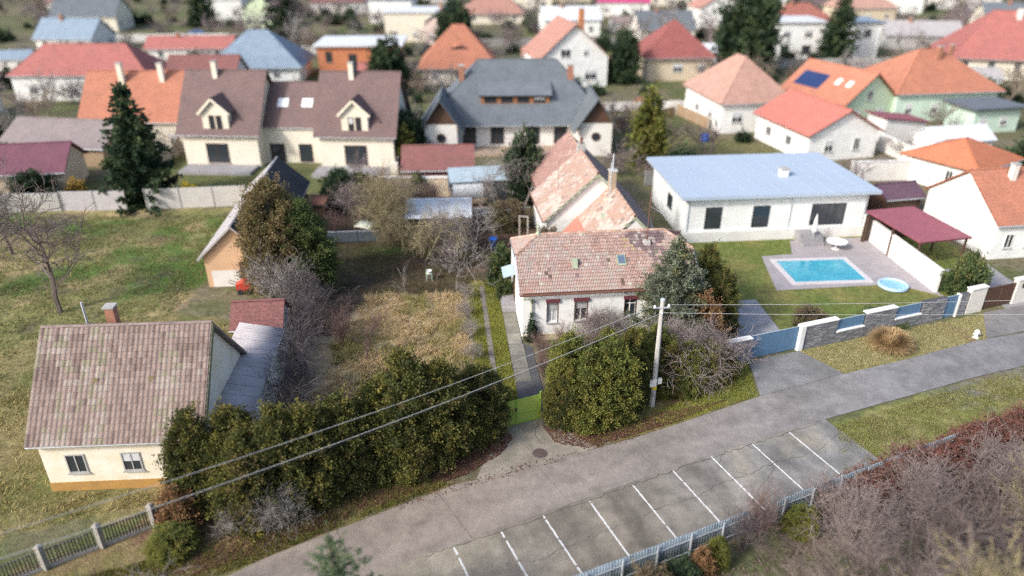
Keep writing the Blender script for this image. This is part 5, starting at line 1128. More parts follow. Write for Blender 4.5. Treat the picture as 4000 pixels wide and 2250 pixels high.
house('eyebrow_roof_house', 'cream house with bright orange hipped roof and eyebrow dormer', (-15.6, 130.4), 3, 12.6, 10.5, 3.5, 9.2, 'hip', cream, r_orange, wins=[('f', 2.0, .9, 1.2, 1.4), ('f', 6.2, .9, 1.2, 1.4), ('f', 10.3, .9, 1.2, 1.4)], ov=.8)
o = bpy.data.objects['eyebrow_roof_house']; e_ = MB(); V = []; n = 14
for i in range(n + 1):
    t = i / n; x = 4.0 + 4.8 * t; zz = 5.15 + 1.1 * math.sin(math.pi * t) ** 1.5; V += [(x, 1.6, zz), (x, 4.6, zz + .9)]
e_.add(V, [(2 * i, 2 * i + 2, 2 * i + 3, 2 * i + 1) for i in range(n)]); eo = e_.build('eyebrow_roof', r_orange, o); eo.modifiers.new('t', 'SOLIDIFY').thickness = .14
MB().box(5.0, 1.75, 5.0, 7.8, 1.85, 5.95).build('eyebrow_window', glass, o)
house('far_pink_roof_house', 'far house with pale pink hipped roof at the top centre edge', (-13.5, 213), 3, 17, 12, 3.0, 7.4, 'hip', cream, r_pink, wins=std_wins(17, 12), ov=.6)
c10, r10 = house('white_gable_house', 'tall white gabled house with faded pink roof and orange chimney', (4.8, 126.5), 12, 12.0, 11.5, 5.0, 10.3, 'gy', white, r_pink, wins=[('f', 4.4, 5.1, 1.8, 1.3), ('f', 8.0, 5.3, .9, 1.1), ('f', 3.0, 1.3, 1.4, 1.4), ('f', 9.0, 1.3, 2.2, 1.6)], chims=[(8.6, 5.5, 7, 12.2, .9, mat('orange_chimney', (0.5, 0.22, 0.1), (0.42, .18, .09)))], ov=.5)
house('beige_hip_house', 'beige house with dark maroon pyramid roof left of the tall dark conifer', (24.2, 133), 4, 11.4, 11, 4.6, 9.6, 'hip', beige, roof_mat('plum_tiles', (0.30, 0.10, 0.09), (0.24, 0.085, 0.08)), wins=[('f', 5.5, 1.6, 1.8, 1.4), ('f', 9.8, 1.6, 1.3, 1.4), ('l', 4, 1.6, 1.2, 1.3)], ov=.7)
c12 = thing('white_modern_house', 'white two-storey flat-roofed villa partly hidden by a grey spruce', 'house', (54, 156, 0), 2)
ro = add_body(c12, 0, 0, 10, 9, 7.2, 0, 'flat', white, r_whiteflat, .5); ro2 = add_body(c12, 10.02, 1.2, 7, 8, 3.6, 0, 'flat', white, r_whiteflat, .3, 'wall', 'low_roof'); ro3 = add_body(c12, 16.8, .4, 5.5, 9, 7.0, 0, 'flat', white, r_blue, .5, 'wall', 'tower_roof')
for x in (2.5, 7): window(c12, (0, 0, 10, 9), 'f', x, 4.4, 1.6, 1.5, frame_w, 2); window(c12, (0, 0, 10, 9), 'f', x, 1.0, 1.8, 1.8, frame_b, 2)
window(c12, (16.8, .4, 5.5, 9), 'f', 2.7, 4.2, 1.6, 1.6, frame_w, 2)
house('corner_red_house', 'white house with large coral red hipped roof at the top right corner', (80.5, 136.5), -14, 17, 13, 4.3, 11.0, 'hip', cream, r_red, wins=std_wins(17, 13, 4, 1.6, (1.2, 1.6)), chims=[(10.5, 5.5, 8.5, 11.6, .8, white2)], ov=.8)
c14, r14 = house('salmon_roof_house', 'white house with pale salmon hipped roof left of the pink gabled house', (28.2, 97.3), 10, 9.8, 12.5, 4.4, 9.0, 'hip', white, r_salmon, wins=[('f', 2.3, 1.4, 1.6, 1.4), ('f', 6.2, 1.2, 1.3, 1.5), ('l', 4.5, 1.4, 1.5, 1.4), ('l', 9, 1.4, 1.2, 1.3)], ov=.5)
c15, r15 = house('pink_gable_house', 'white single-storey house with plain pinkish-red roof, right of the salmon one', (35.2, 84.2), 14, 9.4, 11.5, 3.4, 5.9, 'gy', white, roof_mat('rose_tiles', (0.44, 0.155, 0.125), (0.39, .14, .115)), wins=[('f', 6.6, 1.1, .9, 1.5), ('f', 2.8, 1.1, 1.2, 1.4), ('l', 3, 1.1, 1.2, 1.2), ('l', 7.5, 1.1, 1.2, 1.2)], ov=.5)
c16, r16 = house('solar_roof_house', 'pale green gabled house with orange roof carrying a dark solar panel', (46.0, 100.4), 24, 9.4, 12, 3.4, 7.0, 'gy', pale_green, r_orange, wins=[('f', 4.4, 3.4, 1.1, 1.4), ('f', 2.5, .9, 1.1, 1.3), ('f', 7, .9, 1.1, 1.3)], ov=.5)
MB().slab([(.75, 6.2, 4.15), (.75, 11.0, 4.15), (2.95, 11.0, 5.82), (2.95, 6.2, 5.82)], .1).build('solar_panel', solar_m, r16)
for y in (1.6, 3.6): MB().slab([(1.9, y, 5.03), (1.9, y + .8, 5.03), (2.8, y + .8, 5.72), (2.8, y, 5.72)], .1).build('skylight', frame_w, r16)
c17, r17 = house('orange_hip_house', 'mint green house with wide orange hipped roof beside the solar-panelled one', (54.6, 103.4), 8, 15.5, 12.5, 4.4, 8.9, 'hip', mint, r_orange, wins=[('f', 2.0, 1.1, 1.1, 1.5), ('f', 6.0, 1.1, 1.1, 1.5), ('f', 12.5, 1.1, 1.1, 1.5)], chims=[(8.2, 4.6, 6.6, 9.6, .6), (10.8, 5.6, 7.4, 9.6, .5)], ov=.6)
house('mint_flat_annex', 'mint green flat-roofed annex with grey roof in front of the orange hipped house', (62.3, 97.2), 12, 7.2, 5.0, 3.2, 0, 'flat', mint, r_grey, wins=[('f', 4.8, .9, 1.1, 1.2), ('f', 1.5, .9, 1.1, 1.2)], ov=.7)
house('crimson_canopy_shed', 'small shed with crimson lean-to roof in front of the pale green gable', (48.2, 92.6), 14, 6.2, 3.6, 2.4, 3.2, 'mono', white2, r_maroon, ov=.4, cat='shed')
c18, r18 = house('modern_bungalow', 'white modern bungalow with broad pale blue flat roof beside the pool', (15.5, 60.3), 5.5, 16.8, 10.8, 4.15, 0, 'flat', white, r_flat, ov=.7)
for i in range(1, 12): MB().box(-.69 + i * 1.52, -.69, 4.452, -.66 + i * 1.52, 11.49, 4.485).build('roof_seam', mat('seam', (0.36, .45, .55)), r18)
for x in (.15, 9.6, 16.6): MB().tube([(x, -.06, .96), (x, -.06, 4.13)], .045, 7).build('downpipe', zinc, c18)
for x, w in ((2.5, 1.5), (6.9, 1.55), (13.2, 3.2)): window(c18, (0, 0, 16.8, 10.8), 'f', x, 1.15, w, 2.05, mat('anthracite_frame', (0.05, .055, .06)), 2 if w > 2 else 1, False)
window(c18, (0, 0, 16.8, 10.8), 'l', 6, 1.5, 1.4, 1.3, mat('anthracite_frame', (0.05, .055, .06)), 1)
MB().box(-.1, -.35, 0, 16.9, -.01, .95).build('plinth', white2, c18); q = MB().box(10.2, 4.0, 4.452, 10.9, 4.7, 5.1).build('chimney', white, r18); MB().box(10.12, 3.92, 5.102, 10.98, 4.78, 5.2).build('cap', grey_render, q)
for i in range(3): MB().box(10.2 + i * .03, -1.5 - i * .35, 0, 12.2, -1.12 - i * .35 + (0 if i else .7), .9 - i * .3).build('step', pave, c18)
c19, r19 = house('edge_orange_house', 'white house with orange gabled roof and narrow windows at the right edge', (40.8, 56.4), 8, 13, 9.0, 3.3, 6.4, 'gx', white, r_orange, wins=[('f', 1.4, 1.0, .8, 1.3), ('f', 3.4, 1.0, .8, 1.3), ('f', 6, 1.0, .8, 1.3), ('f', 9, 1.0, .8, 1.3)], chims=[(3.2, 3.6, 5.2, 7.2, .5, white2)], ov=.3)
cp = thing('carport', 'carport with maroon sheet roof and dark shade beneath, beside the white garden wall', 'carport', (33.2, 54.0, 0), 15)
ro = MB().slab([(-.1, -.1, 2.55), (5.0, -.1, 2.45), (5.0, 6.6, 2.75), (-.1, 6.6, 2.85)], .14).build('roof', r_maroon, cp)
for x in (.1, 4.7):
    for y in (.1, 3.2, 6.3): MB().box(x, y, 0, x + .14, y + .14, 2.48).build('post', frame_b, cp)
MB().box(.0, 6.4, 0, 4.9, 6.5, 2.6).build('back_wall', mat('dark_timber', (0.07, 0.05, 0.04), (0.05, .04, .035)), cp)
house('small_orange_roof_house', 'small white outbuilding with orange-brown hipped roof behind the edge house', (47.9, 71.8), 33, 8.2, 7.6, 3.0, 4.7, 'hip', white, roof_mat('burnt_orange_tiles', (0.47, 0.17, 0.09), (0.4, .15, .085)), wins=[('l', 5, .7, .8, 1.6), ('f', 4, 1, 1, 1.1)], ov=.5)
house('purple_roof_shed', 'small dark purple-roofed shed just behind the maroon carport', (35.9, 65.5), 12, 3.8, 3.2, 2.2, 3.0, 'gx', frame_b, roof_mat('purple_sheet', (0.12, 0.07, 0.10), (0.10, .06, .085)), ov=.3, cat='shed')
for nm, lab, p0, p1, h in (('garden_wall', 'long white garden wall between the pool terrace and the carport', (32.2, 62.6), (33.0, 50.2), 1.9), ('garden_wall', 'white boundary wall behind the modern bungalow lawn', (37.5, 77.2), (48.5, 77.8), 2.2), ('garden_wall', 'pale wall running back from the boundary wall beside the pink gabled house', (48.4, 78.0), (46.5, 90), 2.0)):
    d = np.array(p1) - np.array(p0); L_ = np.hypot(*d); w_ = thing(nm, lab, 'wall', (*p0, 0), math.degrees(math.atan2(d[1], d[0])))
    n = int(L_ / 3)
    for i in range(n): MB().box(L_ * i / n + .01, 0, 0, L_ * (i + 1) / n - .01, .22, h).build('bay', white2 if 'boundary' in lab else white, w_)
    MB().box(-.05, -.05, h + .003, L_ + .05, .27, h + .09).build('coping', white, w_)
# pool and terrace
tag(MB().prism([(20.8, 50.6), (30.6, 51.7), (33.4, 49.6), (32.3, 61.2), (29.8, 61.0), (25.2, 60.4), (24.4, 57.5), (21.6, 57.0)], 0, .03).build('pool_terrace', mat('lilac_paving', (0.36, 0.33, 0.34), (0.30, .275, .285), 1, bump=.1)), kind='structure')
po = thing('swimming_pool', 'rectangular turquoise swimming pool with pale rim in the lawn', 'pool', (22.75, 51.9, 0), 4)
MB().box(0, 0, .0, 5.9, 4.0, .06).build('water', water, po)
q = MB(); q.box(-.4, -.4, .0, 6.3, -.002, .11); q.box(-.4, 4.002, 0, 6.3, 4.4, .11); q.box(-.4, -.002, 0, -.002, 4.002, .11); q.box(5.902, -.002, 0, 6.3, 4.002, .11); q.build('rim', mat('pale_rim', (0.58, 0.55, 0.55), (0.52, .49, .5)), po)
pp = thing('paddling_pool', 'small round pale blue paddling pool on the terrace edge', 'paddling pool', (30.2, 51.2, .03))
MB().lathe([(1.05, 0), (1.15, .1), (1.12, .26), (1.0, .28), (.95, .14)], 24).build('ring', mat('pale_vinyl', (0.45, 0.62, 0.78), (0.4, .57, .74), rough=.4), pp); MB().lathe([(.96, .05), (.96, .16)], 24).build('water', mat('pale_water', (0.25, .5, .65), (0.28, .54, .68), rough=.1), pp)
tb = thing('terrace_table', 'round pale table on the bungalow terrace beside the pool', 'table', (28.6, 58.6, .03)); MB().lathe([(.9, .72), (.9, .76), (.85, .77)], 24).build('top', frame_w, tb); MB().lathe([(.35, 0), (.06, .06), (.05, .72)], 12).build('leg', frame_w, tb)
pa = thing('closed_parasol', 'closed pale parasol standing before the bungalow terrace door', 'parasol', (26.9, 59.7, .03)); MB().tube([(0, 0, 0), (0, 0, 2.9)], .03, 8).build('pole', zinc, pa); MB().lathe([(.12, 1.1), (.24, 1.3), (.16, 2.2), (.03, 2.85)], 12).build('canopy', white2, pa); MB().lathe([(.3, 0), (.3, .08), (.05, .1)], 14).build('base', concrete_pole, pa)
tag(grid_patch('bungalow_drive', lambda u, v: np.array([15.5 + 3.2 * u, 48.4 + .7 * u]) * (1 - v) + np.array([15.9 + 3.3 * u, 40.8 + 1.1 * u]) * v, 6, 14, .03, lambda x, y: np.array((0.30, .30, .32)) * (0.85 + .3 * fbm(x, y, .7))[:, None], M_CONC), kind='structure')
tag(MB().prism([(37.3, 46.2), (40.4, 47.3), (40.2, 55.5), (36.0, 54.4)], 0, .03).build('carport_drive', pave), kind='structure')
tag(MB().prism([(12, 111), (70, 117), (70, 121.5), (12, 115.5)], 0, .03).build('back_lane', mat('pale_lane', (0.30, .29, .29), (0.25, .24, .24), .6)), kind='structure')
# ================================================================== far houses
far = [  # x, y, yaw, w, d, he, hr, type, wall, roof, label
 (-88, 100, 8, 12, 9, 3.2, 6.8, 'hip', white2, roof_mat('violet_grey_tiles', (0.15, .13, .155), (0.12, .105, .125)), 'white house with violet-grey roof at the left edge'),
 (-74, 152, 2, 17, 6, 2.8, 4.6, 'gx', white2, r_red, 'low white shed with long dull red roof behind the wide red-roofed house'),
 (-118, 196, 5, 16, 11, 4, 8, 'gx', cream, r_grey, 'far cream house with grey gabled roof in the top left corner'),
 (-104, 165, -6, 13, 9, 3, 6.5, 'gx', white2, r_blue, 'far house with slate blue roof above the left edge house'),
 (-92, 222, 3, 14, 10, 5.5, 9, 'flat', white, r_whiteflat, 'far white block-shaped house second from the top left corner'),
 (-72, 205, 0, 10, 9, 5, 8.5, 'gy', pale_green, r_grey, 'far pale green gabled house on the top edge left'),
 (-62, 238, 4, 17, 10, 3.4, 7, 'hip', white2, r_dred, 'far house with dark red hip roof on the top edge left'),
 (-40, 215, -3, 12, 9, 6, 9, 'flat', white, r_blue, 'far tall white house with blue roof edge, top left of centre'),
 (-30, 180, 3, 14, 11, 6.5, 9.5, 'flat', cream, r_whiteflat, 'far cream flat-roofed block above the orange brick house'),
 (-36, 268, 0, 15, 10, 4, 8, 'gx', white, r_orange, 'far white house with small orange roof on the top edge left of centre'),
 (-20, 176, -4, 9, 9, 5, 8, 'gy', mat('rosy_render', (0.62, .48, .45), (0.55, .43, .4)), r_grey, 'far rosy gabled house right of the cream flat-roofed block'),
 (8, 188, 6, 14, 10, 4, 6.4, 'gx', white, r_whiteflat, 'far house with pale metal roof behind the white gabled house'),
 (-2, 252, 2, 15, 10, 4, 7.6, 'hip', cream, r_red, 'far house with red hip roof at the very top centre'),
 (26, 232, -5, 15, 9, 4, 7, 'gx', white, roof_mat('magenta_sheet', (0.45, .06, .17), (0.4, .05, .15)), 'far house with startling magenta-pink roof on the top edge'),
 (30, 178, 4, 13, 10, 3.2, 6.5, 'gx', white2, r_grey, 'far house with grey roof behind the beige pyramid-roofed house'),
 (46, 262, 0, 17, 11, 4, 8, 'hip', cream, r_old, 'far house with weathered brown roof on the top edge right of centre'),
 (50, 205, 8, 12, 9, 5, 8.4, 'gy', white, r_pink, 'far white gabled house with pink roof behind the tall dark conifer'),
 (66, 192, 2, 15, 10, 3.4, 6.8, 'hip', white2, roof_mat('rust_red_tiles', (0.33, .13, .10), (0.28, .11, .09)), 'far house with rust-red roof behind the white modern villa'),
 (84, 170, -8, 16, 9, 3, 5.4, 'gx', grey_render, r_asb, 'far low building with grey fibre roof left of the coral roof'),
 (92, 215, 4, 16, 11, 4, 7.8, 'hip', beige, r_salmon, 'far beige house with salmon roof on the top edge right'),
 (118, 190, -10, 17, 11, 3.6, 7.2, 'gx', cream, r_grey, 'far cream house with grey roof in the top right corner'),
 (112, 238, 2, 15, 10, 5.4, 8, 'flat', white, r_whiteflat, 'far white box-shaped house in the top right corner'),
 (140, 250, 0, 18, 11, 4, 8, 'hip', white2, r_orange, 'far house with orange roof at the right end of the top edge'),
 (76, 258, 6, 16, 10, 4, 8, 'gx', white, r_red, 'far white house with red gable roof on the top edge right'),
 (-140, 232, 4, 17, 11, 4, 8, 'hip', cream, r_pink, 'far house with pink roof at the left end of the top edge'),
 (14, 276, -2, 14, 10, 5, 8, 'gx', beige, r_mauve, 'far beige house with brown roof at the very top right of centre'),
 (72, 82, 16, 10, 8, 3, 6, 'gx', white2, r_dark, 'house with near-black roof at the right edge beyond the mint annex'),
 (84, 108, -6, 11, 9, 3.4, 6.6, 'gx', grey_render, r_grey, 'grey house with slate roof at the right edge below the coral roof')]
for (x, y, yaw, w, d, he, hr, k, wm, rm, lab) in far:
    house('far_house', lab, (x, y), yaw, w, d, he, hr, k, wm, rm, wins=std_wins(w, d, 3, 1.1), chims=[(w * .35, d * .45, he, hr + .9, .6)] if k != 'flat' else (), group='houses of the far streets')
house('purple_shed', 'dark shed with plum roof among the bare trees at the left edge', (-56, 71.5), 10, 9, 6.5, 2.6, 4.6, 'gx', beige, roof_mat('plum_sheet', (0.17, .07, .10), (0.14, .06, .085)), ov=.4, cat='shed')
house('grey_shed', 'low outbuilding with long grey-mauve roof between white wall and orange-roofed house', (-60.5, 84), -8, 13, 8, 2.4, 4.4, 'gx', mat('tan_wall', (0.36, .26, .17), (0.3, .22, .15)), roof_mat('mauve_grey', (0.24, .20, .20), (0.2, .17, .17)), ov=.4, cat='shed')
# ================================================================== vehicles
def car(label, loc, yaw, paint, group=None):
    t = thing('parked_car', label, 'car', loc, yaw, group)
    q = MB(); P = [(-2.1, .3), (-2.12, .75), (-1.6, .9), (-1.1, .95), (-.6, 1.42), (.9, 1.46), (1.55, 1.0), (2.0, .92), (2.1, .6), (2.08, .3)]
    n = len(P); V = []
    for yy, s_ in ((-.86, 1), (-.80, 1), (.80, 1), (.86, 1)):
        for x, z in P: V.append((x, yy * (0.86 if z > 1.2 else 1), z))
    F = [tuple(range(n)), tuple(range(4 * n - 1, 3 * n - 1, -1))]
    for k in range(3): F += [(k * n + i, (k + 1) * n + i, (k + 1) * n + (i + 1) % n, k * n + (i + 1) % n) for i in range(n)]
    q.add(V, F); q.build('body', paint, t, False)
    g = MB(); g.add([(-1.05, -.7, .99), (-.62, -.62, 1.4), (-.62, .62, 1.4), (-1.05, .7, .99)], [(0, 1, 2, 3)]); g.add([(.95, -.62, 1.44), (1.5, -.7, 1.03), (1.5, .7, 1.03), (.95, .62, 1.44)], [(0, 1, 2, 3)])
    o = g.build('windscreen', glass, t); o.modifiers.new('t', 'SOLIDIFY').thickness = .03
    for y in (-.80, .80): g = MB().add([(-.95, y * 1.03, 1.0), (-.55, y * .95, 1.36), (.85, y * .95, 1.38), (1.3, y * 1.03, 1.02)], [(0, 1, 2, 3)]); o = g.build('side_window', glass, t); o.modifiers.new('t', 'SOLIDIFY').thickness = .06
    for x in (-1.35, 1.3):
        for y in (-.8, .8): w_ = MB().tube([(x, y - .1, .32), (x, y + .1, .32)], .32, 16).build('wheel', dark_metal, t); MB().tube([(x, y - .104, .32), (x, y + .104, .32)], .17, 10).build('rim', zinc, w_)
    for y in (-.6, .6): MB().box(-2.14, y - .15, .62, -2.09, y + .15, .74).build('headlight', frame_w, t)
    return t
car('red car parked on the back lane beyond the grey-roofed villa', (20.5, 112.6, .03), 6, mat('red_car_paint', (0.50, 0.05, 0.06), (0.45, .045, .055), rough=.25, spec=.6, fine=.02))
car('white car parked on the rough verge at the right edge', (33.6, 35.6, .0), 22, mat('white_car_paint', (0.75, .76, .78), (0.72, .73, .75), rough=.2, spec=.6, fine=.02))
car('blue car parked between far houses at the top left', (-79, 190, .0), 4, mat('blue_car_paint', (0.08, .16, .42), (0.07, .14, .38), rough=.25, spec=.6, fine=.02))
for lab, p in (('blue water barrel on the lawn of the salmon-roofed house', (25.3, 93.5)), ('blue water barrel beside the mint flat annex', (60.6, 94.6))):
    br = thing('water_barrel', lab, 'barrel', (*p, 0)); MB().lathe([(.42, 0), (.52, .15), (.55, .55), (.52, .98), (.45, 1.1)], 16).build('drum', blue_plastic, br); MB().lathe([(.46, 1.1), (.46, 1.16), (.1, 1.2)], 16).build('lid', dark_metal, br)
# ================================================================== garden fences and small sheds among the far plots
def far_fence(label, p0, p1, h, m_, step=2.4):
    d = np.array(p1) - np.array(p0); L_ = np.hypot(*d); w_ = thing('garden_fence', label, 'fence', (*p0, 0), math.degrees(math.atan2(d[1], d[0])), 'garden fences among the far plots'); n = max(1, int(L_ / step))
    for i in range(n): MB().box(L_ * i / n + .05, 0, .05, L_ * (i + 1) / n - .05, .06, h).build('panel', m_, w_)
    for i in range(n + 1): MB().box(L_ * i / n - .048, -.03, 0, L_ * i / n + .048, .09, h + .08).build('post', grey_render, w_)
tf = mat('tan_boards', (0.36, .25, .16), (0.28, .19, .12), 2); gf = mat('grey_boards', (0.30, .29, .28), (0.24, .23, .22), 2)
for lab, a, b_, h, m_ in (('pale fence along the near side of the back lane, left part', (13, 110), (36, 112.2), 1.4, white2), ('tan board fence left of the salmon-roofed house', (24.5, 108), (27.2, 99.5), 1.6, tf), ('brown fence between villa and salmon-roofed house garden', (14, 99), (24, 107), 1.5, tf),
    ('grey fence behind the modern bungalow', (14.5, 75.5), (31, 78), 1.7, gf), ('pale fence behind the wide red-roofed house', (-80, 140), (-42, 143), 1.7, white2), ('white wall behind the blue pyramid roof', (-70, 160), (-36, 163), 1.8, white), ('grey fence left of the double house', (-41, 80), (-41.5, 100), 1.6, gf),
    ('fence between double house and grey villa', (-13.2, 76), (-12.8, 104), 1.6, gf), ('tan fence behind the grey villa', (-12, 106), (14, 108.5), 1.7, tf), ('pale fence right of the beige pyramid-roofed house', (38, 128), (40, 148), 1.6, white2), ('grey wall in front of the white modern villa', (50, 146), (78, 148), 1.7, grey_render),
    ('grey fence behind the mint house', (54, 122), (76, 124), 1.6, gf), ('long pale wall across the far gardens at the top left', (-110, 178), (-60, 182), 1.8, white2), ('long grey wall across the far gardens at the top centre', (-14, 172), (28, 175), 1.8, gf), ('long pale wall across the far gardens at the top right', (60, 182), (112, 180), 1.8, white2)):
    far_fence(lab, a, b_, h, m_)
for lab, p, yaw, w, d, rm, wm in (('tiny grey-roofed garden shed on the back lane behind the villa', (2, 110), 4, 4, 3, r_grey, tf), ('small white garage with pale roof behind the beige house', (36, 150), 3, 6, 5, r_whiteflat, white2), ('low red-roofed garage left of the eyebrow-roofed house', (-26.5, 128), 5, 5, 6, r_red, white2), ('small brown shed behind the orange-roofed house', (-50, 104), -5, 5, 4, r_mauve, tf),
    ('long low garage with dark roof behind the double house', (-33, 104), 2, 10, 5, r_dark, grey_render), ('pale garage between solar roof and coral roof', (76, 124), -5, 6, 5, r_asb, white), ('blue-roofed shed in the far gardens at the top left', (-98, 142), 8, 6, 4, r_blue, white2), ('pink-roofed shed in the far gardens above the villa', (2, 146), -3, 6, 4.5, r_pink, cream), ('grey shed beside the white gabled house', (-2.5, 118), 6, 5, 4, r_asb, tf),
    ('long white greenhouse-like shed beside the mint annex', (50.5, 84.5), 12, 8, 4, r_whiteflat, white), ('red-roofed shed in the far gardens at the top right', (100, 158), -6, 8, 5, r_red, white2), ('brown-roofed shed above the maroon pyramid roof', (26, 196), 3, 8, 6, r_old, white2)):
    house('garden_shed', lab, p, yaw, w, d, 2.3, 3.5, 'gx', wm, rm, wins=[('f', w * .7, .9, .9, .9)], ov=.25, cat='shed')
# ================================================================== evergreen hedges
TH_ME = [lobed_crown('thuja_crown', 5.4, 1.7, PAL_THUJA, 100 + i, lobes=7 + i % 3, tufts=760, n_per=58, size=.115, spread=.18) for i in range(4)]
OL_ME = [lobed_crown('thuja_crown', 5.4, 1.7, PAL_OLIVE if i else PAL_THUJA, 120 + i, lobes=8, tufts=760, n_per=58, size=.115, spread=.17) for i in range(3)]
TH_TR = stem_mesh('thuja_trunk', 4.6, .12)
ORD = 'first second third fourth fifth sixth seventh eighth ninth tenth eleventh twelfth thirteenth fourteenth'.split()
LH = [(-1.55, 34.1, 3.3, 1.35, 0), (-2.1, 32.7, 4.3, 1.6, 1), (-3.9, 31.3, 5.5, 1.9, 2), (-5.6, 30.7, 6.3, 2.1, 0), (-5.3, 29.6, 4.2, 1.3, 3), (-7.2, 30.0, 5.0, 1.7, 1), (-8.6, 28.9, 5.1, 1.7, 3), (-9.9, 27.9, 5.2, 1.7, 2), (-11.2, 27.4, 5.4, 1.7, 0),
      (-12.5, 26.5, 4.8, 1.6, 1), (-13.5, 27.6, 5.3, 1.6, 2), (-15.2, 27.4, 5.4, 1.5, 3)]
for i, (x, y, h, r, k) in enumerate(LH):
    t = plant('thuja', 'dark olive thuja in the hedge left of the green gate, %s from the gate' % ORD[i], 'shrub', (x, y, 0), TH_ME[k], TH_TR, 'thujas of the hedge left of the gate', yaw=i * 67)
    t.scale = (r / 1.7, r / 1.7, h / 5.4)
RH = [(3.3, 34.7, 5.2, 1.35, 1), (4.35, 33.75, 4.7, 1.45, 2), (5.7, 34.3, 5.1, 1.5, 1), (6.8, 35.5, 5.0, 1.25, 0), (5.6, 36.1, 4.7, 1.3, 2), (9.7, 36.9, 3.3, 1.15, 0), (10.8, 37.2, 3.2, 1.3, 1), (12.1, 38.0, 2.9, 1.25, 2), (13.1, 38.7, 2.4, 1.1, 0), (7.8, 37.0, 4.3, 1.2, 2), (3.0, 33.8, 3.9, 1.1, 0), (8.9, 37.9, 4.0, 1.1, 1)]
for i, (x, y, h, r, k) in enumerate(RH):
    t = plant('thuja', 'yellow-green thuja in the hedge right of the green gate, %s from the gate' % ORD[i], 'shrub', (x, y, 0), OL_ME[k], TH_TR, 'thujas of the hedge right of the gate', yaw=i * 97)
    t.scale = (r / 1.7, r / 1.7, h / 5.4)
br_me = lobed_crown('thuja_crown', 5.4, 1.7, PAL_BROWN, 140, lobes=6, tufts=480, n_per=30, size=.17, spread=.19)
for x, y, h, r, lab, me in ((12.7, 41.6, 4.3, 1.35, 'rusty brown thuja behind the bare shrub right of the pole', br_me), (14.2, 43.4, 5.0, 1.2, 'dark green thuja right of the rusty brown one', TH_ME[1]), (13.8, 46.0, 5.6, 1.5, 'dark thuja beside the right end of the white house', TH_ME[3])):
    t = plant('thuja', lab, 'shrub', (x, y, 0), me, TH_TR); t.scale = (r / 1.7, r / 1.7, h / 5.4)
t = plant('brown_shrub', 'brown dying conifer shrub at the left end of the dark hedge', 'shrub', (-15.9, 25.9, 0), br_me, TH_TR); t.scale = (.62, .62, .42)
t = plant('yellow_shrub', 'low yellow-green shrub on the verge beside the picket fence', 'shrub', (-15.6, 24.3, 0), OL_ME[1], TH_TR); t.scale = (.62, .62, .24)
# big yews
plant('brown_yew', 'big bronze-brown yew at the left side of the garden', 'yew', (-18.0, 50.6, 0), lobed_crown('yew_crown', 8.6, 2.5, PAL_YEWB, 150, lobes=8, tufts=1300, n_per=62, size=.135, spread=.25, spire=.6), stem_mesh('yew_trunk', 7, .25), yaw=0)
plant('green_yew', 'dark green yew leaning against the bronze-brown yew', 'yew', (-15.7, 50.3, 0), lobed_crown('yew_crown', 7.2, 2.0, PAL_YEWG, 151, lobes=7, tufts=900, n_per=62, size=.135, spread=.24, spire=.8), stem_mesh('yew_trunk', 6, .2), yaw=20)
# blue spruce before the house
c_, t_ = spruce_mesh('spruce_crown', 7.6, 2.9, PAL_BLUE, 160, whorls=15, z0=2.6, size=.17, per=40, droop=.28, dens=1.15)
plant('blue_spruce', 'blue-grey spruce hiding the right end of the tiled roof', 'spruce', (10.75, 42.6, 0), c_, t_, yaw=40)
# foreground spruce top
c_, t_ = spruce_mesh('spruce_crown', 11.0, 4.0, ([(0.085, .125, .06), (0.11, .155, .075), (0.07, .10, .05)], [.4, .3, .3]), 161, whorls=19, z0=1.5, size=.10, per=22, droop=-.06, dens=.85, sprd=.065, lead=1.1, step=10)
plant('foreground_spruce', 'young green spruce poking its tip into the bottom edge', 'spruce', (-6.25, 18.1, 0), c_, t_, yaw=10, scale=.72)
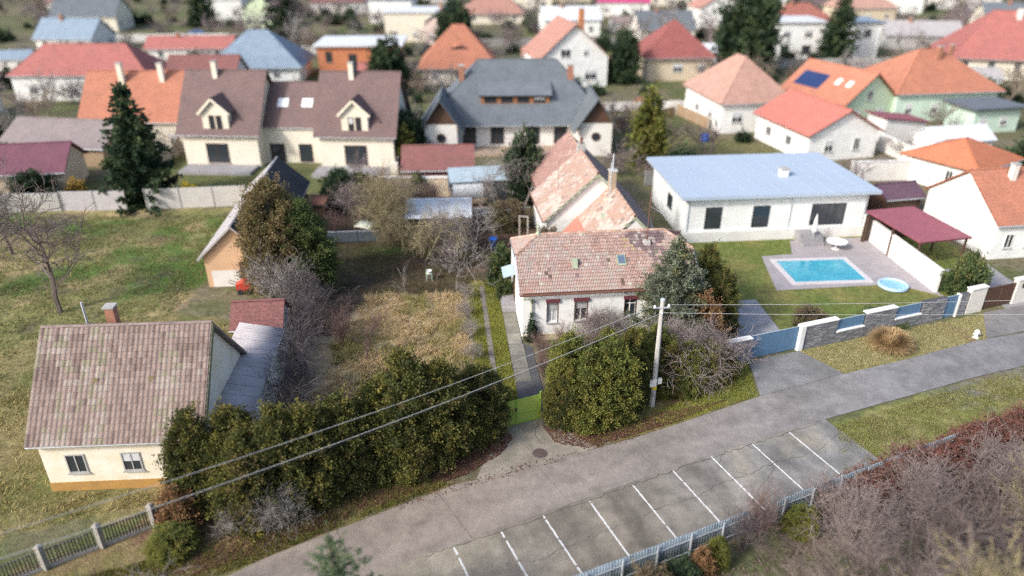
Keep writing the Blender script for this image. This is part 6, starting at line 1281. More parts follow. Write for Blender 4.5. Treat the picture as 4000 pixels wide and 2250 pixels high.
# evergreen bushes round the yard
IV = [lobed_crown('bush_crown', 3.0, 1.5, PAL_IVY, 170 + i, lobes=6, tufts=300, n_per=32, size=.17, spread=.2, spire=0) for i in range(2)]
DK = lobed_crown('bush_crown', 3.0, 1.5, PAL_DARK, 175, lobes=6, tufts=320, n_per=34, size=.19, spread=.22, spire=.2)
BR = lobed_crown('bush_crown', 3.0, 1.5, ([(0.13, .10, .06), (0.10, .075, .055), (0.16, .12, .07), (0.075, .08, .035)], [.3, .3, .2, .2]), 176, lobes=6, tufts=260, n_per=26, size=.14, spread=.2, spire=0)
for nm, lab, p, me, sx, sz, cat in (
    ('laurel_bush', 'glossy green bush at the back corner of the white house', (-.75, 52.0), IV[0], .75, 1.0, 'bush'), ('laurel_bush', 'low green bush against the left wall of the white house', (-.55, 49.2), IV[1], .42, .62, 'bush'),
    ('ivy_tree', 'dark ivy-clad tree between the lean-to and the rear house', (1.3, 71.2), DK, 1.25, 2.2, 'tree'), ('evergreen_bush', 'dark evergreen thicket in the back left corner of the yard', (-17.3, 69.6), DK, 1.3, 1.15, 'bush'),
    ('evergreen_bush', 'mottled green bush right of the dark corner thicket', (-15.0, 70.2), IV[0], 1.0, .95, 'bush'), ('brown_bush', 'brown twiggy bush in the angle between the house roofs', (3.0, 55.8), BR, 1.0, 1.0, 'bush'),
    ('brown_bush', 'purplish brown rounded bush beside the white door frame', (-.4, 63.4), BR, 1.2, .9, 'bush'), ('ivy_clump', 'small ivy clump hanging over the stone garden wall', (-9.8, 71.75), IV[1], .5, .85, 'ivy'),
    ('brown_bush', 'brown clipped bush on the lawn behind the slat gate', (21.2, 44.9), BR, .8, .5, 'bush'), ('round_bush', 'dense green bush by the carport drive', (34.8, 49.6), IV[1], .85, 1.1, 'bush'),
    ('grey_bush', 'low grey-green planting along the inside of the stone-clad wall', (27.5, 46.0), IV[0], .9, .22, 'bush'),
    ('small_thuja', 'small bronze thuja, left of the pair behind the corrugated fence', (8.35, 22.9), br_me, .32, .30, 'shrub'), ('small_thuja', 'small olive thuja, right of the pair behind the corrugated fence', (9.2, 23.4), OL_ME[1], .30, .31, 'shrub'),
    ('juniper', 'grey-green juniper behind the corrugated fence beside the small thujas', (7.4, 22.3), DK, .5, .4, 'shrub'), ('brown_bush', 'rusty brown bush behind the corrugated fence at the bottom edge', (5.9, 21.4), BR, .65, .62, 'bush'), ('brown_bush', 'olive-brown bush behind the fence at the bottom edge, left of the rusty one', (4.2, 20.6), BR, .5, .5, 'bush'),
    ('olive_shrub', 'olive shrub in the fence gap right of the bare thicket', (13.6, 25.4), OL_ME[2], .4, .3, 'shrub')):
    t = plant(nm, lab, cat, (*p, 0), me, stem_mesh(nm + '_stem', 2.0, .06), yaw=p[0] * 31); t.scale = (sx, sx, sz)
# ivy on the downpipe corner
rng = np.random.default_rng(31); n = 90; TC = np.stack([rng.normal(.62, .16, n), np.full(n, -.12) + rng.normal(0, .05, n), np.abs(rng.normal(0, 1.1, n))], 1); TC[:, 0] = .62 + (TC[:, 0] - .62) * (2.2 - np.minimum(2, TC[:, 2]))
P, D, S, C = tuft_leaves(TC, np.tile((0, -1., 0), (n, 1)), pick(PAL_DARK, n, rng), 22, .1, .10, rng)
iv = link('wall_ivy', leaf_mesh('wall_ivy', P, D, S, C, .5, rng)); iv.location = (HO[0], HO[1], 0); iv.rotation_euler = (0, 0, R(HY)); tag(iv, 'dark ivy climbing the green downpipe at the house corner', 'ivy')
# pampas-like ornamental grass
def grass_clump(name, label, loc, h, n, col, seed, rad=.35, lean=.55):
    rng = np.random.default_rng(seed); a = rng.uniform(0, 6.283, n); q = rad * np.sqrt(rng.random(n)); P = np.stack([q * np.cos(a), q * np.sin(a), np.zeros(n)], 1)
    el = np.radians(rng.uniform(12, 88, n)); H_ = h * rng.uniform(.75, 1.08, n); T = P + np.stack([np.cos(a) * np.cos(el) * H_, np.sin(a) * np.cos(el) * H_, np.sin(el) * H_], 1); M_ = P * .45 + T * .55 + np.array([0, 0, .16]) * h
    w = np.stack([-np.sin(a), np.cos(a), np.zeros(n)], 1) * .016
    V = np.stack([P - w, P + w, M_ + w, M_ - w, T + w * .3, T - w * .3], 1).reshape(-1, 3); k = np.arange(n) * 6
    F = np.concatenate([np.stack([k, k + 1, k + 2, k + 3], 1), np.stack([k + 3, k + 2, k + 4, k + 5], 1)])
    C = np.repeat(np.array(col) * rng.uniform(.75, 1.25, (n, 1)), 6, axis=0); o = link(name, np_mesh(name, V, F, C, M_GRASS)); o.location = (*loc, 0); return tag(o, label, 'ornamental grass')
grass_clump('pampas_grass', 'large straw-coloured ornamental grass clump before the stone-clad wall', (25.7, 42.1), 1.25, 4200, (0.46, .33, .18), 1, .55, .36)

# ================================================================== bare trees and shrubs
BT = {}
BT['hazel'] = bare_mesh('bare_hazel', 6.0, 1, bark_yel, levels=3, stems=14, kids=(8, 6, 4), spread=.75, up=.2, droop=.05, r0=.09, ratio=.55, minr=.008)
BT['weep'] = bare_mesh('weeping_tree', 4.6, 2, bark_yel, levels=4, kids=(11, 7, 5, 4), droop=.5, spread=1.05, up=.1, ratio=.66, wig=.3, minr=.008)
BT['grey'] = bare_mesh('grey_tree', 5.2, 3, bark_grey, levels=3, kids=(9, 6, 5), trunk_h=.6, spread=1.05, up=.1, ratio=.62, wig=.28, minr=.010, r0=.085)
BT['walnut'] = bare_mesh('walnut', 7.5, 4, bark_grey, levels=4, kids=(7, 5, 4, 3), trunk_h=.35, spread=.95, up=.15, ratio=.66, wig=.34, minr=.012, r0=.16, droop=.1)
BT['fruit'] = bare_mesh('fruit_tree', 3.6, 5, bark_red, levels=3, kids=(9, 6, 4), trunk_h=.22, spread=.5, up=.6, ratio=.62, minr=.007, r0=.06)
BT['shrub'] = bare_mesh('bare_shrub', 3.2, 6, bark_dark, levels=3, stems=9, kids=(6, 5, 3), spread=.85, up=.2, r0=.05, minr=.006)
BT['shrubr'] = bare_mesh('bare_shrub', 3.0, 7, bark_red, levels=3, stems=10, kids=(6, 5, 3), spread=.65, up=.3, r0=.05, minr=.006)
BT['shrubg'] = bare_mesh('bare_shrub', 3.4, 8, bark_grey, levels=3, stems=10, kids=(7, 5, 4), spread=.85, up=.2, r0=.034, minr=.0055)
BT['lilac'] = bare_mesh('bare_lilac', 4.2, 9, mat('mauve_bark', (0.27, .22, .21), (0.19, .155, .15), 4), levels=3, stems=11, kids=(7, 5, 4), spread=.85, up=.15, r0=.07, minr=.008)
BT['big'] = bare_mesh('bare_tree', 9.0, 10, mat('mauve_grey_bark', (0.165, .13, .118), (0.11, .088, .082), 3), levels=4, kids=(8, 6, 4, 3), trunk_h=.25, spread=.8, up=.2, minr=.016, r0=.17)
BT['big2'] = bare_mesh('bare_tree', 9.0, 11, bark_yel, levels=4, kids=(8, 6, 4, 3), trunk_h=.2, spread=.75, up=.25, minr=.016, r0=.17)
BT['sap'] = bare_mesh('sapling', 2.6, 12, bark_grey, levels=2, kids=(8, 4), trunk_h=.2, spread=.6, up=.4, r0=.03, minr=.006)
for nm, lab, cat, p, k, yaw, sc in (
    ('edge_tree', 'large bare tree at the left edge above the old cottage', 'tree', (-33.5, 47.0), 'big', 15, 1.15), ('edge_tree', 'bare tree at the left edge in the upper open plot', 'tree', (-43.5, 57.5), 'big', 115, .95),
    ('bare_hazel', 'big many-stemmed bare hazel behind the right end of the panel fence', 'tree', (-11.6, 61.6), 'hazel', 0, 1.12), ('weeping_tree', 'yellowish weeping bare tree in front of the zinc-roofed shed', 'tree', (-7.4, 56.0), 'weep', 30, 1.25),
    ('weeping_tree', 'second weeping bare tree at the left corner of the zinc-roofed shed', 'tree', (-9.6, 58.4), 'weep', 140, 1.15), ('grey_tree', 'grey-branched bare tree with straight trunk at the edge of the grass drive', 'tree', (-4.35, 50.9), 'grey', 0, 1.0),
    ('grey_tree', 'grey bare tree behind the straight-trunked one beside the blue bin', 'tree', (-3.4, 57.0), 'grey', 120, 1.0), ('bare_shrub', 'dense bare shrub right of the weeping trees below the zinc shed', 'shrub', (-5.2, 57.6), 'shrubg', 66, 1.2), ('bare_shrub', 'bare brown shrub under the front edge of the zinc shed', 'shrub', (-6.6, 59.6), 'shrubr', 10, 1.1), ('bare_shrub', 'dark twiggy shrub between stand and straight-trunked tree', 'shrub', (-5.4, 54.2), 'shrub', 200, .9), ('walnut', 'gnarled bare walnut in front of the pale blue lean-to roof', 'tree', (-1.7, 69.0), 'walnut', 60, .95),
    ('walnut', 'pale bare walnut limb tree before the ivy-clad tree', 'tree', (1.2, 68.6), 'walnut', 200, .8), ('fruit_tree', 'upright reddish young fruit tree standing in the straw grass', 'tree', (-9.6, 40.2), 'fruit', 0, 1.05),
    ('fruit_tree', 'thin reddish sapling at the upper edge of the straw grass', 'tree', (-8.2, 49.4), 'sap', 40, 1.25), ('sapling', 'pale little sapling in the middle of the straw grass', 'tree', (-5.9, 46.0), 'sap', 90, .9),
    ('bare_shrub', 'dark tangled bare shrub under the green yew', 'shrub', (-14.4, 45.8), 'shrub', 0, 1.25), ('bare_shrub', 'pale-branched bare shrub reaching over the brown yew foot', 'shrub', (-16.6, 46.8), 'shrubg', 50, 1.45),
    ('bare_shrub', 'dark bare thicket beside the red-roofed shed', 'shrub', (-14.2, 42.6), 'shrub', 100, 1.3), ('bare_shrub', 'dark bare thicket beside the far half of the grey lean-to', 'shrub', (-13.4, 38.8), 'shrub', 160, 1.35), ('bare_shrub', 'dark bare thicket beside the near half of the grey lean-to', 'shrub', (-12.7, 35.2), 'shrub', 220, 1.3),
    ('bare_shrub', 'dark bare thicket just behind the left hedge', 'shrub', (-12.2, 32.4), 'shrub', 280, 1.15), ('bare_shrub', 'purple-brown bare shrub in the straw grass edge beside the thickets', 'shrub', (-11.6, 42.4), 'shrubr', 20, .95),
    ('bare_shrub', 'reddish bare shrub at the foot of the stone garden wall', 'shrub', (-13.4, 69.8), 'shrubr', 0, 1.25), ('bare_shrub', 'mauve bare shrub against the middle of the stone garden wall', 'shrub', (-11.2, 69.6), 'lilac', 70, .85), ('bare_shrub', 'brown bare shrub between stone wall and lean-to shed', 'shrub', (-8.3, 69.4), 'shrubr', 130, .85),
    ('bare_shrub', 'bare grey shrub left of the stone wall bushes', 'shrub', (-15.6, 66.6), 'lilac', 15, .9), ('bare_shrub', 'small brown bare shrub behind the panel fence', 'shrub', (-16.6, 62.4), 'shrubr', 77, .7),
    ('bare_rose', 'bare rose bush against the white wall between the middle windows', 'shrub', (5.55, 42.4), 'lilac', 33, .72), ('bare_rose', 'thin bare rose below the second window of the white house', 'shrub', (3.5, 41.9), 'shrubr', 60, .62), ('bare_rose', 'bare climbing rose left of the third house window', 'shrub', (7.1, 42.7), 'shrubg', 10, .8),
    ('bare_shrub', 'reddish dry hedge stems along the right of the walkway', 'shrub', (2.0, 38.6), 'shrubr', 5, .65), ('bare_shrub', 'reddish dry stems at the house end of the walkway', 'shrub', (1.9, 40.9), 'shrubr', 55, .6),
    ('bare_lilac', 'spreading bare lilac right of the utility pole', 'shrub', (10.9, 37.5), 'lilac', 20, 1.0), ('bare_lilac', 'bare lilac overhanging the verge left of the slat gate', 'shrub', (12.6, 38.6), 'lilac', 110, .95), ('bare_lilac', 'bare lilac behind the utility pole', 'shrub', (9.9, 39.2), 'lilac', 200, 1.0),
    ('dead_shrub', 'pale dead shrub standing in front of the dark left hedge', 'shrub', (-11.0, 25.7), 'shrubg', 40, .85), ('dead_shrub', 'smaller pale dead shrub left in front of the dark hedge', 'shrub', (-13.1, 25.2), 'shrubg', 150, .6),
    ('roadside_tree', 'grey bare little tree in the bottom left corner by the picket fence', 'tree', (-15.3, 19.6), 'grey', 50, .75), ('roadside_tree', 'bare bushy tree at the bottom edge left of the road', 'tree', (-14.0, 18.2), 'shrubg', 10, .9), ('roadside_tree', 'leaning bare tree below the picket fence', 'tree', (-18.0, 19.4), 'shrub', 80, .9),
    ('bare_thicket', 'bare brown thicket filling the gap in the corrugated fence', 'shrub', (11.6, 25.2), 'shrubr', 0, .85), ('bare_thicket', 'bare twiggy thicket left of the fence gap', 'shrub', (10.7, 24.4), 'shrub', 40, .75), ('bare_thicket', 'bare twigs poking over the corrugated fence near the last bay', 'shrub', (15.4, 26.6), 'shrubr', 90, .7),
    ('near_tree', 'bare mauve tree crown nearest the bottom right corner', 'tree', (13.8, 13.6), 'big', 0, 1.15), ('near_tree', 'bare lichen-yellow tree crown right of the nearest one', 'tree', (17.4, 16.2), 'big2', 70, 1.1), ('near_tree', 'bare mauve tree crown at the right edge below the fence', 'tree', (22.0, 19.6), 'big', 140, 1.05),
    ('near_tree', 'bare yellowish tree crown at the bottom edge behind the fence', 'tree', (10.6, 15.2), 'big2', 210, .8), ('near_tree', 'bare tree crown in the near garden right of the fence gap', 'tree', (15.4, 20.2), 'big', 260, .8), ('near_tree', 'bare tree crown beyond the others at the right edge', 'tree', (23.5, 24.0), 'big2', 300, .72), ('near_tree', 'lowest bare mauve crown in the bottom right', 'tree', (18.0, 12.4), 'big', 330, 1.05), ('near_tree', 'bare yellowish crown at the far right edge of the near garden', 'tree', (26.5, 22.2), 'big2', 20, 1.0),
    ('near_tree', 'mauve bare crown in the middle of the near garden', 'tree', (19.4, 22.2), 'big', 95, .75), ('near_tree', 'small bare crown just behind the fence gap thicket', 'tree', (13.0, 20.4), 'big', 190, .62), ('near_tree', 'grey bare crown low at the bottom edge', 'tree', (15.6, 15.0), 'lilac', 40, 1.6), ('near_tree', 'wide bare crown at the very right bottom', 'tree', (22.4, 15.6), 'big', 240, 1.1), ('near_tree', 'bare mauve shrub right of the olive fence shrub', 'shrub', (15.8, 24.6), 'lilac', 300, .9), ('near_tree', 'bare mauve shrub in the near garden under the red shrubs', 'shrub', (19.8, 26.2), 'lilac', 30, .9), ('near_tree', 'bare mauve shrub at the right end of the red shrubs', 'shrub', (24.6, 27.6), 'lilac', 130, .95)):
    bare(nm, lab, cat, p, BT[k], None, yaw, sc)
for i in range(9): bare('dry_stems', 'pale dry stems beside the grass drive, %s from the front hedge' % ORD[i], 'shrub', HL(-3.75 + .1 * (i % 3), -5.0 + i * 1.45), BT['sap' if i % 2 else 'shrubg'], 'dry stems along the grass drive', i * 50, .42 if i % 2 == 0 else .55)
RED = bare_mesh('red_shrub', 1.9, 13, mat('rust_red_twigs', (0.26, .11, .085), (0.18, .075, .06), 3), levels=3, stems=14, kids=(7, 5, 3), spread=.9, up=.15, r0=.045, minr=.007)
RED_L = lobed_crown('leaf_mass', 1.5, 1.1, ([(0.125, .065, .052), (0.10, .05, .043), (0.15, .088, .066), (0.09, .062, .05)], [.3, .3, .2, .2]), 181, lobes=5, tufts=170, n_per=26, size=.11, spread=.16, spire=0)
for i in range(10):
    q = FEN_O + FEN_D * (16.2 + i * 1.75) - FEN_N * (.55 + .2 * (i % 2)); t = plant('barberry', 'rust-red shrub along the corrugated fence, %s from the parking bays' % ORD[i], 'shrub', (q[0], q[1], 0), RED_L, RED, 'rust-red shrubs along the metal fence', yaw=i * 47, scale=.95 + .1 * (i % 3))

# ================================================================== background trees
CON = [spruce_mesh('conifer_crown', 11, 3.3, PAL_DARK, 190 + i, whorls=17, z0=.6, size=.42, per=16, droop=.18, dens=1.0) for i in range(2)]
COL_ = lobed_crown('column_crown', 9, 2.0, PAL_OLIVE, 195, lobes=6, tufts=340, n_per=22, size=.34, spread=.32)
CDK = lobed_crown('round_crown', 8, 2.6, PAL_DARK, 196, lobes=7, tufts=340, n_per=22, size=.38, spread=.36, spire=.4)
BB = [bare_mesh('far_tree', 8.0, 30 + i, mat(nm, c, tuple(x * .75 for x in c), 1.5), levels=3, kids=(9, 7, 5), trunk_h=.2, spread=.8, up=.25, minr=.022, r0=.17, wig=.25) for i, (nm, c) in enumerate((('far_mauve_bark', (0.24, .19, .20)), ('far_brown_bark', (0.23, .18, .14)), ('far_grey_bark', (0.27, .25, .25))))]
for lab, p, kind, s_, zs in (
    ('tall dark conifer rising left in front of the orange-roofed house', (-37.7, 70.6), 0, 1.12, 1.05), ('olive columnar thuja behind the rear house', (15.9, 83.0), 2, .95, .95), ('broad dark conifer right of the maroon pyramid roof', (43, 139), 3, 1.9, 1.9),
    ('very tall dark conifer breaking the top edge', (56, 172), 1, 1.7, 1.9), ('grey-green spruce in front of the white modern villa', (65, 151), 1, 1.25, 1.25), ('dark conifer at the top edge left', (-84, 208), 0, 1.2, 1.3), ('dark conifer at the top edge left of centre', (-55, 182), 1, 1.3, 1.5),
    ('dark conifer behind the flat white roof', (-12, 158), 3, 1.3, 1.4), ('dark conifer left of the eyebrow-roofed house', (-20, 122), 3, 1.1, 1.1), ('dark bush mass right of the double house', (-12.8, 86), 3, .8, .7), ('olive thuja between double house and grey villa', (-12.6, 82.6), 2, .6, .5),
    ('dark conifer between the white gable and the maroon pyramid roof', (19.5, 131), 3, .9, 1.1), ('low dark bush at the far left edge', (-58, 78), 3, 1.0, .5), ('dark evergreen by the plum-roofed shed', (-49, 70.5), 3, .7, .4), ('dark bush at the right edge beyond the orange-brown roof', (60, 78), 3, 1.1, .8)):
    me, tr_ = (CON[0], CON[1], (COL_, stem_mesh('column_trunk', 7, .15)), (CDK, stem_mesh('round_trunk', 6, .2)))[kind]
    t = plant('conifer' if kind != 2 else 'columnar_thuja', lab, 'tree', (*p, 0), me, tr_, 'evergreens among the houses', yaw=p[0] * 13); t.scale = (s_, s_, zs)
for i, (lab, p, s_) in enumerate((
    ('bare tree at the left edge beside the plum-roofed shed', (-60, 66), .9), ('bare tree at the left edge of the green plot', (-55, 56), .75), ('bare tree in the upper left corner of the green plot', (-47, 63), .55), ('leaning bare tree low on the left edge', (-44, 48), .7),
    ('bare tree behind the low mauve shed', (-63, 95), .8), ('bare tree left of the wide red-roofed house', (-90, 122), 1.0), ('bare tree in front of the wide red-roofed house', (-68, 103), .7), ('bare bush between orange-roofed and double houses', (-40.2, 86), .55),
    ('bare tree in the back garden left of the grey villa', (-13.5, 95), .8), ('bare tree before the grey villa terrace', (1.5, 80.5), .5), ('bare tree right of the grey villa', (15.5, 96), .7), ('pale bare tree behind the blue hip roof', (-46, 158), 1.2),
    ('big pale bare tree above the blue pyramid roof', (-55, 168), 1.4), ('bare tree left of the flat white roof', (-38, 152), .9), ('bare tree right of the flat white roof', (-17, 146), 1.0), ('bare tree above the eyebrow-roofed house', (-2, 160), 1.1),
    ('bare tree behind the white gabled house', (22, 152), 1.2), ('big bare tree above the maroon pyramid roof', (32, 158), 1.5), ('bare tree left of the tall dark conifer', (44, 166), 1.3), ('bare tree behind the salmon-roofed house', (41, 118), .9),
    ('bare tree between solar roof and orange hip roof', (55, 117), .9), ('dark bare tree above the orange hip roof', (68, 128), 1.2), ('bare tree right of the orange hip roof', (76, 112), 1.0), ('bare tree at the right edge below the coral roof', (88, 122), 1.1),
    ('bare tree in the far top right', (104, 176), 1.4), ('bare tree by the far top right houses', (126, 215), 1.5), ('bare tree at the top edge left', (-66, 222), 1.5), ('bare tree at the far top left', (-110, 182), 1.3),
    ('bare tree at the far left end', (-128, 210), 1.5), ('bare tree on the top edge left of centre', (-45, 240), 1.6), ('bare tree on the top edge at centre', (6, 225), 1.5), ('bare tree right of the magenta roof', (44, 240), 1.5),
    ('bare tree on the top edge right of centre', (62, 230), 1.5), ('bare tree beyond the white modern villa', (80, 200), 1.4), ('bare tree on the top edge far right', (110, 262), 1.6), ('bare tree above the far pale metal roof', (18, 208), 1.3), ('bare tree behind far pink-roofed house', (-10, 236), 1.4),
    ('bare tree beside the mint flat annex', (72, 98), .8), ('bare tree behind the edge orange house', (56, 70), .9), ('bare tree at the lawn corner behind the bungalow', (36.5, 72), .6))):
    bare('far_bare_tree', lab, 'tree', p, BB[i % 3], 'bare trees among the houses', i * 53, s_)
for lab, p, c in (('bright yellow forsythia bush by the white panel wall', (-33.2, 70.6), ([(0.6, .42, .02), (0.5, .36, .03), (0.35, .3, .05)], [.5, .3, .2])), ('golden bush by the plum-roofed shed', (-45.6, 72.2), ([(0.36, .24, .06), (0.28, .2, .05)], [.5, .5]))):
    t = plant('yellow_bush', lab, 'bush', (*p, 0), lobed_crown('yellow_crown', 1.9, .8, c, 201, lobes=4, tufts=90, n_per=24, size=.14, spread=.16, spire=.5), stem_mesh('yellow_stem', 1.2, .04))

# ================================================================== grass, straw and fallen leaves
rng = np.random.default_rng(77)
def free_of_houses(x, y, marg=1.0):
    ok = np.ones(len(x), bool)
    for (ox, oy, yaw, w, d) in FOOT:
        c, s_ = math.cos(R(yaw)), math.sin(R(yaw)); lx = (x - ox) * c + (y - oy) * s_; ly = -(x - ox) * s_ + (y - oy) * c
        ok &= ~((lx > -marg) & (lx < w + marg) & (ly > -marg) & (ly < d + marg))
    return ok
def scrub(name, label, src, poly, n, smin, smax, seed):
    r_ = np.random.default_rng(seed); q = scatter(poly, n * 2, r_, lambda x, y: np.clip((fbm(x, y, .12) - .32) * 3, 0, 1)); q = q[free_of_houses(q[:, 0], q[:, 1], 1.6)][:n]
    me0 = src; nv = len(me0.vertices); co = np.empty(nv * 3, np.float32); me0.vertices.foreach_get('co', co); co = co.reshape(-1, 3)
    F = np.array([tuple(p.vertices) for p in me0.polygons if len(p.vertices) == 4], np.int32); Vs = []; Fs = []; Cs = []
    has = 'Col' in me0.color_attributes
    if has:
        cc = np.empty(nv * 4, np.float32); me0.color_attributes['Col'].data.foreach_get('color', cc); cc = cc.reshape(-1, 4)[:, :3]
    for k, (x, y) in enumerate(q):
        a = r_.uniform(0, 6.28); s_ = r_.uniform(smin, smax); c, t = math.cos(a) * s_, math.sin(a) * s_
        Vs.append(np.stack([co[:, 0] * c - co[:, 1] * t + x, co[:, 0] * t + co[:, 1] * c + y, co[:, 2] * s_ * r_.uniform(.75, 1.2)], 1)); Fs.append(F + k * nv)
        tone = np.array([(0.25, .20, .20), (0.22, .17, .14), (0.27, .25, .24), (0.19, .15, .15)])[r_.integers(4)]
        Cs.append(cc * r_.uniform(.7, 1.3) if has else np.tile(tone * r_.uniform(.8, 1.2), (nv, 1)))
    return tag(link(name, np_mesh(name, np.vstack(Vs), np.vstack(Fs), np.vstack(Cs), M_LEAF)), label, 'scrub', kind='stuff')
SCR = bare_mesh('scrub_src', 3.4, 44, bark_grey, levels=2, stems=4, kids=(5, 4), spread=.8, up=.2, r0=.07, minr=.022)
SCL = lobed_crown('scrub_src2', 1.7, 1.2, PAL_DARK, 207, lobes=4, tufts=36, n_per=9, size=.34, spread=.28, spire=.2)
FARP = [(-78, 76), (66, 80), (150, 170), (215, 300), (-215, 300), (-140, 170)]
scrub('bare_scrub', 'bare garden scrub and small trees between the far houses', SCR, FARP, 620, .7, 1.7, 5)
scrub('green_scrub', 'low evergreen garden bushes between the far houses', SCL, FARP, 300, .6, 1.5, 6)
scrub('bare_scrub', 'bare brush along the left side of the open plot', SCR, [(-66, 36), (-46, 42), (-40, 66), (-70, 68)], 34, .5, 1.1, 8)
def field(name, label, poly, n, h, pal, w=.02, lean=.5, dens=None, kind='grass', seed=1):
    q = scatter(poly, n, rng, dens)
    if name == 'straw_grass': q = q + np.stack([fbm(q[:, 0], q[:, 1], .7) - .5, fbm(q[:, 0] + 50, q[:, 1], .7) - .5], 1) * 3.0 * np.clip((-4.2 - q[:, 0]) / 2, 0, 1)[:, None]
    P = np.column_stack([q, np.zeros(n)]); c = np.array(pal[0])[rng.choice(len(pal[0]), n, p=pal[1])] * rng.uniform(.7, 1.3, (n, 1))
    if name == 'straw_grass':
        g_ = np.clip((fbm(q[:, 0], q[:, 1], .45) - .5) * 6, 0, 1)[:, None]; c = c * (1 - g_ * .75) + np.array((.27, .26, .085)) * rng.uniform(.7, 1.3, (n, 1)) * g_ * .75
    hs = h * rng.uniform(.45, 1.4, n) * (.6 + .8 * fbm(q[:, 0], q[:, 1], 1.1))
    return tag(link(name, blades(name, P, hs, c, seed, w, lean)), label, kind, kind='stuff')
STRAW = ([(0.62, .48, .29), (0.52, .385, .21), (0.68, .54, .35), (0.34, .30, .11), (0.58, .40, .27)], [.3, .25, .15, .18, .12])
GREEN = ([(0.25, .28, .06), (0.32, .32, .07), (0.42, .36, .11), (0.18, .22, .05)], [.35, .25, .2, .2])
clump = lambda x, y: np.clip((fbm(x, y, .9) - .3) * 2.5, .12, 1)
field('straw_grass', 'tall flattened straw-coloured grass filling the garden', [(-14.5, 30), (-2.3, 34.5), (-2.9, 42), (-4.0, 49.9), (-11, 49.4), (-12, 44), (-11.5, 38)], 62000, .30, STRAW, .022, .85, clump)
field('drive_grass', 'yellow-green grass strips of the drive beside the house', [HL(-3.35, -9.0)[:2], HL(-2.5, -9.0)[:2], HL(-2.5, 8.8)[:2], HL(-3.35, 8.8)[:2]], 18000, .12, GREEN, .018, .6)
field('drive_grass', 'yellow-green grass strip next to the paved walkway', [HL(-2.04, -9.0)[:2], HL(-1.08, -9.0)[:2], HL(-1.08, 9.5)[:2], HL(-2.04, 9.5)[:2]], 20000, .12, GREEN, .018, .6)
field('yard_grass', 'thin dark grass of the shaded yard', [(-15, 50), (-4.5, 50), (-2.6, 53), (-3, 60), (-17, 60)], 14000, .14, ([(0.09, .115, .03), (0.13, .11, .05), (0.15, .10, .07)], [.4, .3, .3]), .018, .8, clump)
field('verge_grass', 'verge grass and weeds along the left hedge', [(-26, 14.6), (-17.2, 20.2), (-7.9, 26.0), (-3.2, 28.7), (-6, 29.2), (-12, 25.4), (-20, 22.4)], 26000, .14, ([(0.16, .18, .04), (0.24, .20, .06), (0.22, .14, .07), (0.11, .14, .035)], [.35, .25, .2, .2]), .018, .7, clump)
field('verge_grass', 'verge grass below the right hedge', [(4.2, 32.0), (9.6, 33.9), (15.0, 36.5), (15.5, 40.2), (12.6, 37.4), (6, 33.2)], 14000, .10, GREEN, .016, .7, clump)
field('dry_verge', 'dry yellow verge before the stone-clad wall', [(19.4, 41.6), (21.3, 38.9), (33.0, 43.2), (34.6, 46.6)], 22000, .10, ([(0.43, .375, .21), (0.36, .325, .17), (0.27, .27, .10)], [.45, .3, .25]), .016, .8)
field('rough_grass', 'rough mossy grass beyond the parking bays', [(18.6, 33.5), (33.5, 39.6), (36, 38), (22, 30.2), (17.4, 29.2)], 20000, .11, ([(0.22, .225, .075), (0.31, .28, .14), (0.17, .185, .06)], [.4, .35, .25]), .018, .8, clump)
field('plot_grass', 'mottled green and straw grass of the open left plot', [(-54, 34), (-26.5, 34), (-25, 50), (-26.8, 67), (-52, 66)], 40000, .16, ([(0.165, .19, .065), (0.32, .255, .14), (0.10, .155, .045), (0.25, .215, .10)], [.3, .25, .25, .2]), .03, .8, clump)
field('cottage_grass', 'rough yellowish grass round the old cottage', [(-32, 22.5), (-15.8, 28), (-23.5, 28), (-24.5, 37), (-16.5, 45), (-30, 46)], 22000, .16, ([(0.42, .35, .16), (0.28, .26, .09), (0.33, .25, .13)], [.4, .35, .25]), .022, .8, clump)
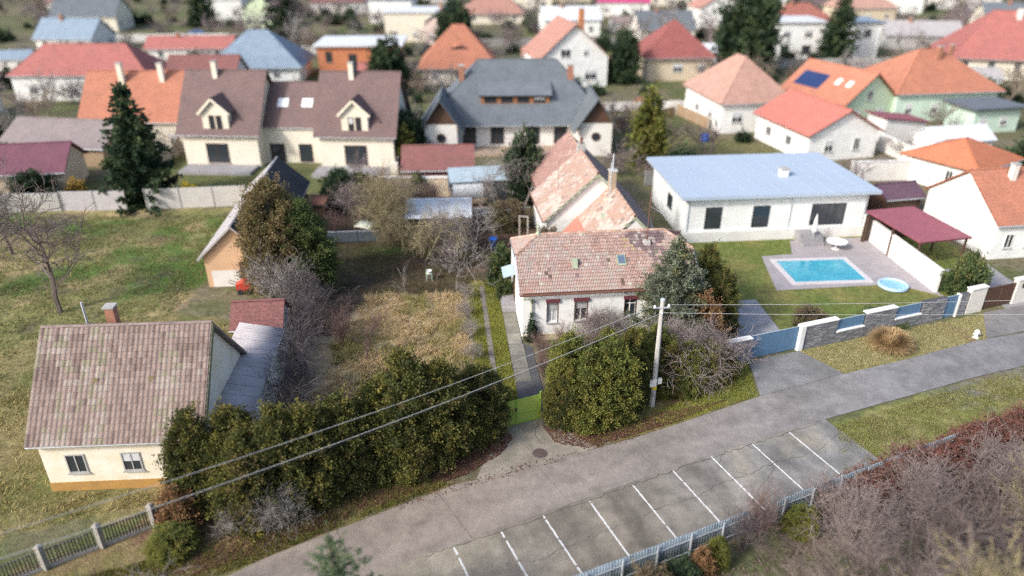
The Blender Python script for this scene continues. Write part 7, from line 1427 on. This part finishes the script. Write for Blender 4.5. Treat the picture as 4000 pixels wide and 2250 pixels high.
def litter(name, label, poly, n, pal, size=.06, dens=None):
    q = scatter(poly, n, rng, dens); P = np.column_stack([q, rng.uniform(.055, .075, n)]); a = rng.uniform(0, 6.283, n); s_ = size * rng.uniform(.6, 1.4, n)[:, None]
    u = np.stack([np.cos(a), np.sin(a), rng.normal(0, .25, n)], 1) * s_; v = np.stack([-np.sin(a), np.cos(a), rng.normal(0, .25, n)], 1) * s_ * .6
    V = np.stack([P - u, P - v, P + u, P + v], 1).reshape(-1, 3); c = np.array(pal[0])[rng.choice(len(pal[0]), n, p=pal[1])] * rng.uniform(.7, 1.3, (n, 1))
    return tag(link(name, np_mesh(name, V, np.arange(4 * n).reshape(n, 4), np.repeat(c, 4, axis=0), M_GRASS)), label, 'leaves', kind='stuff')
LEAF = ([(0.13, .065, .05), (0.17, .09, .06), (0.10, .05, .045), (0.22, .13, .08)], [.35, .3, .2, .15])
litter('fallen_leaves', 'dark red-brown leaves heaped left of the green gate', [(-2.4, 29.4), (-.6, 31.0), (.05, 32.4), (-.5, 33.3), (-1.9, 33.0), (-4.6, 29.6), (-4.0, 28.6)], 4200, LEAF, .055)
litter('fallen_leaves', 'brown leaves along the foot of the right hedge', [(1.7, 33.6), (2.4, 31.9), (4.2, 31.5), (9.6, 33.9), (13, 36), (9, 34.8), (4, 32.4)], 3600, LEAF, .05)
litter('fallen_leaves', 'brown leaves strewn along the left hedge verge', [(-16.5, 21.5), (-8.2, 26.2), (-3.5, 29.0), (-8, 28), (-15.5, 25)], 5200, LEAF, .05, clump)
litter('fallen_leaves', 'scattered leaves on the concrete road edge', [(-6, 27.4), (-1, 29.6), (6, 32.2), (9.5, 33.8), (6, 31.8), (0, 29.3), (-5.5, 26.9)], 300, LEAF, .05)
litter('fallen_leaves', 'brown leaves over the shaded yard', [(-16, 47), (-12, 47), (-10.5, 50), (-4, 50.3), (-2.6, 54), (1, 64), (0, 70), (-17, 70)], 9000, ([(0.11, .075, .055), (0.16, .105, .07), (0.08, .06, .05)], [.4, .35, .25]), .06)
litter('fallen_leaves', 'mauve-brown leaves over the near garden floor', [(3, 20), (12, 24.3), (23, 29), (34, 31), (32, 14), (10, 11), (0, 14)], 9000, ([(0.17, .125, .105), (0.22, .165, .14), (0.12, .09, .08)], [.4, .3, .3]), .08)
